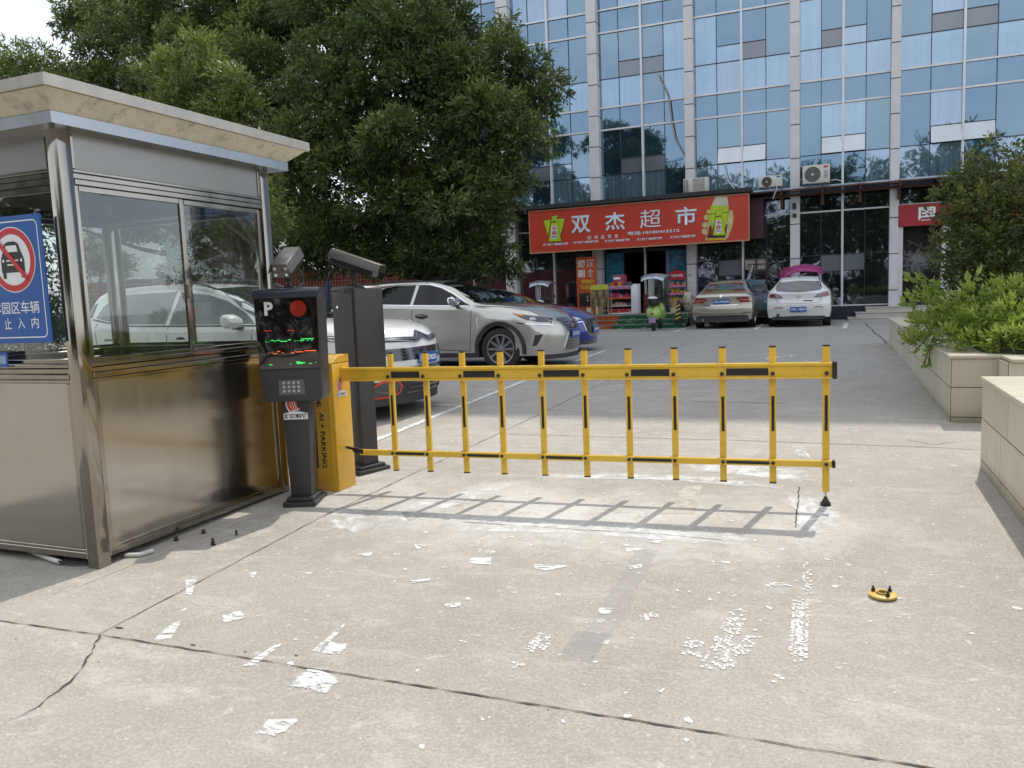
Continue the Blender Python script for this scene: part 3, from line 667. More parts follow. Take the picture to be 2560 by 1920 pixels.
put(text_on('P', 'letter', pm('letter grey', (.62, .64, .66), .4), tr_, (-.150, -.1392, 1.345), (1, 0, 0), (0, 0, 1), .062, .092, .0, .04), (0, 0, 0))
led_r = pm('red led', (.5, .03, .01), .4, emit=(1, .07, .02, .8)); led_g = pm('green led', (.03, .4, .05), .4, emit=(.06, .9, .18, .9)); led_o = pm('orange led', (.5, .1, .01), .4, emit=(1, .12, .03, 1.0))
b = MB()
for k, m_ in ((1, 1), (7, 1), (13, 1), (19, 1), (25, 1)):
    pass
k = 0
for ring_i in range(6):
    nn_ = 1 if ring_i == 0 else 6 * ring_i
    for j in range(nn_):
        a = 2 * math.pi * j / nn_ + ring_i * .3; r_ = ring_i * .0104
        b.cyl((.085 + r_ * math.cos(a), -.1385, 1.385 + r_ * math.sin(a)), (.085 + r_ * math.cos(a), -.1415, 1.385 + r_ * math.sin(a)), .0019, 6)
b.build('led_cluster', led_r, tr_, smooth=0)
def ledrow(z, segs, m_):
    b = MB()
    for x0, x1, dz in segs: b.box(x0, x1, -.1405, -.1385, z + dz - .0022, z + dz + .0022)
    b.build('led_text', m_, tr_, smooth=0)
def rsegs(dense):
    out_ = []; x = -.17
    while x < .185:
        w = rnd.choice((.004, .006, .010, .022)); 
        if rnd.random() < dense: out_.append((x, min(.19, x + w), rnd.choice((-.006, 0, .004, .008, 0))))
        x += w + rnd.choice((.003, .006, .012))
    return out_
ledrow(1.165, rsegs(.85), led_g); ledrow(1.170, [(.09, .18, .006)], led_g); ledrow(1.088, rsegs(.6) + [(.05, .10, 0), (.11, .19, .006)], led_o)
ledrow(1.012, rsegs(.38), led_g); ledrow(1.010, [(.05, .09, -.002), (.05, .09, .004)], led_g)
ledrow(1.24, [(-.165, -.11, 0), (.0, .05, -.003)], pm('dim red led', (.3, .02, .01), .4, emit=(1, .05, .03, .35)))
MB().box(-.088, .092, -.139, -.1352, .792, .897).build('speaker_plate', pm('plate grey', (.11, .11, .105), .4), tr_, .004)
b = MB()
for i in range(4):
    for j in range(3): b.cyl((-.05 + i * .034, -.1388, .877 - j * .029), (-.05 + i * .034, -.1412, .877 - j * .029), .0098, 12)
b.build('speaker_dots', pm('dot grey', (.42, .42, .40), .5), tr_)
eagle_sticker(tr_, (-.085, -.0858, .64), (1, 0, 0), .175, (0, 0, 0))

# ------------------------------------------------------------------ cameras
cgrey = pm('camera housing', (.085, .078, .074), .38, .25, var=.08, scale=10)
def make_camera(lab, loc, yaw, pitch, leds=True):
    o = thing('security_camera', lab, 'camera', loc, yaw)
    from mathutils import Euler
    M = Matrix.Translation((0, -.02, .165)) @ Euler((pitch, 0, 0)).to_matrix().to_4x4()
    body = MB().merge(MB().prism([(-.062, -.045), (.062, -.045), (.068, .01), (.045, .055), (-.045, .055), (-.068, .01)], -.17, .18, 'y'), M)
    body.build('housing', blkp, o, .005)
    cov = MB().merge(MB().prism([(-.080, .0), (-.076, .0), (-.050, .062), (.050, .062), (.076, .0), (.080, .0), (.054, .068), (-.054, .068)], -.215, .19, 'y'), M); cov.build('sun_hood', cgrey, o, .002)
    MB().merge(MB().box(-.055, .055, -.174, -.171, -.038, .048), M).build('front_glass', scm, o)
    b = MB()
    for sx in (-1, 1):
        for sz in (-.018, .026): b.merge(MB().cyl((sx * .036, -.175, sz), (sx * .036, -.179, sz), .0095, 12), M)
    if leds: b.build('lamp', pm('lens lamp', (.8, .8, .82), .2), o)
    MB().merge(MB().cyl((0, -.174, .004), (0, -.180, .004), .016, 16), M).build('lens', scm, o)
    MB().box(-.026, .026, -.02, .02, .05, .13).box(-.04, .04, -.04, .04, .0, .012).cyl((0, 0, .012), (0, 0, .055), .018, 12).build('bracket', dark, o, .004)
    return o
ca = make_camera('short black camera with four lamps on top of the screen terminal', (-3.53, 4.60, TZ + cz1 + .002), R(22), R(20))
MB().tube([(.02, .11, .17), (.06, .13, .10), (.07, .10, .03), (.04, .06, .004)], .009, 8).build('cable', blkp, ca)
# ------------------------------------------------------------------ back pillar
PZ = gz(5.55)
pl = thing('camera_pillar', 'tall black metal pillar with a wide upper cabinet behind the yellow machine', 'pillar', (-3.60, 5.53, PZ), R(-20))
MB().box(-.13, .13, -.16, .16, 0, .032).build('base_plate', dark, pl, .008, seg=2); MB().box(-.105, .105, -.135, .135, .0325, .06).build('base_plate', dark, pl, .012, seg=2)
MB().add([(-.085, -.07, .06), (.07, -.07, .06), (.07, .085, .06), (-.085, .085, .06), (-.10, -.07, .80), (.07, -.07, .80), (.07, .09, .80), (-.10, .09, .80)],
         [(0, 1, 5, 4), (1, 2, 6, 5), (2, 3, 7, 6), (3, 0, 4, 7), (4, 5, 6, 7), (3, 2, 1, 0)]).build('post', dark, pl, .008, seg=2)
MB().prism([(-.19, .78), (.10, .78), (.118, .85), (.118, 1.50), (.09, 1.525), (-.19, 1.525)], -.10, .19, 'y').build('cabinet', dark, pl, .012, seg=2)
MB().box(-.175, .09, -.104, -.0995, .87, 1.46).build('back_door', dark, pl, .003)
MB().cyl((-.10, -.102, 1.36), (-.10, -.112, 1.36), .011, 14).build('lock', pm('chrome', (.7, .7, .7), .15, 1.0), pl)
MB().box(-.19, -.0, -.105, -.04, 1.4785, 1.50).cyl((-.17, -.115, 1.49), (-.17, -.1, 1.49), .005, 8).cyl((-.13, -.115, 1.49), (-.13, -.1, 1.49), .005, 8).cyl((-.09, -.115, 1.49), (-.09, -.1, 1.49), .005, 8).build('cable_entry', dark, pl, .004)
cb = make_camera('long black camera seen side-on atop the tall black pillar', (-3.59, 5.50, PZ + 1.527), R(-20 + 90 + 28), R(-0), False)
for ch in cb.children:   # the long type, tilted down towards the street's far side
    if ch.name.split('.')[0] in ('housing', 'sun_hood', 'front_glass', 'lens'):
        Mx = Matrix.Translation((0, 0, .175)) @ Matrix.Rotation(R(20), 4, 'X') @ Matrix.Diagonal((1, 1.1, 1, 1)) @ Matrix.Translation((0, 0, -.165))
        ch.data.transform(Mx)
MB().tube([(.0, .12, .16), (.0, .20, .12), (.02, .23, .05), (.05, .20, -.03), (.1, .14, -.06), (.12, .08, -.05)], .011, 8).build('cable', blkp, cb)

# ------------------------------------------------------------------ leftover flange
fl = thing('floor_flange', 'yellow round base flange with black bolts left in the concrete', 'flange', (.214, 3.83, gz(3.83)), R(15))
MB().lathe([(.03, .004), (.056, .004), (.060, .008), (.060, .016), (.056, .018), (.03, .018), (.03, .004)], n=32).build('disc', pm('flange yellow', (.62, .40, .10), .4, var=.1, scale=20), fl)
MB().lathe([(.019, .018), (.026, .018), (.026, .026), (.019, .026), (.019, .018)], n=24).build('collar', pm('flange yellow dark', (.40, .27, .07), .4), fl)
for a in (R(140), R(30), R(-80)):
    MB().cyl((.043 * math.cos(a), .043 * math.sin(a), .018), (.043 * math.cos(a), .043 * math.sin(a), .030), .010, 6).cyl((.043 * math.cos(a), .043 * math.sin(a), .03), (.043 * math.cos(a), .043 * math.sin(a), .044), .005, 8).build('bolt', blkp, fl, .001)

# ------------------------------------------------------------------ planters
def tilem():
    m, t, o = nt('cream wall tile'); p = N(t, 'BsdfPrincipled', Roughness=.42); tc = N(t, 'TexCoord').outputs['Object']
    c = mixc(t, rng(t, noise(t, tc, 1.7, 6), .3, .7), (.50, .455, .345), (.58, .54, .425)); c = mixc(t, rng(t, noise(t, tc, 6, 8, .7, map=(1, 1, .35)), .55, .8, 0, .55), c, (.33, .29, .2))
    c = mixc(t, rng(t, noise(t, tc, 160, 3), .5, .75, 0, .25), c, (.42, .38, .28))
    isl = N(t, 'NewGeometry').outputs['Random Per Island']; c = mixc(t, math_(t, 'MULTIPLY', isl, .30), c, (.36, .31, .22))
    sz = N(t, 'SeparateXYZ'); t.links.new(tc, sz.inputs[0]); low = math_(t, 'ADD', sz.outputs['Z'], math_(t, 'MULTIPLY', noise(t, tc, 9, 6, .7), -.14)); c = mixc(t, rng(t, low, -.06, .07, .7, 0), c, (.22, .19, .14))
    c = mixc(t, rng(t, noise(t, tc, 3.2, 9, .75, 1.0, map=(1.4, 1.4, .3)), .58, .68, 0, .5), c, (.30, .26, .18))
    t.links.new(c, p.inputs['Base Color']); b = N(t, 'Bump', Strength=.08, Distance=.01); t.links.new(noise(t, tc, 40, 4), b.inputs['Height']); t.links.new(b.outputs[0], p.inputs['Normal']); t.links.new(p.outputs[0], o.inputs[0]); return m
tile = tilem(); grout = pm('grout brown', (.085, .065, .045), .9, var=.3, scale=14)
soil = pm('soil', (.06, .045, .03), .95, var=.3, scale=8)
def tiled_wall(parent, name, P0, P1, z0f, ztop, thick, cols, rows, O, inn):
    """a tiled face from P0 to P1; separate tiles stand 3 mm proud of the grout body"""
    P0 = Vector((P0[0], P0[1])); P1 = Vector((P1[0], P1[1])); d = P1 - P0; Lw = d.length; d.normalize(); nn = Vector((d.y, -d.x)) * inn
    zb = [z0f] + rows + [ztop]; b = MB(); x = 0; k = 0; g = .004
    for r_ in range(len(zb) - 1):
        x = 0 if r_ % 2 == 0 else -cols * .45
        while x < Lw - .01:
            a, c = max(0, x) + g, min(Lw, x + cols) - g; x += cols
            if c - a < .01: continue
            za, zc = zb[r_] + g, zb[r_ + 1] - g; off = rnd.uniform(.0, .0015)
            q = [P0 + d * a, P0 + d * c]; o1 = nn * (.004 + off)
            b.add([(q[0].x + o1.x, q[0].y + o1.y, za), (q[1].x + o1.x, q[1].y + o1.y, za), (q[1].x + o1.x, q[1].y + o1.y, zc), (q[0].x + o1.x, q[0].y + o1.y, zc),
                   (q[0].x - nn.x * .01, q[0].y - nn.y * .01, za), (q[1].x - nn.x * .01, q[1].y - nn.y * .01, za), (q[1].x - nn.x * .01, q[1].y - nn.y * .01, zc), (q[0].x - nn.x * .01, q[0].y - nn.y * .01, zc)],
                  [(0, 1, 2, 3), (0, 4, 5, 1), (1, 5, 6, 2), (2, 6, 7, 3), (3, 7, 4, 0)])
    return b.build(name, tile, parent, .0015, at=O, smooth=0)
ZT = .80
def planter(name, lab, outline, O, faces, body_z0, soil_drop=.06, rim=.30, ztop=ZT):
    pt = thing(name, lab, 'planter', O)
    b = MB().prism(outline, body_z0, ztop - .034, 'z'); b.build('body', grout, pt, at=O, smooth=0)
    for P0, P1, cols, rows, inn in faces: tiled_wall(pt, 'tiled_side', P0, P1, body_z0 + .0, ztop - .032, .02, cols, rows, O, inn)
    return pt
O1 = (1.02, 8.33, gz(8.33))
p1 = planter('planter', 'cream tiled raised planter full of leafy bushes at the far right', [(1.02, 8.33), (1.40, 8.33), (1.40, 7.9), (7.5, 7.9), (7.5, 17.2), (1.02, 17.2)], O1,
             [((1.02, 17.2), (1.02, 8.33), .55, [.22, .50], 1), ((1.02, 8.33), (1.40, 8.33), .6, [.22, .50], 1), ((1.40, 8.33), (1.40, 7.9), .6, [.22, .50], 1), ((1.40, 7.9), (7.5, 7.9), .6, [.22, .50], 1), ((1.02, 17.2), (2.5, 17.2), .6, [.22, .5], -1)], .12)
cop = MB().prism([(1.0, 8.31), (1.42, 8.31), (1.42, 7.88), (7.5, 7.88), (7.5, 8.18), (1.7, 8.18), (1.32, 8.62), (1.32, 16.9), (3.4, 16.9), (3.4, 17.22), (1.0, 17.22)], ZT - .032, ZT, 'z')
cop.build('coping', tile, p1, .004, at=O1, smooth=0)
MB().prism([(1.3, 8.6), (1.7, 8.1), (7.5, 8.1), (7.5, 17.0), (1.3, 17.0)], ZT - .06, ZT - .02, 'z').build('soil', soil, p1, at=O1, smooth=0)
O2 = (1.0, 6.5, gz(6.5))
p2 = planter('planter', 'nearest cream tiled wall block cut by the right edge', [(1.0, 6.5), (1.0, 3.0), (4.2, 3.0), (4.2, 6.5)], O2,
             [((1.0, 6.5), (1.0, 3.0), .46, [.20, .50], 1), ((1.0, 6.5), (4.2, 6.5), .6, [.2, .5], -1), ((1.0, 3.0), (4.2, 3.0), .6, [.2, .5], 1)], .05, ztop=.80)
cb2 = MB()
y = 3.0
while y < 6.45:
    cb2.box(.985, 1.285, y + .002, min(y + .6, 6.515) - .002, ZT - .032, ZT); cb2.box(1.289, 1.85, y + .002, min(y + .6, 6.515) - .002, ZT - .032, ZT - .001); cb2.box(1.854, 4.2, y + .002, min(y + .6, 6.515) - .002, ZT - .032, ZT); y += .6
cb2.build('coping', tile, p2, .004, at=O2, smooth=0)
# ------------------------------------------------------------------ the office building
YF = 29.0
def facade_glass(name, inner, inner2, refl=(.50, .62, .76), k=.5, folds=False, rough=.02):
    m, t, o = nt(name); tc = N(t, 'TexCoord').outputs['Object']
    d = N(t, 'BsdfDiffuse'); gl = N(t, 'BsdfGlossy', Roughness=rough); gl.inputs['Color'].default_value = refl + (1,)
    sx = N(t, 'SeparateXYZ'); t.links.new(tc, sx.inputs[0])
    n1 = noise(t, tc, .9, 3, .5, map=(1, 1, .35)); c = mixc(t, rng(t, n1, .4, .6), inner, inner2)
    if folds:
        w = noise(t, tc, 9, 2, .5, map=(1, 1, .02)); c = mixc(t, rng(t, w, .35, .65), c, tuple(x * 1.5 for x in inner2))
    t.links.new(c, d.inputs['Color'])
    b = N(t, 'Bump', Strength=.10, Distance=.05); t.links.new(noise(t, tc, .8, 2, .5), b.inputs['Height']); t.links.new(b.outputs[0], gl.inputs['Normal'])
    lw = N(t, 'LayerWeight', Blend=.5); mx = N(t, 'MixShader'); t.links.new(rng(t, lw.outputs['Facing'], 0, 1, k, min(1, k + .4)), mx.inputs[0])
    t.links.new(d.outputs[0], mx.inputs[1]); t.links.new(gl.outputs[0], mx.inputs[2]); t.links.new(mx.outputs[0], o.inputs[0]); return m
G_plain = [facade_glass('curtain glass %d' % i, (.015, .035, .06), (.03, .06, .09), (.27 + .02 * i, .39 + .018 * i, .52), .53) for i in range(3)]
G_curt = [facade_glass('glass over drapes %d' % i, (.06, .11, .16), (.10, .16, .21), (.44 + .03 * i, .57, .72), .48, True) for i in range(2)]
G_spand = facade_glass('spandrel glass', (.04, .08, .12), (.07, .12, .17), (.27, .38, .50), .52)
G_dark = facade_glass('shopfront glass', (.006, .009, .013), (.012, .016, .022), (.34, .38, .46), .42)
G_vent = facade_glass('vent glass grey', (.10, .115, .135), (.13, .145, .165), (.55, .58, .64), .2, rough=.15)
alu = pm('pale aluminium', (.60, .60, .62), .38, .3, var=.08, scale=3); darkfr = pm('dark frame', (.015, .02, .035), .4)
clad = pm('white cladding', (.57, .56, .57), .42, var=.08, scale=1.2, dirt=.2); cladb = pm('cladding joint', (.03, .03, .03), .8)
ob = thing('office_building', 'blue glass office building with pale pilasters rising behind the car park', 'building', (0, YF, 0))
OB = (0, YF, 0)
def ob_build(mb, name, mat, **k): return mb.build(name, mat, k.pop('parent', ob), at=OB, **k)
ztop = 31.2
wallm = pm('building wall', (.22, .23, .25), .7)
cols_ = [(-14.80, -14.40), (-11.78, -11.32), (-8.29, -7.93), (-4.83, -4.52), (-1.36, -1.06), (1.67, 1.94), (5.52, 5.80), (9.0, 9.3), (12.4, 12.7), (15.8, 16.1), (19.2, 19.5)]
mulls = {0: [-13.85, -13.24, -12.5], 1: [-10.64, -9.87, -9.07], 2: [-7.198, -6.37, -5.587], 3: [-3.761, -2.926, -2.143], 4: [-.402, .266, .954], 5: [2.816, 3.725, 4.617]}
# body behind the glass, with the open shop left free
mb = MB().box(-14.85, 19.6, YF + 4.2, YF + 22, -.2, ztop).box(-14.85, 19.6, YF + .10, YF + 4.2, 4.6, ztop).box(-14.85, -7.93, YF + .10, YF + 4.2, -.2, 4.6).box(-4.83, 19.6, YF + .10, YF + 4.2, -.2, 4.6)
ob_build(mb, 'wall', wallm, smooth=0)
ob_build(MB().box(-15.0, 19.8, YF - .5, YF + 22.2, ztop, ztop + .4), 'roof', alu)
for i, (a, b) in enumerate(cols_):
    m = MB().box(a + .01, b - .01, YF - .30, YF + .12, -.1, ztop); ob_build(m, 'pilaster_core', cladb, smooth=0)
    c = MB(); z = .3; zz = [.3, 1.23, 2.40, 3.55, 4.62] + [4.62 + 1.09 * k for k in range(1, 24)]
    for z0, z1 in zip(zz, zz[1:]): c.box(a, b, YF - .32, YF + .08, z0 + .018, z1 - .012)
    ob_build(c, 'pilaster', clad, bevel=.004)
levels = [4.79]
while levels[-1] < ztop - 3.5: levels.append(levels[-1] + 3.405)
def pane(w, x0, x1, z0, z1, mat, tilt=0.0, yo=0.0, parent=None, name='pane'):
    ty = rnd.uniform(-.0015, .0015); tx = rnd.uniform(-.002, .002)
    m = MB(); y = YF + yo
    m.add([(x0, y + ty, z0), (x1, y - ty, z0), (x1, y - ty + tx - tilt, z1), (x0, y + ty + tx - tilt, z1)], [(0, 1, 2, 3)])
    return ob_build(m, name, mat, parent=parent or ob, smooth=0)
open_vents = {(3, 0), (4, 0), (5, 0)}
detail_rows = 3
for bi in range(len(cols_) - 1):
    x0, x1 = cols_[bi][1], cols_[bi + 1][0]
    ms = mulls.get(bi) or [x0 + (x1 - x0) * k / 4 for k in (1, 2, 3)]
    ex = [x0 - .02] + ms + [x1 + .02]
    fine = bi <= 5
    for li, zb in enumerate(levels):
        z_mid, z_top, z_sp = zb + 1.01, zb + 2.62, zb + 3.405
        if li >= detail_rows or not fine:
            if li == detail_rows or (li == 0 and not fine):
                pass
            g = MB().add([(x0, YF, zb), (x1, YF, zb), (x1, YF, z_sp), (x0, YF, z_sp)], [(0, 1, 2, 3)])
            w = ob_build(g, 'window', G_plain[(bi + li) % 3], smooth=0)
            f = MB()
            for k in (1, 3): f.box(ex[k] - .012, ex[k] + .012, YF - .02, YF + .01, zb, z_sp)
            f.box(x0, x1, YF - .021, YF + .009, z_mid - .014, z_mid + .014)
            ob_build(f, 'frame', darkfr, parent=w, smooth=0)
            continue
        for half in (0, 1):
            pair = (0, 1) if half == 0 else (2, 3)
            xa, xb = ex[pair[0]], ex[pair[1] + 1]
            f = MB(); side = pair[0] if half == 0 else pair[1]; cen = pair[1] if half == 0 else pair[0]
            xm = ex[pair[1]]
            f.box(xm - .011, xm + .011, YF - .025, YF + .01, zb, z_sp)
            f.box(xa, xb, YF - .024, YF + .011, z_mid - .013, z_mid + .013)
            vz = z_mid + .55
            f.box(ex[cen], ex[cen + 1], YF - .023, YF + .012, vz - .012, vz + .012)
            w = ob_build(f, 'window', darkfr, smooth=0)
            q = rnd.random()
            def gm_(): return rnd.choice(G_curt) if rnd.random() < .3 else rnd.choice(G_plain)
            for k in pair:
                pane(w, ex[k], ex[k + 1], zb, z_mid, rnd.choice(G_curt) if rnd.random() < .7 else rnd.choice(G_plain), parent=w)
                if k == cen:
                    if (bi, li) in open_vents:
                        v = MB(); vx0, vx1 = ex[k] + .02, ex[k + 1] - .02; th = R(13); h = .53
                        z_h = vz - .02; dy, dz = h * math.sin(th), h * math.cos(th)
                        v.add([(vx0, YF - .03 - dy, z_h - dz), (vx1, YF - .03 - dy, z_h - dz), (vx1, YF - .03, z_h), (vx0, YF - .03, z_h),
                               (vx0, YF - .0 - dy, z_h - dz), (vx1, YF - .0 - dy, z_h - dz), (vx1, YF - .0, z_h), (vx0, YF - .0, z_h)],
                              [(0, 1, 2, 3), (7, 6, 5, 4), (0, 4, 5, 1), (1, 5, 6, 2), (3, 2, 6, 7), (0, 3, 7, 4)])
                        ob_build(v, 'open_vent', pm('tilted vent glass', (.50, .53, .56), .12, .55, var=.06, scale=2), parent=w, smooth=0)
                        pane(w, ex[k], ex[k + 1], z_mid, vz, pm('vent opening', (.01, .012, .016), .8), parent=w, name='vent_opening')
                    else:
                        pane(w, ex[k], ex[k + 1], z_mid, vz, G_vent if (bi * 7 + li * 3 + half) % 4 else rnd.choice(G_curt), parent=w, name='vent')
                    pane(w, ex[k], ex[k + 1], vz, z_top, gm_(), parent=w)
                else: pane(w, ex[k], ex[k + 1], z_mid, z_top, gm_(), parent=w)
                pane(w, ex[k], ex[k + 1], z_top, z_sp, G_spand, parent=w, name='spandrel')
        # pale transoms and the middle mullion
    for li, zb in enumerate(levels):
        t_ = MB().box(x0, x1, YF - .06, YF + .01, zb + 2.62 - .03, zb + 2.62 + .03).box(x0, x1, YF - .061, YF + .011, zb + 3.405 - .03, zb + 3.405 + .03)
        if li < 7: ob_build(t_, 'transom', alu, smooth=0)
    ob_build(MB().box(ex[2] - .035, ex[2] + .035, YF - .11, YF + .01, .75, ztop), 'mullion', alu, smooth=0)
# ground floor
navy = pm('navy plinth', (.012, .016, .035), .5); maroon = pm('maroon board', (.045, .012, .02), .6)
for bi in range(len(cols_) - 1):
    x0, x1 = cols_[bi][1], cols_[bi + 1][0]
    ms = mulls.get(bi) or [x0 + (x1 - x0) * k / 4 for k in (1, 2, 3)]
    ex = [x0 - .02] + ms + [x1 + .02]
    if bi != 2:
        ob_build(MB().box(x0, x1, YF - .05, YF + .1, -.1, .76), 'plinth', navy, smooth=0)
        if bi != 5: ob_build(MB().box(x0, x1, YF - .07, YF + .0, .761, .80), 'sill', alu, smooth=0)
    if bi in (2,):  # shop bay head
        pane(None, ex[0], ex[4], 3.0, 4.79, G_dark, yo=.0, name='pane'); continue
    if bi == 5:
        pane(None, ex[0], ex[4], 3.93, 4.79, G_dark, name='pane'); ob_build(MB().box(x0, x1, YF - .06, YF, 3.93, 3.98), 'transom', alu, smooth=0); continue
    for half in (0, 1):
        pair = (0, 1) if half == 0 else (2, 3); cen = pair[1] if half == 0 else pair[0]; xm = ex[pair[1]]; xa, xb = ex[pair[0]], ex[pair[1] + 1]
        f = MB().box(xm - .012, xm + .012, YF - .025, YF + .01, .80, 4.79).box(xa, xb, YF - .024, YF + .011, 2.47, 2.495).box(xa, xb, YF - .022, YF + .012, 4.50, 4.525)
        f.box(ex[cen], ex[cen + 1], YF - .023, YF + .013, 1.93, 1.955)
        w = ob_build(f, 'window', darkfr, smooth=0)
        for k in pair:
            pane(w, ex[k], ex[k + 1], 3.95, 4.79, G_dark, parent=w)
            pane(w, ex[k], ex[k + 1], 2.48, 3.95, G_dark, parent=w)
            if k == cen and bi in (3, 4) and not (bi == 3 and half == 1):
                pane(w, ex[k], ex[k + 1], 1.94, 2.48, G_vent, yo=-.012, parent=w, name='vent'); pane(w, ex[k], ex[k + 1], .8, 1.94, G_dark, parent=w)
            elif k == cen and bi == 3:
                pane(w, ex[k], ex[k + 1], .8, 2.48, G_dark, parent=w)
            else: pane(w, ex[k], ex[k + 1], .8, 2.48, G_dark, parent=w)
    ob_build(MB().box(x0, x1, YF - .06, YF + .0, 3.905, 3.955), 'transom', alu, smooth=0)
# board and cut-out by the flexible duct
MB_ = MB().box(-2.86, -2.16, YF - .03, YF - .005, 2.12, 2.46); ob_build(MB_, 'board', pm('board cream', (.38, .35, .3), .7, dirt=.5, scale=3))
ob_build(MB().box(-2.17, -2.11, YF - .08, YF - .005, .8, 2.5).box(-2.9, -2.1, YF - .06, YF - .006, 2.46, 2.5), 'old_frame', pm('rust brown frame', (.07, .045, .035), .7))
ob_build(MB().box(-2.75, -2.2, YF - .075, YF - .03, 2.28, 2.31).box(-2.5, -2.45, YF - .08, YF - .03, 1.95, 2.45), 'rusty_bracket', pm('rust', (.10, .045, .025), .8, var=.3, scale=20))
# steel canopy: pale gutter sheet and rusty brackets
canm = pm('canopy glass', (.36, .365, .375), .25, .2, var=.2, scale=1.5, dirt=.35); rustm = pm('rust', (.10, .045, .025), .8)
ob_build(MB().add([(-2.6, YF - 1.0, 4.62), (19, YF - 1.0, 4.62), (19, YF - .05, 4.80), (-2.6, YF - .05, 4.80), (-2.6, YF - 1.0, 4.60), (19, YF - 1.0, 4.60), (19, YF - .05, 4.78), (-2.6, YF - .05, 4.78)],
                  [(0, 1, 2, 3), (7, 6, 5, 4), (0, 4, 5, 1), (1, 5, 6, 2), (2, 6, 7, 3), (3, 7, 4, 0)]), 'canopy', canm, smooth=0)
ob_build(MB().box(-2.6, 19, YF - .45, YF - .38, 4.46, 4.53).box(-2.6, 19, YF - 1.02, YF - 1.0, 4.60, 4.64), 'canopy_beam', rustm, smooth=0)
for x in (-1.62, -.35, .78, 1.93, 3.05, 4.2, 5.4):
    b = MB().box(x - .05, x + .05, YF - .40, YF - .30, 4.12, 4.62).box(x - .04, x + .04, YF - .95, YF - .3, 4.50, 4.57).box(x - .16, x + .16, YF - .62, YF - .60, 4.68, 4.70).box(x - .012, x + .012, YF - .66, YF - .56, 4.56, 4.78)
    ob_build(b, 'bracket', rustm, bevel=.003)
ob_build(MB().box(-11.7, -2.55, YF - 1.2, YF - .05, 4.66, 4.80).box(-11.7, -2.0, YF - .9, YF - .05, 4.60, 4.658), 'canopy', pm('black canopy', (.02, .02, .022), .7), smooth=0)
ob_build(MB().box(-2.64, -2.2, YF - .55, YF - .1, 3.15, 4.5), 'side_board', maroon)
# shop recess: posters each side of the open door, dark room behind
room = pm('shop interior', (.035, .03, .03), .8)
ob_build(MB().box(-7.95, -4.8, YF + .1, YF + .12, 3.02, 4.7).box(-7.94, -7.16, YF + .05, YF + .09, .7, 3.0).box(-5.55, -4.82, YF + .05, YF + .09, .7, 3.0), 'shop_wall', navy)
ob_build(MB().box(-7.16, -5.55, YF - .1, YF + .08, 2.95, 3.05), 'door_head', room)
ob_build(MB().box(-7.93, -4.83, YF + 4.1, YF + 4.19, .7, 4.6).box(-7.93, -4.83, YF + .0, YF + 4.1, .70, .76), 'shop_room', room)
def poster(name, cols3, sc):
    m, t, o = nt(name); p = N(t, 'BsdfPrincipled', Roughness=.35); tc = N(t, 'TexCoord').outputs['Object']
    c = mixc(t, rng(t, noise(t, tc, sc, 5, .6, 1.5), .35, .6), cols3[0], cols3[1]); c = mixc(t, rng(t, noise(t, tc, sc * 1.6, 4, .6, 2), .56, .64), c, cols3[2]); t.links.new(c, p.inputs['Base Color']); t.links.new(p.outputs[0], o.inputs[0]); return m
pst = poster('blue sea poster', ((.01, .09, .20), (.02, .20, .30), (.30, .26, .14)), 2.6)
for (x0, x1) in ((-7.85, -7.2), (-5.5, -4.86)):
    for z0, z1 in ((.95, 2.22), (2.24, 2.95)): ob_build(MB().box(x0, x1, YF - .02, YF + .04, z0, z1), 'poster', pst, smooth=0)
ob_build(MB().box(-5.62, -5.5, YF - .05, YF + .08, .76, 3.0), 'door_frame', pm('door frame blue grey', (.16, .18, .24), .4))
shelfm = pm('shelf red', (.22, .03, .03), .6, var=.4, scale=8)
ob_build(MB().box(-6.4, -5.9, YF + .8, YF + 1.3, .76, 1.25), 'crate_stack', shelfm, bevel=.01)
# notice sheets on the pilaster
ob_build(MB().box(-4.80, -4.60, YF - .325, YF - .3205, 1.62, 2.12), 'notice', pm('paper', (.62, .62, .60), .7), smooth=0)
ob_build(MB().box(-4.78, -4.64, YF - .3275, YF - .3255, 2.02, 2.05).box(-4.78, -4.68, YF - .3275, YF - .3255, 1.95, 1.975).box(-4.78, -4.63, YF - .3275, YF - .3255, 1.78, 1.79), 'notice_print', pm('print', (.1, .1, .1), .7), smooth=0)
# lamp and camera on the pilaster, intercom by the door
ob_build(MB().cyl((-1.22, YF - .37, 4.05), (-1.22, YF - .37, 4.25), .06, 12).box(-1.28, -1.16, YF - .40, YF - .32, 3.78, 3.90), 'wall_lamp', darkfr, bevel=.01)
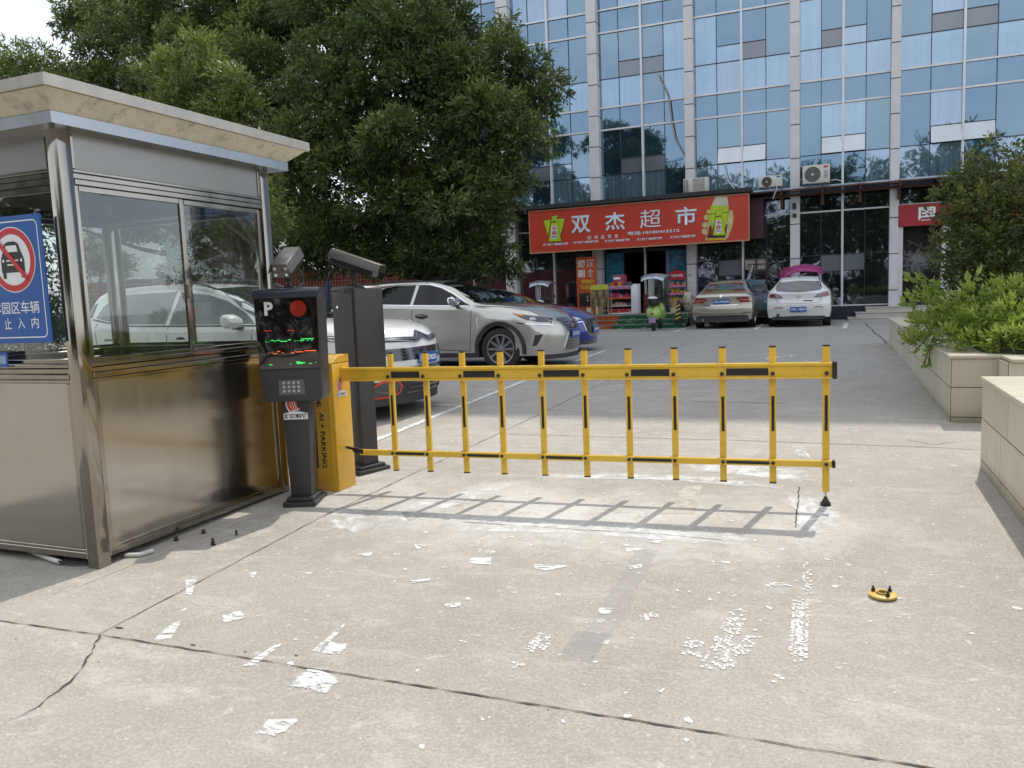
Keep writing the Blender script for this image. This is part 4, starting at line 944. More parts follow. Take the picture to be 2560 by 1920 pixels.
# right-hand entrance
ob_build(MB().box(1.94, 2.07, YF - .25, YF + .1, .72, 3.24).box(3.18, 3.42, YF - .25, YF + .1, .72, 3.24), 'door_jamb', clad, bevel=.004)
G_door = facade_glass('door glass', (.018, .015, .015), (.03, .026, .026), (.34, .36, .4), .14)
for xa_, xb_ in ((2.07, 3.18), (3.42, 4.5), (4.52, 5.55)): ob_build(MB().box(xa_, xb_, YF + .02, YF + .03, .72, 3.25), 'glass_door', G_door, smooth=0)
ob_build(MB().box(2.07, 3.18, YF - .01, YF + .018, 1.98, 2.03), 'door_rail', pm('door rail', (.1, .11, .14), .4), smooth=0)
ob_build(MB().box(3.27, 3.35, YF - .28, YF - .252, 2.05, 2.13), 'intercom', blkp, bevel=.004)
stone = pm('step stone', (.42, .40, .36), .6, var=.12, scale=3, dirt=.25)
for i, (x, y0, z0, z1) in enumerate(((.45, 27.55, .30, .40), (.68, 27.85, .30, .56), (.98, 28.2, .30, .715))):
    ob_build(MB().box(x, 9, y0 + .02, YF - .051, z0, z1 - .03).box(x - .02, 9, y0, YF - .052, z1 - .029, z1), 'entrance_step', stone, bevel=.004)

# signs
redp = pm('shop red', (.46, .045, .022), .42, var=.10, scale=.6); trim = pm('sign trim', (.42, .26, .13), .5)
wh = pm('sign letters', (.62, .68, .76), .4); lime = pm('lime', (.38, .52, .02), .45); olive = pm('olive outline', (.06, .06, .01), .6); brownr = pm('bottle brown', (.20, .035, .015), .3)
ys_ = 27.9
SGO = (-6.5, ys_, 3.9)
sx0, sx1 = PY(1144, 480, ys_)[0], PY(1617, 480, ys_)[0]; sz1 = 4.585; sz0 = 3.095
sb = thing('shop_sign', 'long red supermarket signboard with big white Chinese characters above the shop', 'shop sign', SGO)
def sbuild(mb, n_, m_, **k): return mb.build(n_, m_, sb, at=SGO, **k)
sbuild(MB().box(sx0, sx1, ys_, ys_ + .16, sz0, sz1), 'panel', redp)
sbuild(MB().box(sx0 - .02, sx1 + .02, ys_ - .02, ys_ + .17, sz1, sz1 + .035).box(sx0 - .02, sx1 + .02, ys_ - .02, ys_ + .17, sz0 - .035, sz0).box(sx1, sx1 + .025, ys_ - .02, ys_ + .17, sz0, sz1).box(sx0 - .025, sx0, ys_ - .02, ys_ + .17, sz0, sz1), 'trim', trim)
def c5(x, y):   # survey sheet of the sign -> wall point
    return PY((1280 + x * .2803) / 1.15732, (440 + y * .2803) / 1.15732, ys_)
def stext(txt, xa, xb, ya, yb_, mat=wh, bold=.03, d=.012, it=0.0):
    (x0, zt), (x1, _) = c5(xa, ya), c5(xb, ya); zb = c5(xa, yb_)[1]
    return put(text_on(txt, 'lettering', mat, sb, (x0, ys_ - .0, min(zb, zt)), (1, 0, 0), (0, 0, 1), x1 - x0, abs(zt - zb), d, bold, italic=it), SGO)
H_ = .62
def big(ch, xa, xb, yc, bo=.018):
    (x0, z), (x1, _) = c5(xa, yc), c5(xb, yc)
    if ch != '超': put(text_on(ch, 'lettering', olive, sb, (x0 + .012, ys_, z - H_ / 2 - .012), (1, 0, 0), (0, 0, 1), x1 - x0, H_, .008, .012), SGO)
    put(text_on(ch, 'lettering', wh, sb, (x0, ys_, z - H_ / 2), (1, 0, 0), (0, 0, 1), x1 - x0, H_, .016, bo), SGO)
big('双', 528, 700, 437); big('杰', 830, 1010, 410); big('超', 1142, 1328, 387, 0); big('市', 1460, 1648, 362)
def small(txt, xa, xb, yc, h, it=0.0, bold=.02):
    (x0, z), (x1, _) = c5(xa, yc), c5(xb, yc)
    put(text_on(txt, 'lettering', wh, sb, (x0, ys_, z - h / 2), (1, 0, 0), (0, 0, 1), x1 - x0, h, .010, bold, italic=it), SGO)
for i, ch in enumerate('日用品百货'): small(ch, 675 + i * 60, 705 + i * 60, 553 - i * 4, .12)
small('电话:18180415512', 1033, 1495, 514, .13)
for xa, y_ in ((272, 617), (543, 597), (822, 583), (1110, 568), (1407, 548)): small('累了困了 喝东鹏特饮', xa, xa + 232, y_, .088, .35, .03)
def spoly(pts, mat, name, d):
    q = [c5(x, y) for x, y in pts]
    return sbuild(MB().add([(x, ys_ - d, z) for x, z in q] + [(x, ys_ + .001, z) for x, z in q], [tuple(range(len(q)))] + [(i, (i + 1) % len(q), (i + 1) % len(q) + len(q), i + len(q)) for i in range(len(q))]), name, mat, smooth=0)
def grow(pts, k):
    cx = sum(p[0] for p in pts) / len(pts); cy = sum(p[1] for p in pts) / len(pts)
    return [(cx + (x - cx) * k, cy + (y - cy) * k) for x, y in pts]
def eagle_mark(ox, oy, s, rot=0.0):
    T = lambda pts: [(ox + (x - 375) * s, oy + (y - 470) * s) for x, y in pts]
    wl = [(282, 398), (345, 388), (335, 470), (322, 530), (300, 460)]; wr_ = [(400, 385), (468, 378), (455, 450), (432, 525), (415, 450)]
    bodyp = [(352, 420), (405, 412), (440, 580), (328, 585)]; headp = [(356, 360), (412, 350), (414, 360), (400, 368), (402, 408), (376, 398), (352, 416)]
    for p_ in (wl, wr_, bodyp, headp): spoly(grow(T(p_), 1.10), olive, 'emblem_outline', .010)
    for p_ in (wl, wr_, bodyp, headp): spoly(T(p_), lime, 'emblem', .013)
    spoly(T([(352, 446), (402, 446), (404, 560), (354, 562)]), wh, 'emblem_plate', .015)
    for ch, a, b_, mt in (('东', 450, 486, redk), ('鹏', 492, 530, redk)):
        (x0, zt), (x1, _) = c5(*T([(357, a)])[0]), c5(*T([(400, a)])[0]); zb = c5(*T([(357, b_)])[0])[1]
        put(text_on(ch, 'lettering', mt, sb, (x0, ys_, zb), (1, 0, 0), (0, 0, 1), x1 - x0, zt - zb, .018, .02), SGO)
    (x0, zt), (x1, _) = c5(*T([(357, 536)])[0]), c5(*T([(402, 536)])[0]); zb = c5(*T([(357, 556)])[0])[1]
    put(text_on('特饮', 'lettering', blue, sb, (x0, ys_, zb), (1, 0, 0), (0, 0, 1), x1 - x0, zt - zb, .018, .02), SGO)
eagle_mark(375, 470, 1.0)
# bottle held by a hand (printed flat on the board)
skin = pm('printed skin', (.50, .42, .16), .5, var=.25, scale=5)
for (cx, cy, rx, ry) in ((1752, 318, 18, 20), (1735, 370, 24, 26), (1722, 435, 26, 26), (1718, 495, 26, 28)):
    spoly([(cx + rx * math.cos(a), cy + ry * math.sin(a)) for a in [i * math.pi / 7 for i in range(14)]], skin, 'printed_finger', .006)
spoly([(1925, 345), (1945, 305), (1968, 310), (1975, 370), (1965, 450), (1945, 500), (1925, 560), (1915, 540)], skin, 'printed_thumb', .006)
spoly([(1818, 186), (1918, 182), (1930, 250), (1932, 420), (1915, 560), (1900, 572), (1725, 572), (1745, 470), (1762, 330), (1790, 240)], pm('bottle glass print', (.5, .5, .40), .3), 'bottle_shape', .008)
spoly([(1775, 262), (1925, 262), (1930, 300), (1925, 415), (1770, 415), (1765, 330)], lime, 'bottle_label', .010)
spoly([(1760, 440), (1925, 430), (1905, 550), (1735, 556)], brownr, 'bottle_shoulder', .0095)
spoly([(1755, 528), (1890, 530), (1890, 548), (1755, 550)], blk, 'bottle_band', .014)
spoly([(1735, 558), (1900, 552), (1890, 570), (1745, 576)], pm('amber', (.5, .36, .02), .3), 'bottle_foot', .014)
eagle_mark(1840, 418, .98)
# street-side red banner by the right entrance
RB = thing('red_banner', 'dark red banner with one white character above the right-hand glass door', 'banner', (3.7, YF - .3, 3.6))
redb = pm('banner red', (.33, .012, .025), .5, var=.1, scale=.8)
MB().box(-1.78, 1.85, -.02, .04, -.35, .33).build('panel', redb, RB)
gx = PY((1680 + 1548 * .3978) / 1.1573, 470, YF - .3)[0]; gx2 = PY((1680 + 1655 * .3978) / 1.1573, 470, YF - .3)[0]
text_on('国', 'lettering', white, RB, (gx - 3.7, -.02, -.2), (1, 0, 0), (0, 0, 1), gx2 - gx, .42, .008, .03)

# air-conditioner units on the canopy
acw = pm('ac white', (.52, .51, .46), .45, var=.06, scale=4, dirt=.25); acg = pm('ac fan grille', (.10, .10, .10), .5, var=.2, scale=30); acm = pm('ac coil', (.03, .03, .03), .6)
def ac_unit(lab, x0, x1, z0, z1, kind, yy=27.95):
    w, h = x1 - x0, z1 - z0; o = thing('air_conditioner', lab, 'air conditioner', ((x0 + x1) / 2, yy, z0), 0, 'outdoor air-conditioner units on the canopy')
    MB().box(-w / 2, w / 2, 0, .30, .04, h).build('casing', acw, o, .015, seg=2)
    MB().box(-w * .4, -w * .3, .03, .27, 0, .04).build('foot', darkfr, o); MB().box(w * .3, w * .4, .03, .27, 0, .04).build('foot', darkfr, o)
    if kind != 'side':
        cx, cz, r_ = -w * .13, h * .52, h * .40
        MB().cyl((cx, -.004, cz), (cx, .01, cz), r_ * 1.0, 32).build('fan_opening', acg if kind != 'dark' else pm('fan dark', (.025, .022, .03), .5), o)
        g = MB()
        for k in range(1, 7): g.lathe([(r_ * k / 6.5 - .003, -.010), (r_ * k / 6.5 + .003, -.010), (r_ * k / 6.5, -.014)], (cx, 0, cz), 'y', 28, True)
        for k in range(10): a = k * math.pi / 5; g.tube([(cx, -.012, cz), (cx + r_ * math.cos(a), -.012, cz + r_ * math.sin(a))], .003, 4)
        g.build('fan_grille', pm('grille grey', (.16, .16, .155), .5), o)
        MB().cyl((cx, -.02, cz), (cx, -.006, cz), r_ * .17, 18).build('fan_hub', acw, o)
        MB().box(w * .27, w * .43, -.003, .002, h * .82, h * .93).build('badge', redk if kind == 'red' else blue, o)
        if kind == 'red': 
            g = MB()
            for k in range(5): g.box(w * .28, w * .42, -.002, .002, h * (.3 + .08 * k), h * (.33 + .08 * k))
            g.build('vent_slots', acm, o)
    else:
        g = MB()
        for i in range(3):
            for j in range(9): g.box(-w / 2 + .02 + i * .055, -w / 2 + .06 + i * .055, -.003, .002, .07 + j * (h - .1) / 9, .07 + (j + .6) * (h - .1) / 9)
        g.build('coil_grille', acm, o)
        MB().box(-w * .12, w * .36, -.003, .002, h * .08, h * .95).build('fan_panel', pm('fan panel', (.30, .29, .27), .5, var=.2, scale=6), o)
    return o
def c6(x, y, Y): return PY((1680 + x * .3978) / 1.1573, (400 + y * .3978) / 1.1573, Y)
for lab, a, b_, kd in (('air conditioner with a dark coil grille above the supermarket sign', (72, 210), (228, 112), 'side'),
                       ('smaller air conditioner with a blue badge right of the supermarket sign', (540, 176), (692, 98), 'dark'),
                       ('largest air conditioner with a red badge on the right canopy', (820, 152), (992, 30), 'red')):
    yy = 27.95; p0 = c6(a[0], a[1], yy); p1 = c6(b_[0], a[1], yy); zt = c6((a[0] + b_[0]) / 2, b_[1], yy)[1]; zb = c6((a[0] + b_[0]) / 2, a[1], yy)[1]
    ac_unit(lab, p0[0], p1[0], zb, zt, kd)
# loose hoses hanging on the facade
def c7(x, y, Y=YF - .15): 
    q = PY((1120 + x * .651) / 1.1573, (y * .651) / 1.1573, Y); return (q[0], Y, q[1])
hosem = pm('hose grey', (.30, .29, .27), .7); hosew = pm('hose white', (.55, .55, .53), .6)
def hose(lab, pts, r_, m_):
    o = thing('hose', lab, 'hose', pts[0]); MB().tube([(p[0] - pts[0][0], p[1] - pts[0][1], p[2] - pts[0][2]) for p in pts], r_, 8).build('tube', m_, o); return o
hose('long grey hose hanging from an open vent down to the leftmost air conditioner', [c7(*p) for p in ((806, 282), (818, 310), (838, 350), (850, 385), (856, 440), (862, 480), (872, 530), (892, 570), (915, 605), (932, 640), (937, 682))], .028, hosem)
hose('short white hose hanging under the tilted vent in the middle bay', [c7(*p) for p in ((1062, 632), (1068, 660), (1078, 700), (1100, 725))], .022, hosew)
hose('white cable loop drooping below the blue-badged air conditioner', [(*(lambda q: (q[0], 27.9, q[1]))(c6(x, y, 27.9)),) for x, y in ((662, 160), (655, 190), (645, 215), (635, 243))], .012, hosew)
hose('white pipe bent beside the red-badged air conditioner', [(*(lambda q: (q[0], 28.2, q[1]))(c6(x, y, 28.2)),) for x, y in ((1000, 128), (1025, 122), (1060, 130), (1075, 128))], .014, hosew)
du = thing('exhaust_duct', 'silver flexible exhaust duct hanging from the window behind the beige sedan', 'duct', (0, 0, 0))
a = c6(505, 660, 28.8); b_ = c6(462, 792, 28.5); dm = MB(); A_ = Vector((a[0], 28.8, a[1])); B_ = Vector((b_[0], 28.5, b_[1])); nseg = 36
dpts = [A_.lerp(B_, i / nseg) + Vector((.03 * math.sin(i / nseg * math.pi), 0, 0)) for i in range(nseg + 1)]
dm.tube(dpts, [.085 if i % 2 else .066 for i in range(nseg + 1)], 12)
du.location = A_; dm.build('tube', pm('foil', (.62, .62, .62), .25, 1.0), du, at=A_)
# ------------------------------------------------------------------ vehicles
def pchip(xs, ys):
    xs = np.array(xs, float); ys = np.array(ys, float)
    if xs[0] > xs[-1]: xs = xs[::-1]; ys = ys[::-1]
    h = np.diff(xs); d = np.diff(ys) / h; m = np.zeros(len(xs)); m[0] = d[0]; m[-1] = d[-1]
    for i in range(1, len(xs) - 1):
        if d[i - 1] * d[i] > 0: w1 = 2 * h[i] + h[i - 1]; w2 = h[i] + 2 * h[i - 1]; m[i] = (w1 + w2) / (w1 / d[i - 1] + w2 / d[i])
    def f(x):
        x = min(max(x, xs[0]), xs[-1]); i = min(int(np.searchsorted(xs, x, 'right')) - 1, len(h) - 1); t = (x - xs[i]) / h[i]
        return float((2*t**3-3*t**2+1)*ys[i] + (t**3-2*t**2+t)*h[i]*m[i] + (-2*t**3+3*t**2)*ys[i+1] + (t**3-t**2)*h[i]*m[i+1])
    return f
def paint(name, col, metal=.0, flake=0.0, rough=.3):
    m, t, o = nt(name); p = N(t, 'BsdfPrincipled', Roughness=rough, Metallic=metal); p.inputs['Coat Weight'].default_value = 1; p.inputs['Coat Roughness'].default_value = .03
    tc = N(t, 'TexCoord').outputs['Object']; c = mixc(t, rng(t, noise(t, tc, 1.5, 5), .3, .7), tuple(x * .94 for x in col), col)
    c = mixc(t, rng(t, noise(t, tc, 5, 8, .7), .55, .85, 0, .18), c, (.25, .22, .18)); t.links.new(c, p.inputs['Base Color']); t.links.new(p.outputs[0], o.inputs[0]); return m
cglass = pm('car glass', (.004, .0045, .005), .03, var=.1, spec=.35); cglass2 = pm('car glass light', (.035, .042, .045), .04, var=.2, scale=2, spec=.8, coat=1)
rubber = pm('tyre rubber', (.018, .017, .017), .8, var=.2, scale=10); claddm = pm('grey plastic trim', (.028, .028, .030), .6, var=.1); seamm = pm('door gap', (.006, .006, .006), .8)
chrome = pm('chrome trim', (.72, .72, .74), .08, 1.0, var=.03); rimm = pm('alloy', (.42, .42, .44), .25, .9, var=.08); well = pm('wheel well', (.010, .010, .010), .9)
lampw = pm('lamp lens clear', (.35, .37, .40), .06, .3, var=.5, scale=18, coat=1); lampd = pm('lamp dark', (.03, .03, .035), .06, var=.3, coat=1); lampr = pm('tail lamp red', (.22, .008, .010), .12, var=.3, scale=20, coat=1); amber = pm('amber lens', (.6, .18, .02), .15, coat=1)
platem = pm('plate blue', (.015, .085, .36), .4, var=.05); plw = pm('plate white', (.70, .72, .74), .5)

class Car:
    def __init__(s, name, label, cat, X, Y, rz, P, body_mat, group=None):
        s.P = P; s.z0 = gz(Y if rz == 0 else Y + 1); s.t = thing(name, label, cat, (X, Y, s.z0), rz, group); s.mat = body_mat
        k = lambda n: pchip(P['x'], P[n])
        W, Wb, Wr, zb, zr, zt = [k(n) for n in ('W', 'Wb', 'Wr', 'zb', 'zr', 'zt')]
        xf, xr = P['x'][0], P['x'][-1]; s.xf, s.xr = xf, xr
        Ra = P['Ra']; axles = P['axles']; zw = P['rw']
        n = int((xf - xr) / .035); st = [xf + (xr - xf) * i / n for i in range(n + 1)]
        for a in axles: st += [a + Ra * .9995 * sgn for sgn in (1, -1)] + [a + Ra * 1.002 * sgn for sgn in (1, -1)]
        st = sorted(set(st), reverse=True); s.st = st
        zs0 = P['zs']; SEG = [5, 5, 4, 3, 8, 3, 7]; rows = []
        for x in st:
            zs = zs0
            for a in axles:
                if abs(x - a) < Ra: zs = max(zs, zw + math.sqrt(Ra * Ra - (x - a) ** 2))
            w, wb, wr_, b, r_, t_ = W(x), Wb(x), Wr(x), zb(x), zr(x), zt(x)
            zm = zs + (b - zs) * .42; zm = max(zm, min(.62, b - .12))
            c = [(w - .035, zs), (w, zs + (zm - zs) * .5), (w + .002, zm), (w - .012, b - .11), (wb, b), (wr_ + .0, r_), (wr_ - .11, r_ + (t_ - r_) * .62), (0, t_)]
            seg = []
            for i in range(7):
                p0 = c[max(0, i - 1)]; p1 = c[i]; p2 = c[i + 1]; p3 = c[min(7, i + 2)] if i < 6 else (-c[6][0], c[6][1])
                if i == 4: p0 = (p1[0] + (p1[0] - p2[0]) * .25, p1[1] + (p1[1] - p2[1]) * .25); p3 = (p2[0] + (p2[0] - p1[0]) * .25, p2[1] + (p2[1] - p1[1]) * .25)
                if i == 0: p0 = (p1[0] - .02, p1[1] - .05)
                for k_ in range(SEG[i]):
                    t = k_ / SEG[i]; tt = .5
                    f = lambda d: .5 * ((2 * p1[d]) + (p2[d] - p0[d]) * t + (2 * p0[d] - 5 * p1[d] + 4 * p2[d] - p3[d]) * t * t + (3 * p1[d] - p0[d] - 3 * p2[d] + p3[d]) * t ** 3)
                    seg.append((f(0), f(1)))
            seg.append((0, t_)); rows.append(seg)
        m_ = len(rows[0]); K = sum(SEG[:5])      # index of the roof edge
        V = []; 
        for x, seg in zip(st, rows):
            for (y, z) in seg: V.append([x, y, z])
            for (y, z) in seg[-2::-1]: V.append([x, -y, z])
        w_ = 2 * m_ - 1; F = []
        for i in range(len(st) - 1):
            for j in range(w_ - 1): F.append((i * w_ + j, i * w_ + j + 1, (i + 1) * w_ + j + 1, (i + 1) * w_ + j))
        M = m_ - 1 - K; C = 2 * M
        for end in (0, len(st) - 1):
            base = end * w_; grid = []
            for j in range(K + 1):
                if j == K: row = [base + K + i for i in range(C + 1)]
                else:
                    L_, R_ = base + j, base + w_ - 1 - j; row = [L_]
                    zc = V[base + m_ - 1][2]; zK = V[base + K][2]
                    for i in range(1, C):
                        u = i / C; bulge = (V[base + K + i][2] - zK) * (j / K) ** 2
                        V.append([V[L_][0], V[L_][1] + (V[R_][1] - V[L_][1]) * u, V[L_][2] + (V[R_][2] - V[L_][2]) * u + bulge]); row.append(len(V) - 1)
                    row.append(R_)
                grid.append(row)
            for j in range(K):
                for i in range(C): F.append((grid[j][i], grid[j + 1][i], grid[j + 1][i + 1], grid[j][i + 1]))
        Wm = max(P['W']); nf = pchip(*P['nosez']); tf = pchip(*P['tailz'])
        s.cf, s.cr = P.get('cf', .28), P.get('cr', .16)
        for v in V:
            a = abs(v[1]) / Wm; e = math.exp(-(xf - v[0]) / P.get('ff', .45)); g = math.exp(-(v[0] - xr) / .45)
            dx = -s.cf * a ** 2.4 * e + s.cr * a ** 2.6 * g
            dx += nf(v[2]) * math.exp(-(xf - v[0]) / .22) - tf(v[2]) * math.exp(-(v[0] - xr) / .22); v[0] += dx
        mb = MB(); mb.v = [tuple(v) for v in V]; mb.f = F
        s.body = mb.build('body', body_mat, s.t, smooth=38)
        s.bvh = BVHTree.FromPolygons(mb.v, F)
        # underside, wells
        u = MB().box(xr + .25, xf - .3, -Wm + .30, Wm - .30, .20, .62)
        s.under = u.build('underbody', well, s.t)
        wl = MB()
        for a in axles:
            for sg in (-1, 1):
                vs = []; nn = 20
                for y in (sg * (Wm - .045), sg * (Wm - .34)):
                    for i in range(nn + 1): g = math.pi * i / nn; vs.append((a + (Ra + .006) * math.cos(g), y, zw + (Ra + .006) * math.sin(g)))
                wl.add(vs, [(i, i + 1, nn + 2 + i, nn + 1 + i) for i in range(nn)])
                wl.add([(a - Ra, sg * (Wm - .33), zs0), (a + Ra, sg * (Wm - .33), zs0), (a + Ra, sg * (Wm - .33), zw + Ra), (a - Ra, sg * (Wm - .33), zw + Ra)], [(0, 1, 2, 3)])
        wl.build('wheel_well', well, s.t)
        for a in axles:
            for sg in (-1, 1): s.wheel(a, sg * (Wm - .13), zw, sg, P.get('spokes', 10))
    def wheel(s, x, y, r, sg, spokes):
        w = .225; rr = r * P_RIM
        c = (x, y, r)
        W_ = bpy.data.objects.new('wheel', None); COL.objects.link(W_); W_.parent = s.t; W_.location = c; W_.empty_display_size = .1
        h = w / 2
        MB().lathe([(rr, -h * .86), (r * .93, -h), (r * .985, -h * .86), (r, -h * .6), (r, h * .6), (r * .985, h * .86), (r * .93, h), (rr, h * .86), (rr, -h * .86)], axis='y', n=40).build('tyre', rubber, W_, smooth=50)
        b = MB().lathe([(rr * 1.01, sg * h * .9), (rr * .93, sg * h * .86), (rr * .90, sg * h * .45), (rr * .9, -sg * h * .8), (rr * 1.0, -sg * h * .85)], axis='y', n=40)
        for k in range(spokes):
            a = 2 * math.pi * k / spokes
            for da in ((-.07, .07) if spokes <= 7 else (0,)):
                wd = .017 if spokes > 7 else .014
                p0 = Vector((rr * .16 * math.cos(a + da), sg * h * .66, rr * .16 * math.sin(a + da))); p1 = Vector((rr * .94 * math.cos(a + da * 2), sg * h * .74, rr * .94 * math.sin(a + da * 2)))
                d = (p1 - p0).normalized(); n_ = Vector((0, sg, 0)); e = d.cross(n_) * wd
                vs = [p0 - e, p0 + e, p1 + e * 1.3, p1 - e * 1.3]; vs += [v - n_ * .03 for v in vs]
                b.add(vs, [(0, 1, 2, 3), (7, 6, 5, 4), (0, 4, 5, 1), (1, 5, 6, 2), (2, 6, 7, 3), (3, 7, 4, 0)])
        b.lathe([(0, sg * h * .72), (rr * .2, sg * h * .68), (rr * .22, sg * h * .3)], axis='y', n=20)
        b.build('rim', rimm, W_, smooth=40)
        MB().lathe([(0, sg * h * .15), (rr * .62, sg * h * .15), (rr * .62, sg * h * .05), (rr * .9, sg * h * 0.0)], axis='y', n=30).build('brake_disc', pm('brake disc', (.12, .12, .12), .4, .7), W_, smooth=40)
    def cast(s, p, d, far=9.0):
        o = Vector(p) - Vector(d) * far; h = s.bvh.ray_cast(o, Vector(d)); return h[0], h[1]
    def patch(s, name, poly, view, mat, off=.004, parent=None, step=.05, thick=.012, mirror=False, rnd_=False, hole=None):
        """a panel that follows the body: poly is drawn in the side ('r','l'), front, rear or top view"""
        if mirror:
            if view == 'r': s.patch(name, poly, 'l', mat, off, parent, step, thick)
            elif view in ('front', 'rear', 'top'): s.patch(name, [((-a, b) if view != 'top' else (a, -b)) for a, b in poly], view, mat, off, parent, step, thick)
        D = {'r': Vector((0, 1, 0)), 'l': Vector((0, -1, 0)), 'front': Vector((-1, 0, 0)), 'rear': Vector((1, 0, 0)), 'top': Vector((0, 0, -1))}[view]
        P3 = {'r': lambda a, b: Vector((a, 0, b)), 'l': lambda a, b: Vector((a, 0, b)), 'front': lambda a, b: Vector((-1, a, b)), 'rear': lambda a, b: Vector((-1, a, b)), 'top': lambda a, b: Vector((a, b, 1))}[view]
        if rnd_: 
            q = []; n = len(poly)
            for i in range(n):
                p0, p1, p2, p3 = [np.array(poly[(i + k) % n]) for k in (-1, 0, 1, 2)]
                for t in (0, .25, .5, .75): q.append(tuple(.5 * (2 * p1 + (p2 - p0) * t + (2 * p0 - 5 * p1 + 4 * p2 - p3) * t * t + (3 * p1 - p0 - 3 * p2 + p3) * t ** 3)))
            poly = q
        bm = bmesh.new(); vs = [bm.verts.new((a, b, 0)) for a, b in poly]; bm.faces.new(vs)
        a0 = min(p[0] for p in poly); a1 = max(p[0] for p in poly); b0 = min(p[1] for p in poly); b1 = max(p[1] for p in poly)
        k = a0 + step
        while k < a1: bmesh.ops.bisect_plane(bm, geom=bm.verts[:] + bm.edges[:] + bm.faces[:], plane_co=(k, 0, 0), plane_no=(1, 0, 0)); k += step
        k = b0 + step
        while k < b1: bmesh.ops.bisect_plane(bm, geom=bm.verts[:] + bm.edges[:] + bm.faces[:], plane_co=(0, k, 0), plane_no=(0, 1, 0)); k += step
        bnd = [e for e in bm.edges if len(e.link_faces) == 1]
        last = None; inn = {}
        for v in bm.verts:
            base = P3(v.co.x, v.co.y); h, nrm = s.cast(base, D)
            if h is None:
                h = None
            inn[v] = (h, nrm)
        ok = [(v, hn) for v, hn in inn.items() if hn[0] is not None]
        if not ok: bm.free(); return None
        for v, (h, nrm) in list(inn.items()):
            if h is None:
                w = min(ok, key=lambda o: (o[0].co - v.co).length_squared) if True else None
                inn[v] = (P3(v.co.x, v.co.y) * 1.0 + D * D.dot(w[1][0]) - D * D.dot(P3(v.co.x, v.co.y)), w[1][1])
        back = {}
        for v, (h, nrm) in inn.items():
            if nrm.dot(D) > 0: nrm = -nrm
            nn = (nrm - D * .5).normalized(); back[v] = h - nn * thick; v.co = h + nn * off
        for e in bnd:
            a, b = e.verts; va = bm.verts.new(back[a]); vb = bm.verts.new(back[b]); bm.faces.new((a, b, vb, va))
        bmesh.ops.remove_doubles(bm, verts=[v for v in bm.verts], dist=1e-5)
        bmesh.ops.recalc_face_normals(bm, faces=bm.faces)
        me = bpy.data.meshes.new(name); bm.to_mesh(me); bm.free()
        me.polygons.foreach_set('use_smooth', [True] * len(me.polygons)); me.set_sharp_from_angle(angle=R(40)); me.materials.append(mat)
        o = bpy.data.objects.new(name, me); COL.objects.link(o); o.parent = parent or s.t; return o
    def strip(s, name, pts, view, mat, w=.008, off=.002, mirror=False, close=False, parent=None, step=.07):
        P = [Vector(p) for p in pts]; n = len(P); L_ = []; R_ = []
        for i in range(n):
            a = P[(i - 1) % n] if close or i > 0 else P[i]; b = P[(i + 1) % n] if close or i < n - 1 else P[i]
            d = (b - a).normalized(); e = Vector((-d.y, d.x)) * w / 2; L_.append(P[i] + e); R_.append(P[i] - e)
        for i in range(n if close else n - 1):
            pass
        if not close: 
            s.patch(name, [tuple(v) for v in L_] + [tuple(v) for v in R_[::-1]], view, mat, off, parent, step, .006, mirror)
        else:
            s.patch(name, [tuple(v) for v in L_] + [tuple(L_[0])] + [tuple(R_[0])] + [tuple(v) for v in R_[::-1]], view, mat, off, parent, step, .006, mirror)
    def plate(s, txt, y0, y1, z0, z1, view='rear', x=None, split=None):
        h, _ = s.cast((0, (y0 + y1) / 2, (z0 + z1) / 2), Vector((1, 0, 0)) if view == 'rear' else Vector((-1, 0, 0)))
        sg = -1 if view == 'rear' else 1; xx = (h.x if x is None else x) + sg * .012
        MB().box(min(xx, xx + sg * .008), max(xx, xx + sg * .008), y0, y1, z0, z1).build('licence_plate', platem, s.t, .003)
        o = (xx + sg * .0085, y1 - .02 if view == 'rear' else y0 + .02, z0 + (z1 - z0) * .2); r = (0, -1, 0) if view == 'rear' else (0, 1, 0)
        text_on(txt, 'lettering', plw, s.t, o, r, (0, 0, 1), (y1 - y0) - .04, (z1 - z0) * .6, .001, .035)
P_RIM = .70
def mirror_ear(c, x, z, w=.16, h=.13, mat=None, yy=None, dark=None):
    for sg in (-1, 1):
        m = MB(); W_ = max(c.P['W']); y0 = W_ - .02 if yy is None else yy
        prof = [(-.02, -.5), (.05, -.45), (.09, -.1), (.08, .25), (.03, .5), (-.03, .48), (-.04, 0)]
        q = MB(); n = len(prof); vs = []
        for k, (t, sc) in enumerate(((0, .75), (.35, 1), (.8, .95), (1, .6))):
            for a, b in prof: vs.append((x + a * 1.1 - .02 * t, sg * (y0 + .035 + t * w), z + b * h * sc + .01 * t))
        m.add(vs, [tuple(range(n)), tuple(range(4 * n - 1, 3 * n - 1, -1))] + [(k * n + i, k * n + (i + 1) % n, (k + 1) * n + (i + 1) % n, (k + 1) * n + i) for k in range(3) for i in range(n)])
        o = m.build('mirror', mat or c.mat, c.t, .006, seg=2)
        MB().obox((x - .0, sg * (y0 + .02), z - h * .42), (.09, .12, .035)).build('mirror_arm', dark or claddm, c.t, .008)

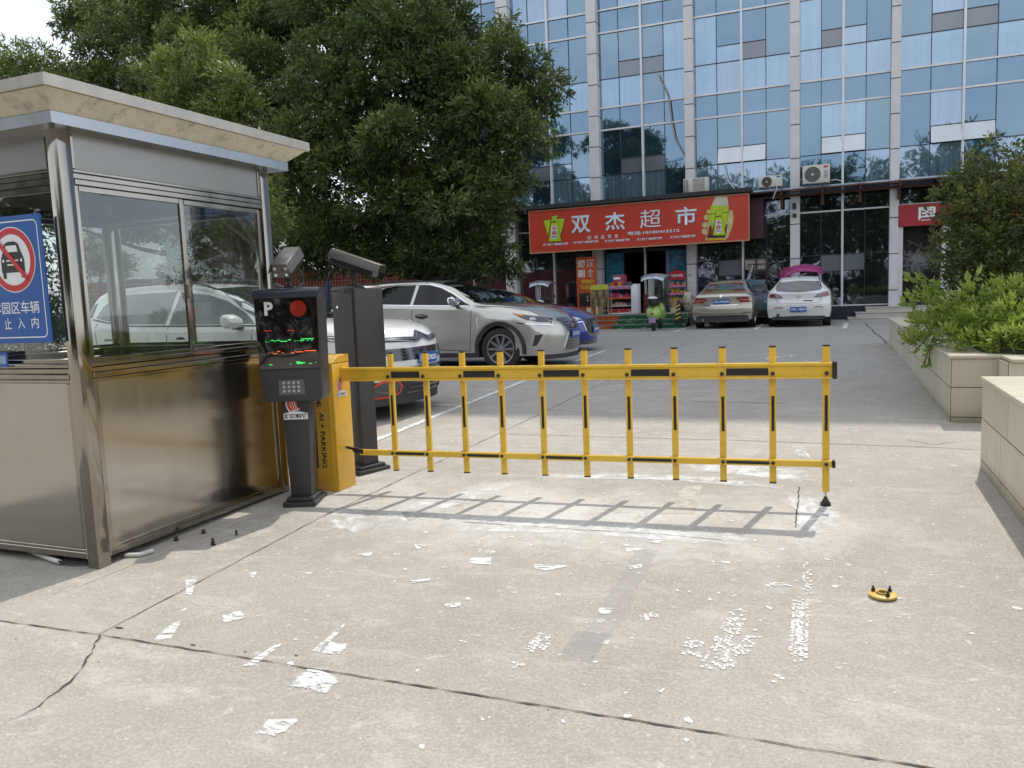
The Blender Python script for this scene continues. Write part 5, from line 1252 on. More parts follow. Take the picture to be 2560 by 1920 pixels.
# ---- silver-gold crossover
NX = dict(x=[.10, -.02, -.15, -.45, -.92, -1.35, -1.62, -2.0, -2.5, -3.2, -3.8, -4.15, -4.4, -4.50],
          W=[.80, .865, .89, .905, .92, .905, .90, .90, .90, .905, .92, .90, .86, .82],
          Wb=[.66, .76, .80, .83, .86, .86, .865, .865, .865, .87, .87, .85, .80, .76],
          Wr=[.58, .70, .74, .76, .78, .77, .70, .645, .62, .61, .60, .58, .62, .64],
          zb=[.70, .80, .88, .96, 1.02, 1.07, 1.09, 1.11, 1.14, 1.17, 1.20, 1.18, 1.10, 1.0],
          zr=[.76, .85, .92, 1.01, 1.08, 1.12, 1.27, 1.43, 1.52, 1.52, 1.47, 1.40, 1.16, 1.05],
          zt=[.80, .88, .95, 1.05, 1.13, 1.175, 1.33, 1.515, 1.60, 1.61, 1.58, 1.50, 1.20, 1.08],
          zs=.24, Ra=.40, rw=.36, axles=(-.93, -3.59), cf=.42, cr=.2, ff=.5, spokes=10,
          nosez=([.2, .35, .55, .72, .85, 1.2], [.0, .02, .03, .0, -.05, -.05]), tailz=([.2, .6, 1.2, 1.7], [.0, .03, .0, -.0]))
champ = paint('champagne silver paint', (.52, .50, .46), .75, rough=.32)
nx = Car('crossover_car', 'silver-gold crossover car parked nose-in behind the barrier', 'car', -4.33, 13.32, 0, NX, champ)
nx.patch('side_window', [(-2.60, 1.165), (-2.57, 1.515), (-2.34, 1.50), (-2.12, 1.44), (-1.88, 1.33), (-1.66, 1.20), (-1.52, 1.125)], 'r', cglass, .004, mirror=True)
nx.patch('side_window', [(-3.50, 1.21), (-3.42, 1.42), (-3.25, 1.49), (-3.02, 1.515), (-2.64, 1.515), (-2.66, 1.17)], 'r', cglass, .004, mirror=True)
nx.patch('side_window', [(-4.0, 1.26), (-3.62, 1.45), (-3.50, 1.43), (-3.56, 1.22)], 'r', cglass, .004, mirror=True)
nx.strip('window_trim', [(-4.02, 1.255), (-3.55, 1.20), (-2.6, 1.150), (-1.5, 1.108), (-1.64, 1.205), (-1.87, 1.345), (-2.11, 1.455), (-2.34, 1.515), (-2.60, 1.53), (-3.02, 1.53), (-3.27, 1.505), (-3.6, 1.465)], 'r', chrome, .016, .006, True, True)
nx.patch('windshield', [(-.74, 1.16), (-.40, 1.15), (0, 1.145), (.40, 1.15), (.74, 1.16), (.70, 1.27), (.60, 1.46), (.54, 1.52), (.3, 1.55), (0, 1.56), (-.3, 1.55), (-.54, 1.52), (-.60, 1.46), (-.70, 1.27)], 'front', cglass, .004, step=.06)
for pts in ([(-2.60, 1.15), (-2.62, .87), (-2.61, .6), (-2.59, .30)], [(-1.45, 1.10), (-1.46, .8), (-1.50, .34)], [(-3.62, 1.2), (-3.66, .95)], [(-2.6, .42), (-2.0, .36), (-1.5, .335)]): nx.strip('door_seam', pts, 'r', seamm, .009, mirror=True)
nx.strip('hood_seam', [(-1.42, .80), (-1.1, .79), (-.6, .765), (-.25, .70), (-.08, .6)], 'top', seamm, .010, mirror=True)
for cx in (-2.42, -3.36):
    nx.patch('handle_recess', [(cx - .14, .965), (cx, 1.0), (cx + .14, .955), (cx, .905)], 'r', claddm, .003, mirror=True, rnd_=True)
    nx.patch('door_handle', [(cx - .12, .972), (cx, .988), (cx + .12, .962), (cx, .955)], 'r', chrome, .022, mirror=True)
nx.patch('sill_cladding', [(-3.15, .23), (-3.13, .30), (-1.36, .30), (-1.34, .23)], 'r', claddm, .012, mirror=True)
nx.patch('rocker_trim', [(-3.1, .42), (-2.4, .385), (-1.42, .315), (-1.42, .302), (-3.1, .302)], 'r', pm('rocker silver', (.5, .5, .5), .2, .8), .014, mirror=True)
for a in (-.93, -3.59):
    o_ = [(a + .475 * math.cos(g), .36 + .475 * math.sin(g)) for g in [R(-12 + k * 204 / 24) for k in range(25)]]; i_ = [(a + .404 * math.cos(g), .36 + .404 * math.sin(g)) for g in [R(-12 + k * 204 / 24) for k in range(25)]]
    nx.patch('arch_cladding', o_ + i_[::-1], 'r', claddm, .014, mirror=True, thick=.03)
nx.patch('headlight', [(-.70, .965), (-.50, .935), (-.22, .885), (-.10, .845), (-.10, .79), (-.25, .80), (-.45, .845), (-.58, .90)], 'r', lampd, .006, mirror=True)
nx.patch('indicator_lens', [(-.69, .962), (-.52, .935), (-.50, .905), (-.60, .92)], 'r', amber, .010, mirror=True)
nx.patch('lamp_projector', [(-.40, .875), (-.33, .882), (-.30, .84), (-.37, .83)], 'r', lampw, .012, mirror=True, rnd_=True)
nx.strip('running_light', [(-.60, .80), (-.42, .775), (-.2, .755), (-.06, .735)], 'r', chrome, .016, .010, True)
nx.patch('side_vent', [(-.30, .585), (-.17, .60), (-.28, .41), (-.35, .40)], 'r', claddm, .004, mirror=True)
nx.patch('fog_lamp', [(-.32, .345), (-.16, .345), (-.16, .315), (-.3, .305)], 'r', lampw, .006, mirror=True)
nx.strip('bumper_crease', [(-.44, .40), (-.36, .385), (-.2, .385), (-.08, .39)], 'r', chrome, .014, .006, True)
nx.patch('grille', [(-.47, .82), (-.40, .845), (.40, .845), (.47, .82), (.27, .60), (.40, .34), (.36, .30), (-.36, .30), (-.40, .34), (-.27, .60)], 'front', lampd, .006)
for k in range(11):
    z = .335 + k * .045; w = np.interp(z, [.3, .34, .60, .82], [.36, .385, .26, .44]); nx.strip('grille_bar', [(-w, z), (-w * .5, z), (0, z), (w * .5, z), (w, z)], 'front', rimm, .012, .016)
nx.strip('grille_frame', [(-.48, .82), (-.28, .60), (-.41, .34), (-.37, .29), (.37, .29), (.41, .34), (.28, .60), (.48, .82), (.40, .86), (-.40, .86)], 'front', chrome, .022, .012, close=True)
nx.patch('emblem', [(.055 * math.cos(a), .70 + .04 * math.sin(a)) for a in [k * math.pi / 8 for k in range(16)]], 'front', chrome, .028)
nx.patch('lower_bumper', [(-.80, .17), (-.80, .245), (.80, .245), (.80, .17)], 'front', claddm, .01); nx.plate('川A·D5L6', -.22, .22, .50, .64, 'front')
mirror_ear(nx, -1.72, 1.20, .19, .17, chrome, .90)
MB().tube([(-3.9, .60, 1.55), (-3.2, .615, 1.60), (-2.6, .62, 1.60), (-2.4, .62, 1.56)], .012, 6).build('roof_rail', claddm, nx.t); MB().tube([(-3.9, -.60, 1.55), (-3.2, -.615, 1.60), (-2.6, -.62, 1.60), (-2.4, -.62, 1.56)], .012, 6).build('roof_rail', claddm, nx.t)

# ---- white suv in the near bay
C5 = dict(x=[.22, .12, -.02, -.30, -.80, -1.25, -1.55, -1.95, -2.5, -3.3, -3.9, -4.25, -4.42, -4.5],
          W=[.80, .87, .905, .925, .935, .93, .925, .92, .925, .925, .93, .91, .88, .85],
          Wb=[.70, .80, .84, .87, .89, .885, .88, .88, .88, .885, .88, .85, .80, .78],
          Wr=[.62, .74, .78, .80, .81, .79, .72, .66, .635, .63, .61, .60, .64, .66],
          zb=[.80, .90, .96, 1.01, 1.06, 1.08, 1.09, 1.10, 1.12, 1.14, 1.19, 1.18, 1.14, 1.05],
          zr=[.86, .96, 1.02, 1.07, 1.10, 1.13, 1.24, 1.42, 1.56, 1.60, 1.58, 1.50, 1.28, 1.12],
          zt=[.91, 1.01, 1.06, 1.12, 1.16, 1.18, 1.30, 1.50, 1.64, 1.68, 1.65, 1.57, 1.32, 1.15],
          zs=.25, Ra=.42, rw=.36, axles=(-.78, -3.51), cf=.40, cr=.18, ff=.4, spokes=5,
          nosez=([.2, .4, .6, .8, 1.0, 1.3], [-.02, .06, .08, .05, .0, 0]), tailz=([.2, .6, 1.2, 1.7], [.0, .04, .0, .0]))
whitep = paint('white car paint', (.68, .69, .68), .0, rough=.35)
def white_suv(lab, X, Y, full=True):
    c = Car('white_suv', lab, 'car', X, Y, 0, C5, whitep)
    c.patch('side_window', [(-2.76, 1.155), (-2.73, 1.545), (-2.3, 1.50), (-2.0, 1.415), (-1.70, 1.27), (-1.50, 1.14)], 'r', cglass2, .004, mirror=True)
    c.patch('side_window', [(-4.02, 1.27), (-3.99, 1.40), (-3.88, 1.49), (-3.6, 1.55), (-2.80, 1.555), (-2.82, 1.165), (-3.4, 1.18), (-3.75, 1.22)], 'r', cglass2, .004, mirror=True)
    c.strip('window_trim', [(-4.07, 1.25), (-3.7, 1.195), (-3.4, 1.155), (-2.8, 1.14), (-1.46, 1.115)], 'r', claddm, .014, .006, True)
    c.patch('rear_side_glass', [(-4.34, 1.25), (-4.30, 1.42), (-4.16, 1.46), (-4.12, 1.28)], 'r', cglass, .004, mirror=True)
    c.patch('windshield', [(-.76, 1.17), (0, 1.16), (.76, 1.17), (.70, 1.32), (.62, 1.50), (.54, 1.575), (0, 1.60), (-.54, 1.575), (-.62, 1.50), (-.70, 1.32)], 'front', cglass2, .004, step=.06)
    for sg in (-1, 1):
        MB().tube([(-4.15, sg * .66, 1.60), (-3.95, sg * .665, 1.69), (-3.5, sg * .67, 1.725), (-2.8, sg * .675, 1.70), (-2.35, sg * .675, 1.63), (-2.15, sg * .67, 1.56)], [.012, .02, .022, .022, .02, .012], 8).build('roof_rail', claddm, c.t)
    for pts in ([(-2.76, 1.14), (-2.77, .9), (-2.74, .34)], [(-1.48, 1.08), (-1.49, .8), (-1.5, .36)], [(-3.95, 1.2), (-3.93, .95), (-3.8, .8)]): c.strip('door_seam', pts, 'r', seamm, .008, mirror=True)
    for cx in (-2.55, -3.72):
        c.patch('handle_recess', [(cx - .05, 1.0), (cx + .05, 1.0), (cx + .06, .96), (cx - .06, .96)], 'r', lampd, .003, mirror=True, rnd_=True)
        c.patch('door_handle', [(cx - .13, .975), (cx + .13, .975), (cx + .12, .935), (cx - .12, .935)], 'r', whitep, .028, mirror=True)
    c.patch('tail_lamp', [(-4.44, 1.10), (-4.30, 1.10), (-4.28, .98), (-4.42, .96)], 'r', lampr, .008, mirror=True, rnd_=True)
    c.patch('sill_cladding', [(-3.09, .24), (-3.06, .42), (-1.24, .42), (-1.2, .24)], 'r', claddm, .012, mirror=True)
    for a in (-.78, -3.51):
        o_ = [(a + .49 * math.cos(g), .36 + .49 * math.sin(g)) for g in [R(-12 + k * 204 / 20) for k in range(21)]]; i_ = [(a + .424 * math.cos(g), .36 + .424 * math.sin(g)) for g in [R(-12 + k * 204 / 20) for k in range(21)]]
        c.patch('arch_cladding', o_ + i_[::-1], 'r', claddm, .014, mirror=True, thick=.03)
    mirror_ear(c, -1.66, 1.17, .20, .17, whitep, .91)
    if not full: return c
    c.patch('headlight', [(-.55, .985), (-.34, .975), (-.12, .965), (-.10, .92), (-.30, .905), (-.50, .925)], 'r', lampd, .006, mirror=True)
    c.strip('running_light', [(-.49, .965), (-.2, .95), (-.18, .928), (-.4, .928)], 'r', pm('drl white', (.75, .77, .8), .2), .012, .012, True, True)
    c.patch('lower_lamp', [(-.30, .86), (-.10, .855), (-.10, .76), (-.27, .79)], 'r', lampd, .006, mirror=True)
    # twin upper bars that rise to the chevrons, lower slats, corner scoops
    c.patch('grille_upper', [(-.80, .93), (-.40, .925), (-.17, .915), (-.02, .985), (.02, .985), (.17, .915), (.40, .925), (.80, .93), (.80, .885), (.25, .865), (.10, .865), (0, .915), (-.10, .865), (-.25, .865), (-.80, .885)], 'front', lampd, .008)
    for dz in (0, -.062): c.strip('chevron', [(-.80, .913), (-.40, .905 + dz * .3), (-.16, .893 + dz * .5), (0, .965 + dz), (.16, .893 + dz * .5), (.40, .905 + dz * .3), (.80, .913)], 'front', pm('grey chrome', (.30, .30, .31), .18, .9), .013, .016)
    c.patch('grille_middle', [(-.66, .80), (.66, .80), (.60, .66), (-.60, .66)], 'front', lampd, .006)
    for z in (.775, .735, .695): c.strip('grille_bar', [(-.62, z), (0, z - .004), (.62, z)], 'front', pm('dark chrome', (.12, .12, .13), .2, .8), .010, .014)
    c.patch('grille_lower', [(-.52, .585), (.52, .585), (.48, .535), (-.48, .535)], 'front', lampd, .006)
    c.patch('lower_bumper', [(-.90, .44), (-.5, .44), (-.3, .50), (.3, .50), (.5, .44), (.90, .44), (.88, .17), (-.88, .17)], 'front', claddm, .010)
    for z in (.40, .345, .29): c.strip('intake_bar', [(-.36, z), (0, z), (.36, z)], 'front', lampd, .022, .018)
    ringp = [(-.80, .30), (-.78, .40), (-.70, .445), (-.52, .44), (-.47, .38), (-.48, .31), (-.56, .27), (-.74, .265)]
    for sg in (1, -1):
        q = [(a * sg, b) for a, b in ringp]; c.patch('scoop', q, 'front', lampd, .018, rnd_=False); c.strip('scoop_ring', q, 'front', pm('orange red ring', (.55, .06, .03), .35), .020, .026, close=True)
    c.plate('川A·G782D', -.22, .22, .60, .725, 'front')
    c.strip('hood_seam', [(-1.4, .80), (-1.0, .79), (-.5, .77), (-.1, .70)], 'top', seamm, .010, mirror=True)
    return c
c5 = white_suv('white SUV with black roof rails and orange-ringed scoops beside the booth', -4.75, 8.28)
c5b = white_suv('second white SUV set back behind the nearer white SUV', -7.55, 10.75, False)

# ---- blue saloon beyond the crossover
BL = dict(x=[.05, -.05, -.2, -.5, -.9, -1.3, -1.8, -2.3, -3.0, -3.5, -4.0, -4.4, -4.55],
          W=[.74, .82, .86, .885, .90, .90, .90, .90, .90, .90, .88, .84, .80], Wb=[.62, .72, .78, .82, .85, .86, .86, .86, .86, .86, .83, .78, .74],
          Wr=[.52, .64, .70, .74, .77, .76, .66, .58, .56, .56, .62, .66, .66], zb=[.62, .68, .76, .85, .91, .95, .97, .98, .99, 1.0, .99, .96, .88],
          zr=[.67, .73, .80, .89, .96, 1.02, 1.20, 1.33, 1.36, 1.30, 1.10, 1.04, .92], zt=[.70, .77, .84, .94, 1.01, 1.07, 1.27, 1.41, 1.44, 1.38, 1.15, 1.08, .95],
          zs=.19, Ra=.36, rw=.325, axles=(-.88, -3.5), cf=.42, cr=.2, ff=.5, spokes=5, nosez=([.2, .4, .6, .9], [.0, .04, .02, -.04]), tailz=([.2, .6, 1.2], [0, .02, 0]))
bluep = paint('deep blue paint', (.008, .035, .26), .45, rough=.3)
bc = Car('blue_car', 'blue saloon car mostly hidden beyond the silver-gold crossover', 'car', -4.78, 16.35, 0, BL, bluep)
bc.patch('windshield', [(-.70, 1.06), (0, 1.05), (.70, 1.06), (.56, 1.30), (.48, 1.36), (0, 1.385), (-.48, 1.36), (-.56, 1.30)], 'front', cglass, .004)
bc.patch('side_window', [(-3.6, 1.04), (-3.4, 1.25), (-2.9, 1.32), (-2.3, 1.30), (-1.8, 1.17), (-1.4, 1.0)], 'r', cglass, .004, mirror=True)
bc.patch('headlight', [(.50, .70), (.60, .74), (.80, .78), (.84, .72), (.66, .66)], 'front', lampw, .008, mirror=True); bc.patch('grille', [(-.50, .70), (.50, .70), (.42, .42), (.3, .36), (-.3, .36), (-.42, .42)], 'front', lampd, .006)
bc.strip('grille_wing', [(-.80, .62), (-.52, .64), (-.44, .42), (-.28, .34), (.28, .34), (.44, .42), (.52, .64), (.80, .62)], 'front', chrome, .016, .012); bc.patch('lower_bumper', [(-.78, .16), (-.78, .24), (.78, .24), (.78, .16)], 'front', lampd, .008)
bc.plate('川A·B8R3F', -.22, .22, .40, .53, 'front'); bc.strip('hood_seam', [(-1.3, .78), (-.7, .74), (-.25, .62)], 'top', seamm, .010, mirror=True); mirror_ear(bc, -1.75, 1.02, .17, .13, bluep, .88)

# ---- beige saloon, seen from behind
SD = dict(x=[.0, -.1, -.3, -.8, -1.2, -1.6, -2.1, -2.7, -3.2, -3.55, -3.85, -4.2, -4.42, -4.50],
          W=[.72, .80, .86, .895, .90, .90, .90, .90, .90, .905, .905, .895, .88, .865], Wb=[.62, .70, .78, .83, .85, .855, .855, .855, .855, .855, .85, .83, .80, .77],
          Wr=[.55, .62, .70, .75, .74, .64, .57, .555, .56, .60, .655, .70, .715, .70], zb=[.60, .68, .78, .88, .93, .95, .96, .97, .98, .99, .995, .995, .98, .92],
          zr=[.64, .72, .82, .93, .99, 1.19, 1.34, 1.38, 1.36, 1.26, 1.12, 1.035, 1.02, .94], zt=[.67, .76, .87, .98, 1.04, 1.26, 1.41, 1.455, 1.43, 1.33, 1.17, 1.065, 1.05, .955],
          zs=.26, Ra=.355, rw=.325, axles=(-.9, -3.55), cf=.4, cr=.15, ff=.5, spokes=5, nosez=([.2, .4, .6, .9], [.0, .03, .0, -.05]), tailz=([.2, .35, .45, .55, .62, .66, .85, 1.0, 1.1], [-.04, .0, .05, .06, .055, .02, .0, .03, .03]))
beigep = paint('beige metallic paint', (.43, .40, .34), .55, rough=.33)
SXc = (PY(1506, 700, 24.3)[0] + PY(1614, 700, 24.3)[0]) / 2
sd_ = Car('beige_sedan', 'beige metallic saloon parked with its tail to the drive in front of the building', 'car', SXc, 24.25 + 4.5, R(90), SD, beigep)
sd_.patch('rear_window', [(-.62, 1.10), (-.3, 1.085), (0, 1.08), (.3, 1.085), (.62, 1.10), (.55, 1.27), (.50, 1.345), (0, 1.375), (-.50, 1.345), (-.55, 1.27)], 'rear', cglass2, .004)
sd_.patch('side_window', [(-3.75, 1.03), (-3.45, 1.22), (-3.0, 1.33), (-2.2, 1.325), (-1.7, 1.2), (-1.35, 1.02)], 'r', cglass, .004, mirror=True)
sd_.patch('tail_lamp', [(-.86, .94), (-.62, .93), (-.42, .905), (-.44, .86), (-.53, .78), (-.86, .765)], 'rear', lampr, .006, mirror=True)
sd_.strip('lamp_stripe', [(-.84, .85), (-.66, .84), (-.50, .85)], 'rear', pm('lamp stripe', (.55, .25, .25), .3), .018, .010, True)
sd_.strip('boot_seam', [(-.60, .98), (-.55, .78), (-.50, .70), (0, .695), (.50, .70), (.55, .78), (.60, .98)], 'rear', seamm, .008); sd_.strip('chrome_strip', [(-.49, .705), (0, .70), (.49, .705)], 'rear', chrome, .014, .008)
sd_.strip('bumper_seam', [(-.84, .46), (-.5, .445), (0, .44), (.5, .445), (.84, .46)], 'rear', seamm, .012); sd_.patch('rear_valance', [(-.78, .20), (-.76, .36), (-.70, .40), (.70, .40), (.76, .36), (.78, .20)], 'rear', lampd, .008)
sd_.strip('bumper_reflector', [(-.80, .485), (-.60, .475)], 'rear', lampr, .016, .008, True); sd_.patch('emblem', [(.05 * math.cos(a), .965 + .04 * math.sin(a)) for a in [k * math.pi / 6 for k in range(12)]], 'rear', chrome, .012)
sd_.plate('川A·F3Q98', -.24, .24, .735, .87); mirror_ear(sd_, -1.62, 1.0, .17, .13, beigep, .87)
MB().tube([(-3.0, 0, 1.44), (-3.2, 0, 1.49)], .012, 6).build('antenna', blkp, sd_.t); MB().cyl((-4.38, .55, .27), (-4.5, .55, .27), .035, 14).build('exhaust_pipe', chrome, sd_.t)

# ---- white hatchback
HB = dict(x=[.0, -.1, -.3, -.8, -1.2, -1.6, -2.1, -2.7, -3.3, -3.75, -3.95, -4.12, -4.25, -4.30],
          W=[.70, .78, .84, .875, .88, .88, .88, .88, .88, .885, .88, .875, .865, .85], Wb=[.6, .68, .76, .81, .83, .835, .835, .835, .835, .835, .83, .815, .79, .76],
          Wr=[.5, .6, .68, .73, .72, .63, .57, .56, .555, .55, .56, .60, .66, .68], zb=[.6, .68, .78, .88, .93, .95, .97, .99, 1.02, 1.04, 1.045, 1.03, .98, .92],
          zr=[.64, .72, .82, .93, .99, 1.18, 1.35, 1.40, 1.40, 1.36, 1.30, 1.17, 1.03, .95], zt=[.67, .76, .87, .98, 1.05, 1.26, 1.42, 1.47, 1.47, 1.43, 1.37, 1.21, 1.05, .97],
          zs=.28, Ra=.365, rw=.325, axles=(-.85, -3.45), cf=.4, cr=.17, ff=.5, spokes=5, nosez=([.2, .4, .6, .9], [.0, .03, .0, -.05]), tailz=([.2, .4, .55, .68, .74, .9, 1.1, 1.45], [-.03, .02, .06, .06, .02, .0, .0, .06]))
HXc = (PY(1659, 690, 24.3)[0] + PY(1792, 690, 24.3)[0]) / 2
hb_ = Car('white_hatchback', 'white hatchback parked tail-out in front of the building with a purple canopy behind it', 'car', HXc, 24.3 + 4.3, R(90), HB, whitep)
hb_.patch('rear_window', [(-.57, 1.30), (-.63, 1.12), (-.60, 1.05), (-.3, 1.015), (0, 1.0), (.3, 1.015), (.60, 1.05), (.63, 1.12), (.57, 1.30), (0, 1.335)], 'rear', cglass2, .004)
hb_.patch('side_window', [(-3.9, 1.13), (-3.7, 1.3), (-3.2, 1.36), (-2.2, 1.335), (-1.7, 1.2), (-1.35, 1.02), (-3.4, 1.06)], 'r', cglass, .004, mirror=True)
hb_.patch('tail_lamp', [(-.86, 1.0), (-.70, .99), (-.52, .93), (-.42, .855), (-.62, .85), (-.84, .885)], 'rear', lampw, .006, mirror=True)
hb_.patch('lamp_core', [(-.80, .965), (-.68, .965), (-.62, .915), (-.66, .875), (-.80, .89)], 'rear', lampr, .010, mirror=True, rnd_=True)
hb_.strip('lamp_frame', [(-.86, 1.0), (-.70, .99), (-.52, .93), (-.42, .855), (-.62, .85), (-.84, .885)], 'rear', lampd, .012, .010, True, True)
hb_.strip('tailgate_seam', [(-.66, 1.1), (-.62, .84), (-.58, .72), (-.5, .69), (0, .68), (.5, .69), (.58, .72), (.62, .84), (.66, 1.1)], 'rear', seamm, .007)
hb_.patch('emblem', [(.06 * math.cos(a), .895 + .045 * math.sin(a)) for a in [k * math.pi / 8 for k in range(16)]], 'rear', chrome, .010); hb_.patch('emblem_core', [(.045 * math.cos(a), .898 + .032 * math.sin(a)) for a in [k * math.pi / 8 for k in range(16)]], 'rear', whitep, .013)
for y0, t_ in ((.33, 'rear'), ): hb_.strip('badge', [(.50, .765), (.40, .765), (.34, .765)], 'rear', chrome, .020, .006)
hb_.strip('sticker', [(-.14, .755), (-.26, .755), (-.38, .75)], 'rear', blk, .030, .004)
hb_.strip('reflector', [(-.66, .555), (-.52, .575), (-.42, .565)], 'rear', lampr, .022, .006, True); hb_.patch('rear_valance', [(-.74, .22), (-.70, .315), (0, .33), (.70, .315), (.74, .22)], 'rear', lampd, .008)
hb_.plate('川L·19J93', -.22, .22, .44, .585); mirror_ear(hb_, -1.62, 1.0, .17, .13, lampd, .87)
MB().cyl((-4.15, .56, .36), (-4.31, .56, .36), .048, 18).build('exhaust_pipe', lampd, hb_.t); MB().tube([(-3.85, 0, 1.44), (-3.95, 0, 1.50)], .012, 6).build('antenna', blkp, hb_.t)
for sg in (-1, 1): MB().tube([(-3.95, sg * .53, 1.40), (-4.0, sg * .56, 1.33)], .012, 6).build('roof_fin', blkp, hb_.t)

# ---- grey-blue van squeezed between them at the wall
VN = dict(x=[.0, -.1, -.25, -.5, -.8, -1.2, -1.8, -2.6, -3.2, -3.35], W=[.62, .68, .71, .73, .74, .74, .74, .74, .72, .70], Wb=[.58, .64, .67, .69, .70, .70, .70, .70, .68, .66],
          Wr=[.50, .56, .60, .60, .57, .56, .56, .56, .58, .60], zb=[.80, .88, .92, .96, 1.0, 1.0, 1.0, 1.0, 1.0, 1.0], zr=[.84, .92, .98, 1.15, 1.40, 1.50, 1.52, 1.52, 1.45, 1.3],
          zt=[.88, .95, 1.01, 1.20, 1.47, 1.57, 1.60, 1.60, 1.52, 1.36], zs=.24, Ra=.32, rw=.29, axles=(-.6, -2.7), cf=.16, cr=.05, spokes=5, nosez=([.2, .9, 1.5], [.03, .0, -.02]), tailz=([.2, .9, 1.5], [0, 0, 0]))
vx = PY(1622, 690, 26.6)[0]
VN['zt'] = [v * .93 for v in VN['zt']]; VN['zr'] = [v * .93 for v in VN['zr']]
vn = Car('small_van', 'small grey-blue van half hidden between the beige sedan and the white hatchback', 'van', vx, 26.4, R(-90 + 12), VN, paint('grey blue paint', (.10, .15, .20), .3, rough=.35))

vn.patch('windshield', [(-.58, 1.0), (.58, 1.0), (.52, 1.30), (-.52, 1.30)], 'front', cglass2, .004); vn.patch('side_window', [(-1.0, 1.0), (-1.0, 1.35), (-1.9, 1.36), (-1.9, 1.0)], 'r', cglass, .004, mirror=True)
vn.patch('headlight', [(.42, .78), (.62, .80), (.62, .68), (.45, .68)], 'front', lampw, .008, mirror=True); vn.patch('bumper', [(-.66, .28), (-.66, .48), (.66, .48), (.66, .28)], 'front', lampd, .01); vn.patch('licence_plate', [(-.2, .52), (.2, .52), (.2, .62), (-.2, .62)], 'front', pm('plate yellow', (.6, .42, .03), .4), .012)
mirror_ear(vn, -.75, 1.05, .16, .15, lampd, .70)
# ------------------------------------------------------------------ shop front: steps and goods
def q5(x, y, Y): return PY((1340 + x * .1808) / 1.1573, (680 + y * .1808) / 1.1573, Y)
def bannerm(name, base, mark, sc=(5, 1, 14), lo=.58):
    m, t, o = nt(name); p = N(t, 'BsdfPrincipled', Roughness=.4); tc = N(t, 'TexCoord').outputs['Object']
    c = mixc(t, rng(t, noise(t, tc, 1, 4, .6, .6, map=sc), lo, lo + .05), base, mark); t.links.new(c, p.inputs['Base Color']); t.links.new(p.outputs[0], o.inputs[0]); return m
grn = bannerm('green step banner', (.008, .10, .045), (.28, .42, .32)); org_ = bannerm('orange step banner', (.34, .07, .02), (.5, .28, .1)); tread_m = pm('step tread pale', (.42, .44, .40), .5)
es = thing('entrance_steps', 'three shop steps wrapped in green and orange advertising strips', 'steps', (-6, 26, .3))
EO = (-6, 26, .3)
for i, (y, z0, z1) in enumerate(((25.55, .28, .45), (25.85, .30, .60), (26.15, .32, .75))):
    MB().box(-8.05, -4.38, y, YF - .33 if i == 2 else y + .6, z0, z1 - .012).build('step', pm('step concrete', (.18, .17, .165), .8), es, at=EO)
    MB().box(-6.78 + .05 * i, -4.38, y - .008, y - .002, z0 + .03, z1 - .03).build('riser_banner', grn, es, at=EO); MB().box(-7.62, -6.79 + .05 * i, y - .008, y - .002, z0 + .03, z1 - .03).build('riser_banner', org_, es, at=EO)
    MB().box(-8.06, -4.37, y - .012, y + .05, z1 - .011, z1 + .002).build('nosing', tread_m, es, at=EO)
ZP = .752
orange = pm('orange board', (.46, .085, .025), .5, var=.1)
st = thing('standing_sign', 'tall orange-red board reading tobacco, liquor and groceries beside the shop door', 'sign', (-8.42, 28.3, ZP))
MB().box(-.38, .38, -.03, .03, 0, 2.10).build('board', orange, st, .006)
for ch, x, z in (('烟', -.32, 1.72), ('酒', .03, 1.72), ('副', -.32, 1.36), ('食', .03, 1.36)): text_on(ch, 'lettering', plw, st, (x, -.03, z), (1, 0, 0), (0, 0, 1), .27, .28, .006, .02)
yl = pm('sign yellow', (.60, .42, .03), .5)
text_on('提神饮', 'lettering', yl, st, (-.2, -.03, 1.12), (1, 0, 0), (0, 0, 1), .5, .15, .006, .03); text_on('精品酒', 'lettering', yl, st, (-.26, -.03, .92), (1, 0, 0), (0, 0, 1), .56, .15, .006, .03)
bb_ = thing('black_case', 'black boxy case with white characters in front of the orange board', 'case', (-8.22, 27.6, ZP + .12))
MB().box(-.26, .26, -.1, .12, .18, .66).build('case', blkp, bb_, .02, seg=2); MB().box(-.24, -.21, -.08, -.05, -.12, .2).box(.2, .23, -.08, -.05, -.12, .2).build('stand', chrome, bb_)
text_on('口味王', 'lettering', plw, bb_, (.05, -.1, .30), (0, 0, -1), (1, 0, 0), .01, .01, .002) if False else None
for k, ch in enumerate('口味'): text_on(ch, 'lettering', plw, bb_, (.02, -.1, .48 - k * .12), (1, 0, 0), (0, 0, 1), .07, .08, .003, .01)
wb = thing('white_carton', 'small white carton on the floor left of the snack stand', 'carton', (-8.0, 27.1, ZP)); MB().box(-.08, .08, -.08, .08, 0, .26).build('carton', plw, wb, .006); MB().box(.0, .05, -.083, -.08, .04, .1).build('print', blk, wb)
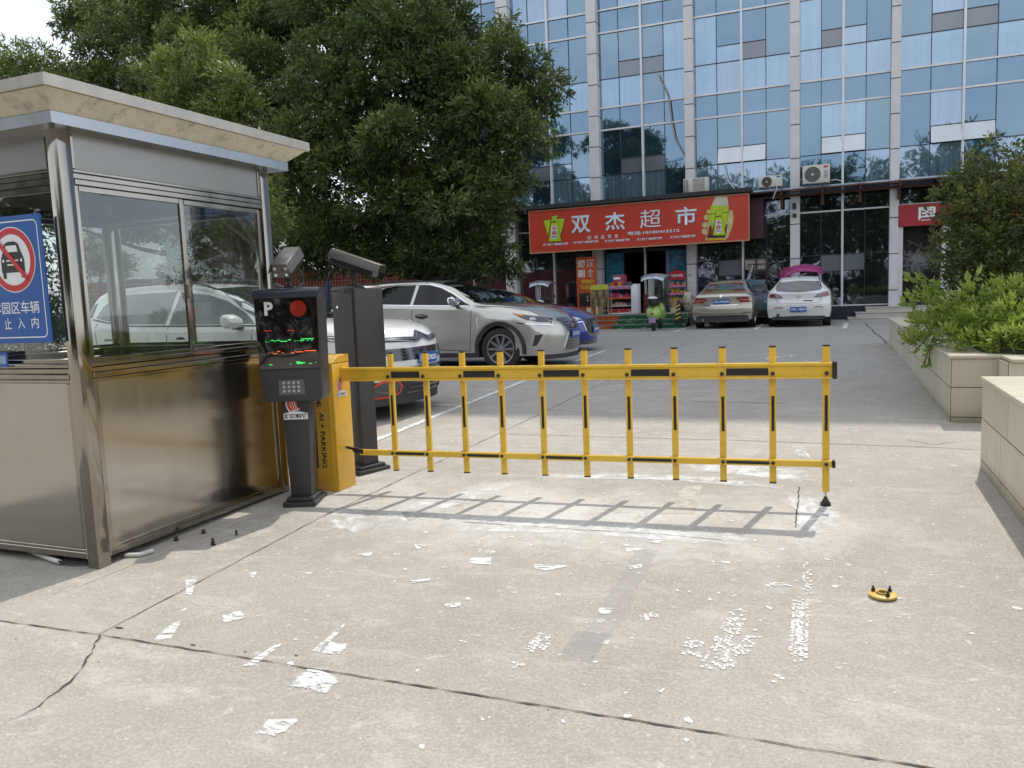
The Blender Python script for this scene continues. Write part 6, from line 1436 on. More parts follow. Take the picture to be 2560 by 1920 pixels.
# snack stand with two rows of pouches
pine = pm('orange wood', (.42, .20, .08), .6, var=.15, scale=12); RX0, RX1, RZ1, RY = -7.84, -7.20, 1.80, 26.75
rk = thing('snack_stand', 'open wooden snack stand with yellow-green header and two rows of hanging pouches', 'display stand', ((RX0 + RX1) / 2, RY, ZP)); RO = ((RX0 + RX1) / 2, RY, ZP)
MB().box(RX0, RX0 + .03, RY, RY + .03, ZP, RZ1).box(RX1 - .03, RX1, RY, RY + .03, ZP, RZ1).box(RX0, RX0 + .03, RY + .4, RY + .43, ZP, 1.5).box(RX1 - .03, RX1, RY + .4, RY + .43, ZP, 1.5).box(RX0 + .03, RX1 - .03, RY, RY + .02, .90, .92).build('frame', pine, rk, .002, at=RO)
MB().box(RX0 + .03, RX1 - .03, RY + .02, RY + .035, 1.05, 1.62).build('back_board', pm('stand board', (.20, .16, .10), .7), rk, at=RO)
MB().box(RX0 + .03, RX1 - .03, RY + .0, RY + .03, 1.345, 1.36).box(RX0 + .03, RX1 - .03, RY + .0, RY + .03, 1.06, 1.075).build('rail', pine, rk, at=RO)
MB().box(RX0, RX1, RY - .02, RY + .01, 1.63, 1.80).build('header', bannerm('header print', (.50, .52, .06), (.10, .30, .22), (9, 1, 9), .60), rk, .003, at=RO)
MB().box(-7.65, -7.58, RY - .012, RY - .008, .78, 1.05).build('price_tag', pm('yellow paper', (.62, .60, .22), .7), rk, at=RO)
pch = [pm('pouch %d' % i, c, .35, var=.4, scale=20) for i, c in enumerate(((.28, .24, .10), (.10, .09, .07), (.20, .15, .07), (.32, .30, .18)))]
k = 0
for row, z in enumerate((1.38, 1.09)):
    for i in range(9):
        if row and i == 1: continue
        m = MB().box(-.025, .025, -.014, .014, 0, .21).box(-.018, .018, -.008, .008, .21, .24)
        o = m.build('snack_pouch', pch[(i * 3 + row) % 4], None, .006); o.location = (RX0 + .06 + i * .063, RY - .002, z)
        _tag(o, '%s foil snack pouch from the left in the %s row of the yellow-headed wooden stand' % (ORD[i], 'upper' if row == 0 else 'lower'), 'snack pouch', 'snack pouches hanging on the stand, %s row' % ('upper' if row == 0 else 'lower'))
# glass display case
cs_ = thing('display_case', 'white-framed glass display case with goods on its shelves beside the shop door', 'display case', (-6.9, 27.3, ZP)); CO = (-6.9, 27.3, ZP)
x0, x1, y0, y1, z1 = -7.36, -6.47, 27.2, 27.75, 1.72
MB().box(x0, x0 + .04, y0, y0 + .04, ZP, z1).box(x1 - .04, x1, y0, y0 + .04, ZP, z1).box(x0 + .04, x1 - .04, y0, y0 + .04, ZP, ZP + .05).box(x0 + .04, x1 - .04, y0, y0 + .04, z1 - .10, z1).box(x0, x1, y0 + .04, y1, z1 - .03, z1).box(x0, x1, y0 + .04, y1, ZP, ZP + .03).build('frame', plw, cs_, .004, at=CO)
MB().box(x1, x1 + .02, y0, y1, ZP, z1 + .03).box(x1 + .02, x1 + .17, y0 + .02, y1, ZP, z1 + .06).build('side_wall', plw, cs_, .03, at=CO, seg=2)
MB().box(x0 + .04, x1 - .04, y0 - .004, y0 - .001, z1 - .09, z1 - .01).build('header', bannerm('case header', (.45, .16, .30), (.1, .12, .4), (9, 1, 9), .55), cs_, at=CO)
MB().box(x0 + .04, x1 - .04, y1 - .02, y1, ZP + .03, z1 - .03).build('back_panel', pm('case back', (.05, .04, .05), .7), cs_, at=CO)
for z in (1.02, 1.30): MB().box(x0 + .04, x1 - .04, y0 + .06, y1 - .02, z, z + .02).build('shelf', plw, cs_, at=CO)
MB().box(x0 + .04, x1 - .04, y0 + .03, y0 + .045, 1.28, 1.34).build('shelf_edge', pm('orange edge', (.5, .10, .04), .5), cs_, at=CO)
MB().box(x0 + .06, x1 - .06, y0 + .05, y0 + .3, ZP + .04, ZP + .18).build('red_tray', bannerm('red tray print', (.36, .02, .03), (.6, .5, .5), (14, 1, 14), .58), cs_, at=CO)
gcol = [pm('goods %d' % i, c, .4, var=.3, scale=20) for i, c in enumerate(((.45, .04, .16), (.5, .12, .02), (.45, .36, .25), (.30, .03, .03), (.08, .07, .10), (.5, .35, .03), (.02, .03, .12)))]
def goods(n, xa, xb, Y, z, hs, cols, lab, grp, nm='packaged_goods'):
    for i in range(n):
        w = (xb - xa) / n; h = rnd.uniform(*hs); m = MB().box(-w * .42, w * .42, -.05, .05, 0, h * .85).box(-w * .3, w * .3, -.035, .035, h * .85, h)
        o = m.build(nm, gcol[rnd.choice(cols)], None, .008); o.location = (xa + w * (i + .5), Y + rnd.uniform(-.02, .02), z); o.rotation_euler = (0, 0, rnd.uniform(-.2, .2)); _tag(o, ORD[i] + ' from the left, ' + lab, 'goods', grp)
goods(7, x0 + .08, x1 - .08, y0 + .2, 1.321, (.10, .22), (0, 0, 3, 2), 'bright packet on the upper shelf inside the white display case', 'packets on the upper shelf of the display case')
goods(5, x0 + .08, x1 - .08, y0 + .2, 1.041, (.08, .14), (2, 2, 4), 'pale carton on the lower shelf inside the white display case', 'cartons on the lower shelf of the display case')
goods(6, x0 + .06, x0 + .50, y0 + .2, 1.721, (.10, .20), (1, 5, 3), 'orange and red snack bag on top of the display case', 'orange snack bags on top of the display case')
goods(4, x0 + .54, x1 - .06, y0 + .2, 1.721, (.10, .18), (4, 6, 2), 'dark parcel on top of the display case towards the door', 'dark parcels on top of the display case')
bxp = thing('pink_carton', 'big pink carton behind the goods on top of the display case', 'carton', (-7.1, 27.9, ZP)); MB().box(-.22, .22, 0, .3, 0, 1.38).build('stack', pm('pink board', (.30, .05, .10), .6), bxp, .01); MB().box(-.2, .05, -.01, .0, 1.22, 1.3).build('label_print', plw, bxp)
crn = thing('drink_crate', 'dark red crate stack just inside the shop door', 'crate', (-6.1, 28.2, ZP))
for k in range(4): MB().box(-.17, .17, -.15, .15, k * .17, k * .17 + .155).build('crate', pm('crate red', (.12, .015, .015), .6), crn, .01)
# right-hand snack rack with a red round-topped header
rr_ = thing('snack_rack', 'orange snack rack with a red rounded header right of the shop door', 'display rack', (-5.1, 28.3, ZP)); rx0, rx1 = -.29, .29
MB().box(rx0, rx0 + .03, -.02, .02, 0, 1.2).box(rx1 - .03, rx1, -.02, .02, 0, 1.2).build('frame', pine, rr_, .003)
MB().prism([(rx0, 1.12), (rx1, 1.12), (rx1, 1.34), (.18, 1.42), (0, 1.45), (-.18, 1.42), (rx0, 1.34)], -.04, -.01, 'y').build('header', redb, rr_, .004)
text_on('KOUWEI', 'lettering', plw, rr_, (-.2, -.04, 1.22), (1, 0, 0), (0, 0, 1), .4, .09, .004, .02)
for z in (.35, .62, .89): MB().box(rx0, rx1, -.03, .25, z, z + .02).build('shelf', pine, rr_); MB().box(rx0, rx1, -.045, -.032, z - .03, z + .05).build('shelf_edge', pm('pink edge', (.5, .14, .26), .5), rr_)
for z, cc, nm in ((.371, (5, 2, 5), 'lower'), (.641, (5, 5, 2, 1), 'middle'), (.911, (4, 2, 3), 'top')):
    goods(5, -5.1 + rx0 + .04, -5.1 + rx1 - .04, 28.4, ZP + z, (.10, .2), cc, 'snack packet on the %s shelf of the red-headed rack' % nm, 'packets on the %s shelf of the red-headed rack' % nm)
card = pm('cardboard', (.34, .22, .12), .8, var=.1)
cb1 = thing('cardboard_box', 'brown cardboard box standing behind the green scooter', 'box', (-5.0, 27.4, ZP)); MB().box(-.13, .13, -.15, .15, 0, .42).build('box', card, cb1, .006); MB().box(-.03, .03, -.153, -.15, 0, .42).build('tape', pm('tape', (.45, .33, .18), .3), cb1)
cb2_ = thing('cardboard_box', 'small pale cardboard box with a green mark behind the scooter wheel', 'box', (-4.98, 26.9, ZP)); MB().box(-.15, .15, -.1, .1, 0, .16).build('box', pm('pale card', (.48, .44, .36), .8), cb2_, .006); MB().box(-.15, -.09, -.103, -.1, .03, .13).build('mark', grn, cb2_)
bg_ = thing('plastic_bag', 'crumpled clear plastic bag stuffed with cartons beside the striped bollard', 'bag', (-4.6, 27.5, ZP))
m = MB().ell((0, 0, .34), (.2, .18, .36), 16, 10); m.v = [(x + rnd.uniform(-.03, .03), y + rnd.uniform(-.03, .03), max(0, z + rnd.uniform(-.03, .03))) for x, y, z in m.v]; m.build('bag', pm('clear bag', (.38, .34, .28), .25, var=.5, scale=9), bg_, smooth=30)
cn = thing('striped_bollard', 'short black and yellow striped parking bollard beside the beige sedan', 'bollard', (-4.60, 25.65, .452))
MB().box(-.15, .15, -.15, .15, 0, .07).build('base', rubber, cn, .02)
MB().add([(-.10, -.10, .07), (.10, -.10, .07), (.10, .10, .07), (-.10, .10, .07), (-.055, -.055, .62), (.055, -.055, .62), (.055, .055, .62), (-.055, .055, .62)], [(0, 1, 5, 4), (1, 2, 6, 5), (2, 3, 7, 6), (3, 0, 4, 7), (4, 5, 6, 7)]).build('body', blk, cn, .004)
b = MB()
for k in range(4):
    z = .11 + k * .13; hw = lambda zz: .10 - .045 * (zz - .07) / .55
    yy_ = lambda zz: -hw(zz) - .002
    b.add([(-hw(z), yy_(z), z), (hw(z + .07), yy_(z + .07), z + .07), (hw(z + .13), yy_(z + .13), min(.61, z + .13)), (-hw(z + .06), yy_(z + .06), z + .06)], [(0, 1, 2, 3)])
b.build('yellow_stripe', pm('stripe yellow', (.58, .50, .12), .5), cn, smooth=0); MB().lathe([(.0, .74), (.03, .73), (.04, .69), (.035, .66), (.05, .62)], n=14).build('handle', blk, cn)

# ------------------------------------------------------------------ scooters with rain canopies
def scooter(lab, X, Y, rz, body, canopy, z=None, screen=True, plate=True, dome=.09):
    o = thing('scooter', lab, 'scooter', (X, Y, gz(Y) if z is None else z), rz)
    for x in (-.62, .62): MB().lathe([(.13, -.035), (.20, -.05), (.235, -.03), (.235, .03), (.20, .05), (.13, .035), (.13, -.035)], (x, 0, .235), 'y', 26).build('tyre', rubber, o); MB().cyl((x, -.03, .235), (x, .03, .235), .12, 18).build('rim', rimm, o)
    MB().ell((-.48, 0, .55), (.34, .25, .23)).ell((-.66, 0, .50), (.18, .17, .17)).build('rear_body', body, o); MB().ell((.52, 0, .55), (.14, .20, .30)).ell((.62, 0, .45), (.2, .07, .12)).build('front_shield', body, o)
    MB().box(-.3, .48, -.13, .13, .24, .31).build('footboard', claddm, o, .03); MB().ell((-.40, 0, .80), (.34, .15, .07)).build('seat', blkp, o); MB().obox((-.72, 0, .88), (.26, .26, .2)).build('top_box', blkp, o, .04, seg=2)
    MB().ell((-.72, 0, .99), (.15, .15, .05)).build('box_lid', plw, o); MB().tube([(.42, -.32, 1.02), (.5, -.1, .98), (.52, 0, .96), (.5, .1, .98), (.42, .32, 1.02)], .016, 8).build('handlebar', blkp, o)
    for s_ in (-1, 1): MB().ell((.5, s_ * .32, 1.16), (.02, .07, .05)).tube([(.5, s_ * .25, 1.0), (.5, s_ * .3, 1.14)], .006, 6).build('mirror', blkp, o)
    MB().ell((-.81, 0, .52), (.03, .06, .05)).build('tail_lamp', lampr, o)
    if plate: MB().obox((-.85, 0, .34), (.01, .2, .18), (0, .15, 0)).build('licence_plate', pm('plate mauve', (.32, .20, .34), .5, var=.5, scale=60), o)
    g = MB(); prof = []
    for i in range(9):
        a = -1 + i / 4; prof.append(a)
    vs = []
    for j in range(7):
        u = j / 6; x = .55 - 1.35 * u; w = .50 * (1 - .55 * abs(u - .35)); zc = 1.66 + dome * .9 - (.01 + dome) * (u - .4) ** 2 * 4
        for a in prof: vs.append((x, w * a, zc - dome * abs(a) ** 2.0 + .02 * math.cos(u * 9)))
    n = len(prof); g.add(vs, [(j * n + i, j * n + i + 1, (j + 1) * n + i + 1, (j + 1) * n + i) for j in range(6) for i in range(n - 1)])
    cp = g.build('canopy', canopy, o); sm = cp.modifiers.new('thickness', 'SOLIDIFY'); sm.thickness = .012
    for pp_ in ([(.5, -.14, .98), (.48, -.12, 1.7)], [(.5, .14, .98), (.48, .12, 1.7)], [(-.75, 0, .95), (-.7, 0, 1.66)]): MB().tube(pp_, .010, 6).build('canopy_pole', chrome, o)
    if screen:
        m = MB(); vs = [(.56 - .05 * (abs(a) ** 2) * 3, .33 * a, z_) for z_ in (.75, 1.1, 1.45, 1.62) for a in (-1, -.5, 0, .5, 1)]
        m.add(vs, [(j * 5 + i, j * 5 + i + 1, (j + 1) * 5 + i + 1, (j + 1) * 5 + i) for j in range(3) for i in range(4)]); m.build('windscreen', glassm('scooter screen', (.5, .56, .62), .12, .16), o)
        m = MB().add([(.565 - .05 * (abs(a) ** 2) * 3, .335 * a, z_) for z_ in (.55, .85, 1.1) for a in (-1, -.5, 0, .5, 1)], [(j * 5 + i, j * 5 + i + 1, (j + 1) * 5 + i + 1, (j + 1) * 5 + i) for j in range(2) for i in range(4)]); m.build('apron', pm('navy apron', (.02, .035, .09), .4), o)
    return o
silver = pm('silver canopy', (.36, .42, .48), .25, .6, var=.15, scale=6)
scooter('lime green scooter with a silver rain canopy parked at the green shop steps', -5.05, 24.45, R(92), pm('lime paint', (.28, .42, .08), .3, coat=1), silver)
scooter('white scooter under a silver canopy left of the supermarket, behind the blue car', -9.65, 26.9, R(100), pm('scooter white', (.5, .52, .52), .3, coat=1), silver, z=.31)
scooter('scooter under a purple dotted canopy behind the white hatchback', -.9, 28.0, R(8), pm('scooter grey', (.12, .12, .13), .3), pm('purple canopy cloth', (.26, .03, .14), .45, var=.25, scale=7), z=.33, plate=False, dome=.24)
um = thing('red_umbrella', 'small dark red umbrella top peeping behind the roof of the white hatchback', 'umbrella', (-1.5, 28.45, .31)); MB().lathe([(0, 1.84), (.1, 1.80), (.2, 1.70), (.26, 1.58)], n=16).build('cover', pm('umbrella red', (.16, .02, .03), .5), um); MB().cyl((0, 0, 0), (0, 0, 1.8), .012, 8).build('shaft', blkp, um)

# ------------------------------------------------------------------ mesh fence, red hoarding, distant block
fn = thing('mesh_fence', 'pale wire mesh fence on blue posts under the big trees', 'fence', (-16, 20.2, gz(20)))
FO = (-16, 20.2, gz(20)); bpost = pm('blue post', (.01, .07, .30), .45); wire = pm('pale wire', (.45, .32, .28), .6)
for x in (-26.5, -23.4, -20.3, -17.2, -14.1, -11.0): MB().box(x - .04, x + .04, 20.16, 20.24, .2, 2.62).build('post', bpost, fn, .005, at=FO)
xs_ = [-26.5, -23.4, -20.3, -17.2, -14.1, -11.0]
for xa, xb in zip(xs_, xs_[1:]):
    m = MB(); x = xa + .06
    while x < xb - .05: m.box(x, x + .008, 20.196, 20.204, .35, 2.5); x += .11
    z = .38
    while z < 2.52: m.box(xa + .04, xb - .04, 20.19, 20.196, z, z + .010); z += .12
    m.build('mesh_panel', wire, fn, at=FO, smooth=0)
rw_ = thing('red_hoarding', 'brick-red hoarding showing through the wire mesh fence', 'hoarding', (-18, 22, gz(22))); MB().box(-9, 7.0, 0, .08, 0, 2.35).build('sheet', pm('brick red', (.30, .055, .04), .7, var=.2, scale=1.5), rw_)
m = MB()
for k in range(16): m.box(-9 + k, -8.96 + k, -.03, -.001, 0, 2.36)
m.build('rib', pm('brick red dark', (.16, .03, .025), .7), rw_)
fb = thing('distant_block', 'pale grey building top far away at the left edge above the booth roof', 'building', (-53, 47, 0))
MB().box(-5, 9, 0, 12, 0, 20.1).build('wall', pm('distant wall', (.42, .43, .43), .8), fb); m = MB()
for k in range(26): m.box(-4.9 + k * .53, -4.6 + k * .53, -.06, -.005, 17.5, 19.6)
m.build('louvre', pm('distant louvre', (.25, .27, .28), .8), fb); MB().box(-5.2, 9.2, -.3, 12.2, 20.1, 20.4).build('parapet', pm('distant wall', (.4, .4, .4)), fb)

# ------------------------------------------------------------------ trees and shrubs
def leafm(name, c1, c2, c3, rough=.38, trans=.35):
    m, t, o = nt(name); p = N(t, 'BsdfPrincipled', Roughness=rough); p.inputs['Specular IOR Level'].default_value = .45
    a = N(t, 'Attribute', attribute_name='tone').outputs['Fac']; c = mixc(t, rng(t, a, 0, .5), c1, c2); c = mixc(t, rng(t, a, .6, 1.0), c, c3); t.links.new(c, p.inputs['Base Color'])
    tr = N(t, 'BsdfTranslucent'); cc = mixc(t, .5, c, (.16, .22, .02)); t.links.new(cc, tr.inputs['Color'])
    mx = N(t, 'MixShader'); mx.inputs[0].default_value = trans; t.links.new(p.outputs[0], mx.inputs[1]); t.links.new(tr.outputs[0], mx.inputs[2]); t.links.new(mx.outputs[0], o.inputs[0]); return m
RS = np.random.RandomState(11)
def unit(n): v = RS.normal(size=(n, 3)); return v / np.linalg.norm(v, axis=1)[:, None]
def leaves(centers, outward, per, length, width, spread, droop, tonebase, jit=.5, fan=.8):
    """sprigs: 'per' leaves set round each point, pointing outwards; returns verts, faces, tone"""
    n = len(centers); C = np.repeat(centers, per, 0); O = np.repeat(outward, per, 0); T = np.repeat(tonebase, per)
    t = np.tile(np.linspace(0, 1, per), n)[:, None]
    D = O * (1.0) + unit(n * per) * fan; D[:, 2] -= droop; D /= np.linalg.norm(D, axis=1)[:, None]
    P = C + O * t * spread + unit(n * per) * spread * .35
    side = np.cross(D, unit(n * per)); side /= np.linalg.norm(side, axis=1)[:, None] + 1e-9
    L = length * (1 + RS.uniform(-.3, .3, (n * per, 1))); W = width * (1 + RS.uniform(-.25, .25, (n * per, 1)))
    nn = np.cross(D, side)
    a = P; b = P + D * L * .45 + side * W * .5 + nn * W * .12; c = P + D * L; d = P + D * L * .45 - side * W * .5 + nn * W * .12
    V = np.stack([a, b, c, d], 1).reshape(-1, 3); F = np.arange(len(V)).reshape(-1, 4)
    tone = np.clip(T + RS.uniform(-.2, .2, n * per) + (t[:, 0] - .5) * .25, 0, 1)
    return V, F, np.repeat(tone, 4)
def crown(lobes, dens, per, length, width, spread, droop=.25, tone=(.2, .75), under=.35, split=0):
    if split:      # break every lobe into smaller clumps so that light and gaps fall between them
        L2 = []
        for (cx, cy, cz, r) in lobes:
            L2.append((cx, cy, cz, r * .62))
            for d in unit(split):
                if d[2] < -.6: continue
                k = r * RS.uniform(.55, .8); q = r * RS.uniform(.26, .44); L2.append((cx + d[0] * k, cy + d[1] * k, cz + d[2] * k * .85, q))
        lobes = L2
    Cs, Os, Ts = [], [], []
    for (cx, cy, cz, r) in lobes:
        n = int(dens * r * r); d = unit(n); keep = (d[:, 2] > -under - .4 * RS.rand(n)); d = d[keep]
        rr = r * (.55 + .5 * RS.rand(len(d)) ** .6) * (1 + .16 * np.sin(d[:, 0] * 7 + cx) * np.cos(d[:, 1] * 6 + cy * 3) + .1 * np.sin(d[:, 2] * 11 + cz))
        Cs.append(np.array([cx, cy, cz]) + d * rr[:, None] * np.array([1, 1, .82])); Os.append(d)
        Ts.append(np.clip(tone[0] + (tone[1] - tone[0]) * (.5 + .5 * d[:, 2]) + RS.uniform(-.2, .2) , 0, 1))  # clump tops lighter, undersides darker: light from above painted into leaf tone
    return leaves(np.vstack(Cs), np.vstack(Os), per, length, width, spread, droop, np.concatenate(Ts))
bark = pm('bark', (.10, .075, .055), .9, var=.3, scale=9, bump=.5, bscale=25)
def tree(name, label, cat, base, lobes, leafmat, dens, per, length, width, spread, trunk_r, group=None, droop=.25, tone=(.2, .75), nbr=14, under=.35, crown_name='crown', split=0):
    o = thing(name, label, cat, base, 0, group); B = np.array(base)
    L = [(x - B[0], y - B[1], z - B[2], r) for x, y, z, r in lobes]; V, F, T = crown(L, dens, per, length, width, spread, droop, tone, under, split)
    npmesh(crown_name, V, F, leafmat, o, attr=T)
    c = np.mean([l[:3] for l in L], 0); zt = min(l[2] for l in L); m = MB(); fork = Vector((c[0] * .3, c[1] * .3, max(.6, zt * .75 + .3)))
    m.tube([(0, 0, 0), (fork.x * .4 + trunk_r * .3, fork.y * .4, fork.z * .5), fork], [trunk_r * 1.25, trunk_r, trunk_r * .85], 12); m.build('trunk', bark, o)
    m = MB(); idx = RS.choice(len(L), min(nbr, len(L)), False)
    for i in idx:
        e = Vector(L[i][:3]); mid = fork.lerp(e, .5) + Vector((0, 0, -.3 * abs(e.z - fork.z) * .3)); m.tube([fork, mid, e], [trunk_r * .5, trunk_r * .26, trunk_r * .08], 7)
    m.build('branches', bark, o); return o
def lobes_sheet(spec, Yc, depth, n_fill, rr=(.8, 1.3)):
    """spec: outline lobes as survey points (x, y, distance offset, radius)"""
    out_ = []
    for x, y, dY, r in spec: p = PY(x, y, Yc + dY); out_.append((p[0], Yc + dY, p[1], r))
    return out_
ficus = leafm('ficus leaves', (.024, .045, .018), (.065, .105, .034), (.25, .29, .09), rough=.28)
# big right-hand ficus
sp = [(1200, 195, 0, .40), (1120, 150, .3, .6), (1075, 100, .5, .4), (1098, 48, .4, .2), (1150, 240, .4, .6), (1080, 110, 0, .6), (1125, 320, 0, .55), (1075, 390, -.3, .75), (1065, 460, -.3, .6), (1115, 405, 0, .3), (1050, 535, -.2, .55), (1010, 575, -.4, .7),
      (940, 560, -.5, .9), (860, 570, -.3, .7), (780, 545, -.3, .8), (700, 500, -.6, .9), (640, 430, -.6, .9), (1040, 300, -.8, 1.2), (1010, 185, -.5, .95), (915, 75, -.6, .85), (860, 25, -.2, 1.0), (980, 420, -1.0, 1.2), (900, 330, -1.2, 1.3),
      (900, 200, -1.2, 1.3), (820, 110, -1.0, 1.2), (780, 250, -1.2, 1.2), (740, 360, -1.1, 1.2), (820, 450, -1.1, 1.2), (700, 180, -.8, 1.2), (660, 300, -.8, 1.1), (870, -70, 0, 1.0), (820, -60, 0, 1.4), (720, 40, -.3, 1.2),
      (620, 540, -.4, .8), (610, 360, -.5, .9), (1060, 230, .2, .9), (720, -60, .3, 1.2), (1000, 230, 1.5, 1.4), (880, 430, 1.5, 1.5), (760, 300, 1.6, 1.5), (960, 520, 1.0, 1.1), (700, 560, .8, 1.0), (840, 540, .8, 1.2), (1075, 590, .3, .45),
      (1020, 470, 1.2, .9), (900, 100, 1.6, 1.5), (640, 470, 1.6, 1.3)]
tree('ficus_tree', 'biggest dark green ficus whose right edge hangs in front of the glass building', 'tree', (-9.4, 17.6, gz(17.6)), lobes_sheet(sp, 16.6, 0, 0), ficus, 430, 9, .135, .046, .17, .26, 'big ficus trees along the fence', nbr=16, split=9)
# left ficus, taller on its left flank
sp = [(560, 60, 0, 1.2), (480, 20, 0, 1.2), (380, 10, 0, 1.2), (270, 15, 0, 1.0), (190, 20, -.2, .75), (165, 70, -.2, .6), (215, 110, -.3, .8), (300, 90, -.6, 1.1), (400, 100, -.8, 1.1), (520, 150, -.8, 1.1), (600, 200, -.6, 1.1), (440, 190, -.6, 1.0), (340, 180, -.5, 1.0), (240, 180, -.2, .9),
      (180, 170, .2, .7), (640, 60, .5, 1.2), (560, -50, .5, 1.3), (420, -60, .5, 1.3), (290, -50, .4, 1.0), (560, 270, -.3, 1.1), (460, 290, 0, 1.1), (340, 270, 0, 1.2), (240, 250, .2, 1.1), (600, 340, 0, 1.0), (520, 380, .4, 1.2), (400, 380, .6, 1.3), (280, 370, .8, 1.3),
      (560, 480, .4, 1.1), (450, 490, .6, 1.2), (330, 490, 1, 1.3), (200, 430, 1, 1.3), (480, 100, 1.5, 1.5), (340, 60, 1.5, 1.4), (220, 40, 1.2, .8), (600, 120, 1.5, 1.4), (150, 330, 1, 1.1), (100, 470, 1.3, 1.3), (200, 560, 1.4, 1.2), (420, 570, 1.2, 1.1)]
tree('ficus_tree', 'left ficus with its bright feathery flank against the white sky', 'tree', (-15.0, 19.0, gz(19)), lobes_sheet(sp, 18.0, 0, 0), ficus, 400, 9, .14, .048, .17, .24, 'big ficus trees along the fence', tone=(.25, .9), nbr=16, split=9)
# nearer bright clump rising over the booth roof
sp = [(430, 110, 0, .42), (380, 150, .1, .45), (440, 170, -.2, .5), (500, 190, -.1, .45), (520, 240, -.1, .42), (340, 170, .3, .35), (400, 220, -.2, .5), (470, 250, -.3, .5), (350, 240, 0, .45), (545, 235, 0, .28), (500, 300, 0, .45), (420, 300, 0, .5), (340, 310, .2, .5), (570, 440, 0, .35), (580, 490, .2, .35), (520, 420, .3, .6), (430, 420, .3, .7), (600, 470, -.1, .25)]
lf2 = leafm('bright ficus leaves', (.045, .08, .025), (.10, .15, .04), (.22, .26, .07))
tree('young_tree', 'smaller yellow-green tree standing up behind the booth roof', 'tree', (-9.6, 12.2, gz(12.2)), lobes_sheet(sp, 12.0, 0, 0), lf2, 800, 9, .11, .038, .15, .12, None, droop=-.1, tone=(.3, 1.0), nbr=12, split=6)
sp = [(30, 130, 0, .55), (80, 135, .2, .55), (120, 160, .3, .55), (10, 165, .2, .6), (60, 175, 0, .7), (130, 195, 0, .6), (170, 200, .3, .5), (-30, 150, 0, .7), (20, 215, 0, .8), (100, 230, .2, .8), (60, 300, .6, 1.0), (-20, 300, .5, 1.0), (140, 300, .6, 1.0)]
tree('far_tree', 'low round-headed tree at the far left edge above the booth fascia', 'tree', (-21.6, 17.5, gz(17.5)), lobes_sheet(sp, 16.5, 0, 0), lf2, 420, 9, .13, .04, .18, .14, None, tone=(.15, .75), nbr=8)
# hedge along the fence
hv = []
for x in np.arange(-27, -8.4, .55): hv.append((x, 19.4 + rnd.uniform(-.2, .2), .31 + rnd.uniform(.5, .8), rnd.uniform(.5, .7)))
V, F, T = crown(hv, 260, 8, .12, .045, .16, .1, (.1, .5), .2); _tag(npmesh('hedge', V, F, ficus, attr=T), 'dark clipped hedge running along the foot of the mesh fence', 'hedge')

# planting in the raised bed
shr = leafm('dark shrub leaves', (.030, .048, .018), (.07, .10, .028), (.17, .18, .05)); O_ = (2.3, 11.4, ZT)
def S(x, y, Y, r): p = PY(x, y, Y); return (p[0], Y, p[1], r)
sl = [S(2145, 318, 11, .12), S(2110, 365, 11, .2), S(2165, 385, 11, .3), S(2085, 350, 11.2, .08), S(2055, 375, 11.2, .07), S(2085, 400, 10.8, .24), S(2120, 440, 10.6, .36), S(2045, 420, 10.9, .15), S(2075, 480, 10.7, .24), S(2035, 460, 11, .14), S(2005, 520, 11, .07), S(1960, 520, 11, .045),
      S(2045, 530, 10.7, .2), S(2100, 540, 10.5, .36), S(2180, 480, 10.5, .45), S(2180, 580, 10.4, .42), S(2090, 610, 10.4, .34), S(2040, 590, 10.5, .2), S(2230, 400, 10.8, .5), S(2260, 520, 10.6, .5), S(2150, 650, 10.3, .4), S(2230, 640, 10.4, .45), S(2215, 345, 11.2, .24), S(2265, 330, 11.4, .3), S(2120, 500, 11.4, .5)]
tree('ornamental_tree', 'dense dark shrub tree with layered twigs rising from the right-hand planter', 'shrub', O_, sl, shr, 1050, 8, .062, .026, .09, .07, None, droop=.05, tone=(.1, .95), nbr=18, under=.9, split=6)
gcov = leafm('sunlit-tinted groundcover', (.07, .13, .02), (.19, .30, .045), (.42, .50, .12), trans=.5)  # leaf colours lifted to imitate sunlight over the whole bed
gl = []
for i in range(74):
    x = rnd.uniform(1.25, 4.3); y = rnd.uniform(8.25, 12.5) if x > 1.6 else rnd.uniform(8.75, 12.6)
    gl.append((x, y, ZT + rnd.uniform(.04, .18), rnd.uniform(.13, .26)))
gl += [S(2000, 735, 9.4, .12), S(2010, 700, 9.6, .14), S(2060, 690, 9.4, .15), S(2120, 700, 9.0, .17), S(2180, 690, 8.9, .18), S(2050, 735, 8.9, .12), S(2100, 745, 8.8, .12), S(2170, 740, 8.6, .14), S(2205, 720, 8.7, .15), S(1975, 735, 10.5, .10), S(2000, 655, 9.9, .14), S(2110, 655, 9.3, .16), S(2180, 640, 9.2, .18), S(1990, 700, 10.3, .12)]
V, F, T = crown(gl, 2600, 9, .075, .021, .07, -.1, (.15, 1.0), .1)
_tag(npmesh('ground_cover', V, F, gcov, attr=T), 'bright narrow-leaved ground cover filling the raised planter', 'ground cover', kind='stuff')
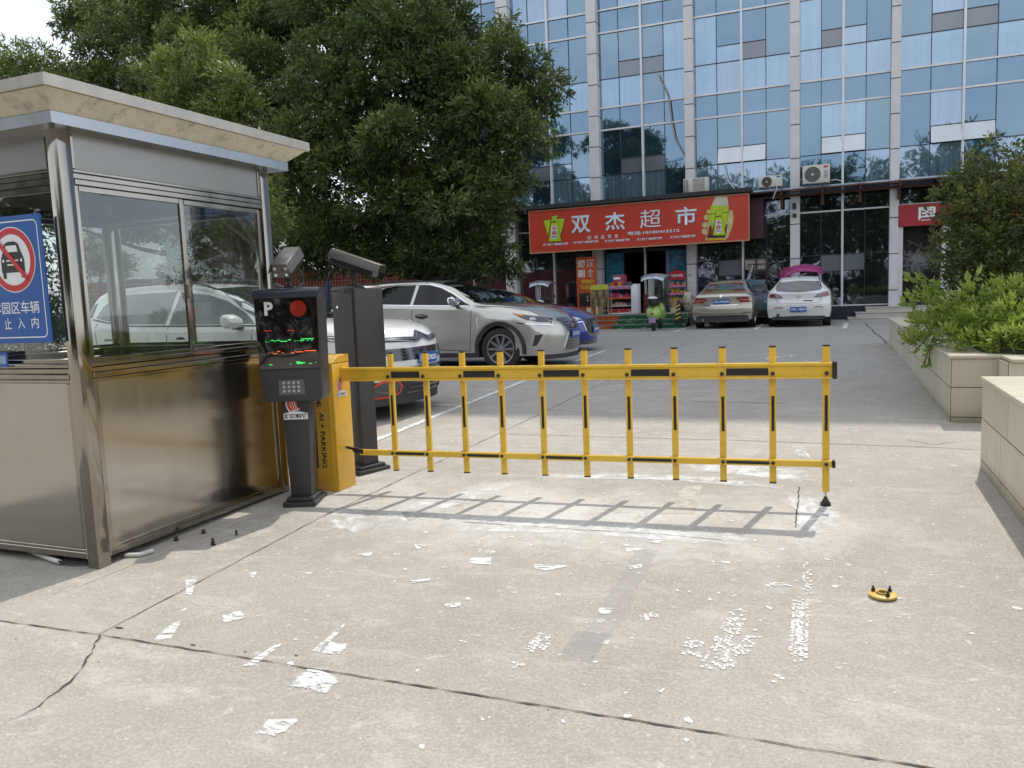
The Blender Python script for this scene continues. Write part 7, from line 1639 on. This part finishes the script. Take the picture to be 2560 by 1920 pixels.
# big-leaved plant and hanging creeper
def broad(name, lab, cat, base, stems, leafmat, size, wd):
    o = thing(name, lab, cat, base); m = MB(); C = []; O = []
    for pts in stems:
        P = [Vector(p) - Vector(base) for p in pts]; m.tube(P, [.008] * len(P), 6)
        for a, b_ in zip(P, P[1:]):
            k = max(2, int((b_ - a).length / .07))
            for i in range(k):
                q = a.lerp(b_, i / k); C.append(list(q)); v = (b_ - a).normalized() + Vector((rnd.uniform(-.8, .8), rnd.uniform(-.8, .8), rnd.uniform(-.3, .6))); O.append(list(v.normalized()))
    m.build('stems', pm('green stem', (.10, .13, .04), .7), o); V, F, T = leaves(np.array(C), np.array(O), 2, size, wd, .03, -.05, np.full(len(C), .6), fan=.7); npmesh('leaves', V, F, leafmat, o, attr=T); return o
def s3(x, y, Y): p = PY(x, y, Y); return (p[0], Y, p[1])
broad('leafy_plant', 'big-leaved bright plant reaching up in front of the dark shrub', 'plant', (s3(2060, 690, 9.5)[0], 9.5, ZT), [[s3(2060, 700, 9.5), s3(2040, 640, 9.5), s3(1990, 590, 9.5)], [s3(2060, 700, 9.5), s3(2010, 650, 9.6), s3(1945, 655, 9.7)], [s3(2065, 700, 9.4), s3(2080, 630, 9.4), s3(2110, 590, 9.4)], [s3(2050, 680, 9.6), s3(2020, 620, 9.6), s3(1955, 600, 9.6)],
      [s3(2110, 700, 9.2), s3(2130, 640, 9.2), s3(2160, 610, 9.2)], [s3(2170, 700, 9.1), s3(2185, 650, 9.1), s3(2200, 620, 9.1)]], gcov, .12, .068)
broad('creeper', 'leafy creeper hanging over the left edge of the raised planter', 'creeper', (.98, 10.6, ZT), [[s3(2010, 720, 9.7), (.96, 9.9, .86), s3(1990, 745, 10.2), s3(1972, 762, 10.6)], [s3(2020, 725, 9.4), (.96, 9.4, .85), s3(2005, 760, 9.9), s3(1992, 795, 10.2)], [(1.1, 10.6, .9), (.96, 10.9, .84), s3(1975, 740, 11.3), s3(1962, 730, 11.8)], [(1.2, 9.2, .9), (.96, 9.4, .82), (.95, 9.5, .66), (.97, 9.55, .58)]], gcov, .075, .034)

# ------------------------------------------------------------------ across the street, behind the camera: seen only in the glass
gl = []
for k in range(26):
    a = rnd.uniform(0, 6.28); q = rnd.uniform(0, 3.2); gl.append((q * math.cos(a), q * math.sin(a), rnd.uniform(5.0, 12.5) - q * .5, rnd.uniform(1.2, 1.9)))
st_leaf = leafm('street tree leaves', (.012, .03, .008), (.03, .06, .014), (.06, .10, .02))
t0 = tree('street_tree', 'first leafy street tree from the far end of the mirrored row', 'tree', (0, -20, -.3), [(x, y - 20, z, r) for x, y, z, r in gl], st_leaf, 34, 7, .42, .18, .5, .24, 'street trees mirrored in the glass facade', nbr=10)
t0.location = (-31, -19, -.3)
for i, (x, y, s_) in enumerate(((-25, -21, .92), (-19.5, -18, 1.0), (-13, -20, 1.1), (-7.5, -19, .9), (-1.5, -21, 1.0), (4, -18, .94), (10, -20, 1.08), (16, -19, .9), (22, -22, 1.0))):
    c = clone(t0, None, (x, y, -.3), rnd.uniform(0, 6), '%s leafy street tree from the far end of the mirrored row' % ORD[i + 1]); c.scale = (s_, s_, s_)

hv = [(x, -25 + rnd.uniform(-.5, .5), rnd.uniform(.6, 3.4), rnd.uniform(1.0, 1.5)) for x in np.arange(-40, 34, .9)] + [(x, -26, 1.0, 1.4) for x in np.arange(-40, 34, 1.2)]  # hedge added so the low glass mirrors dark leaves, not bright ground
V, F, T = crown(hv, 60, 7, .30, .13, .4, .1, (.1, .6), .6); _tag(npmesh('added_hedge', V, F, st_leaf, attr=T), 'tall hedge added across the street to darken the mirror image in the ground-floor glass', 'hedge')

hv = [(x, 16.5 + rnd.uniform(-.8, .8), rnd.uniform(.8, 4.2), rnd.uniform(.8, 1.3)) for x in np.arange(-52, -21, .7)] + [(x, 17.5, 1.0, 1.3) for x in np.arange(-52, -21, 1.0)]
V, F, T = crown(hv, 90, 8, .18, .07, .3, .1, (.1, .6), .6); _tag(npmesh('shrubbery', V, F, ficus, attr=T), 'tall dark shrubbery seen through the front window of the booth', 'shrubbery')
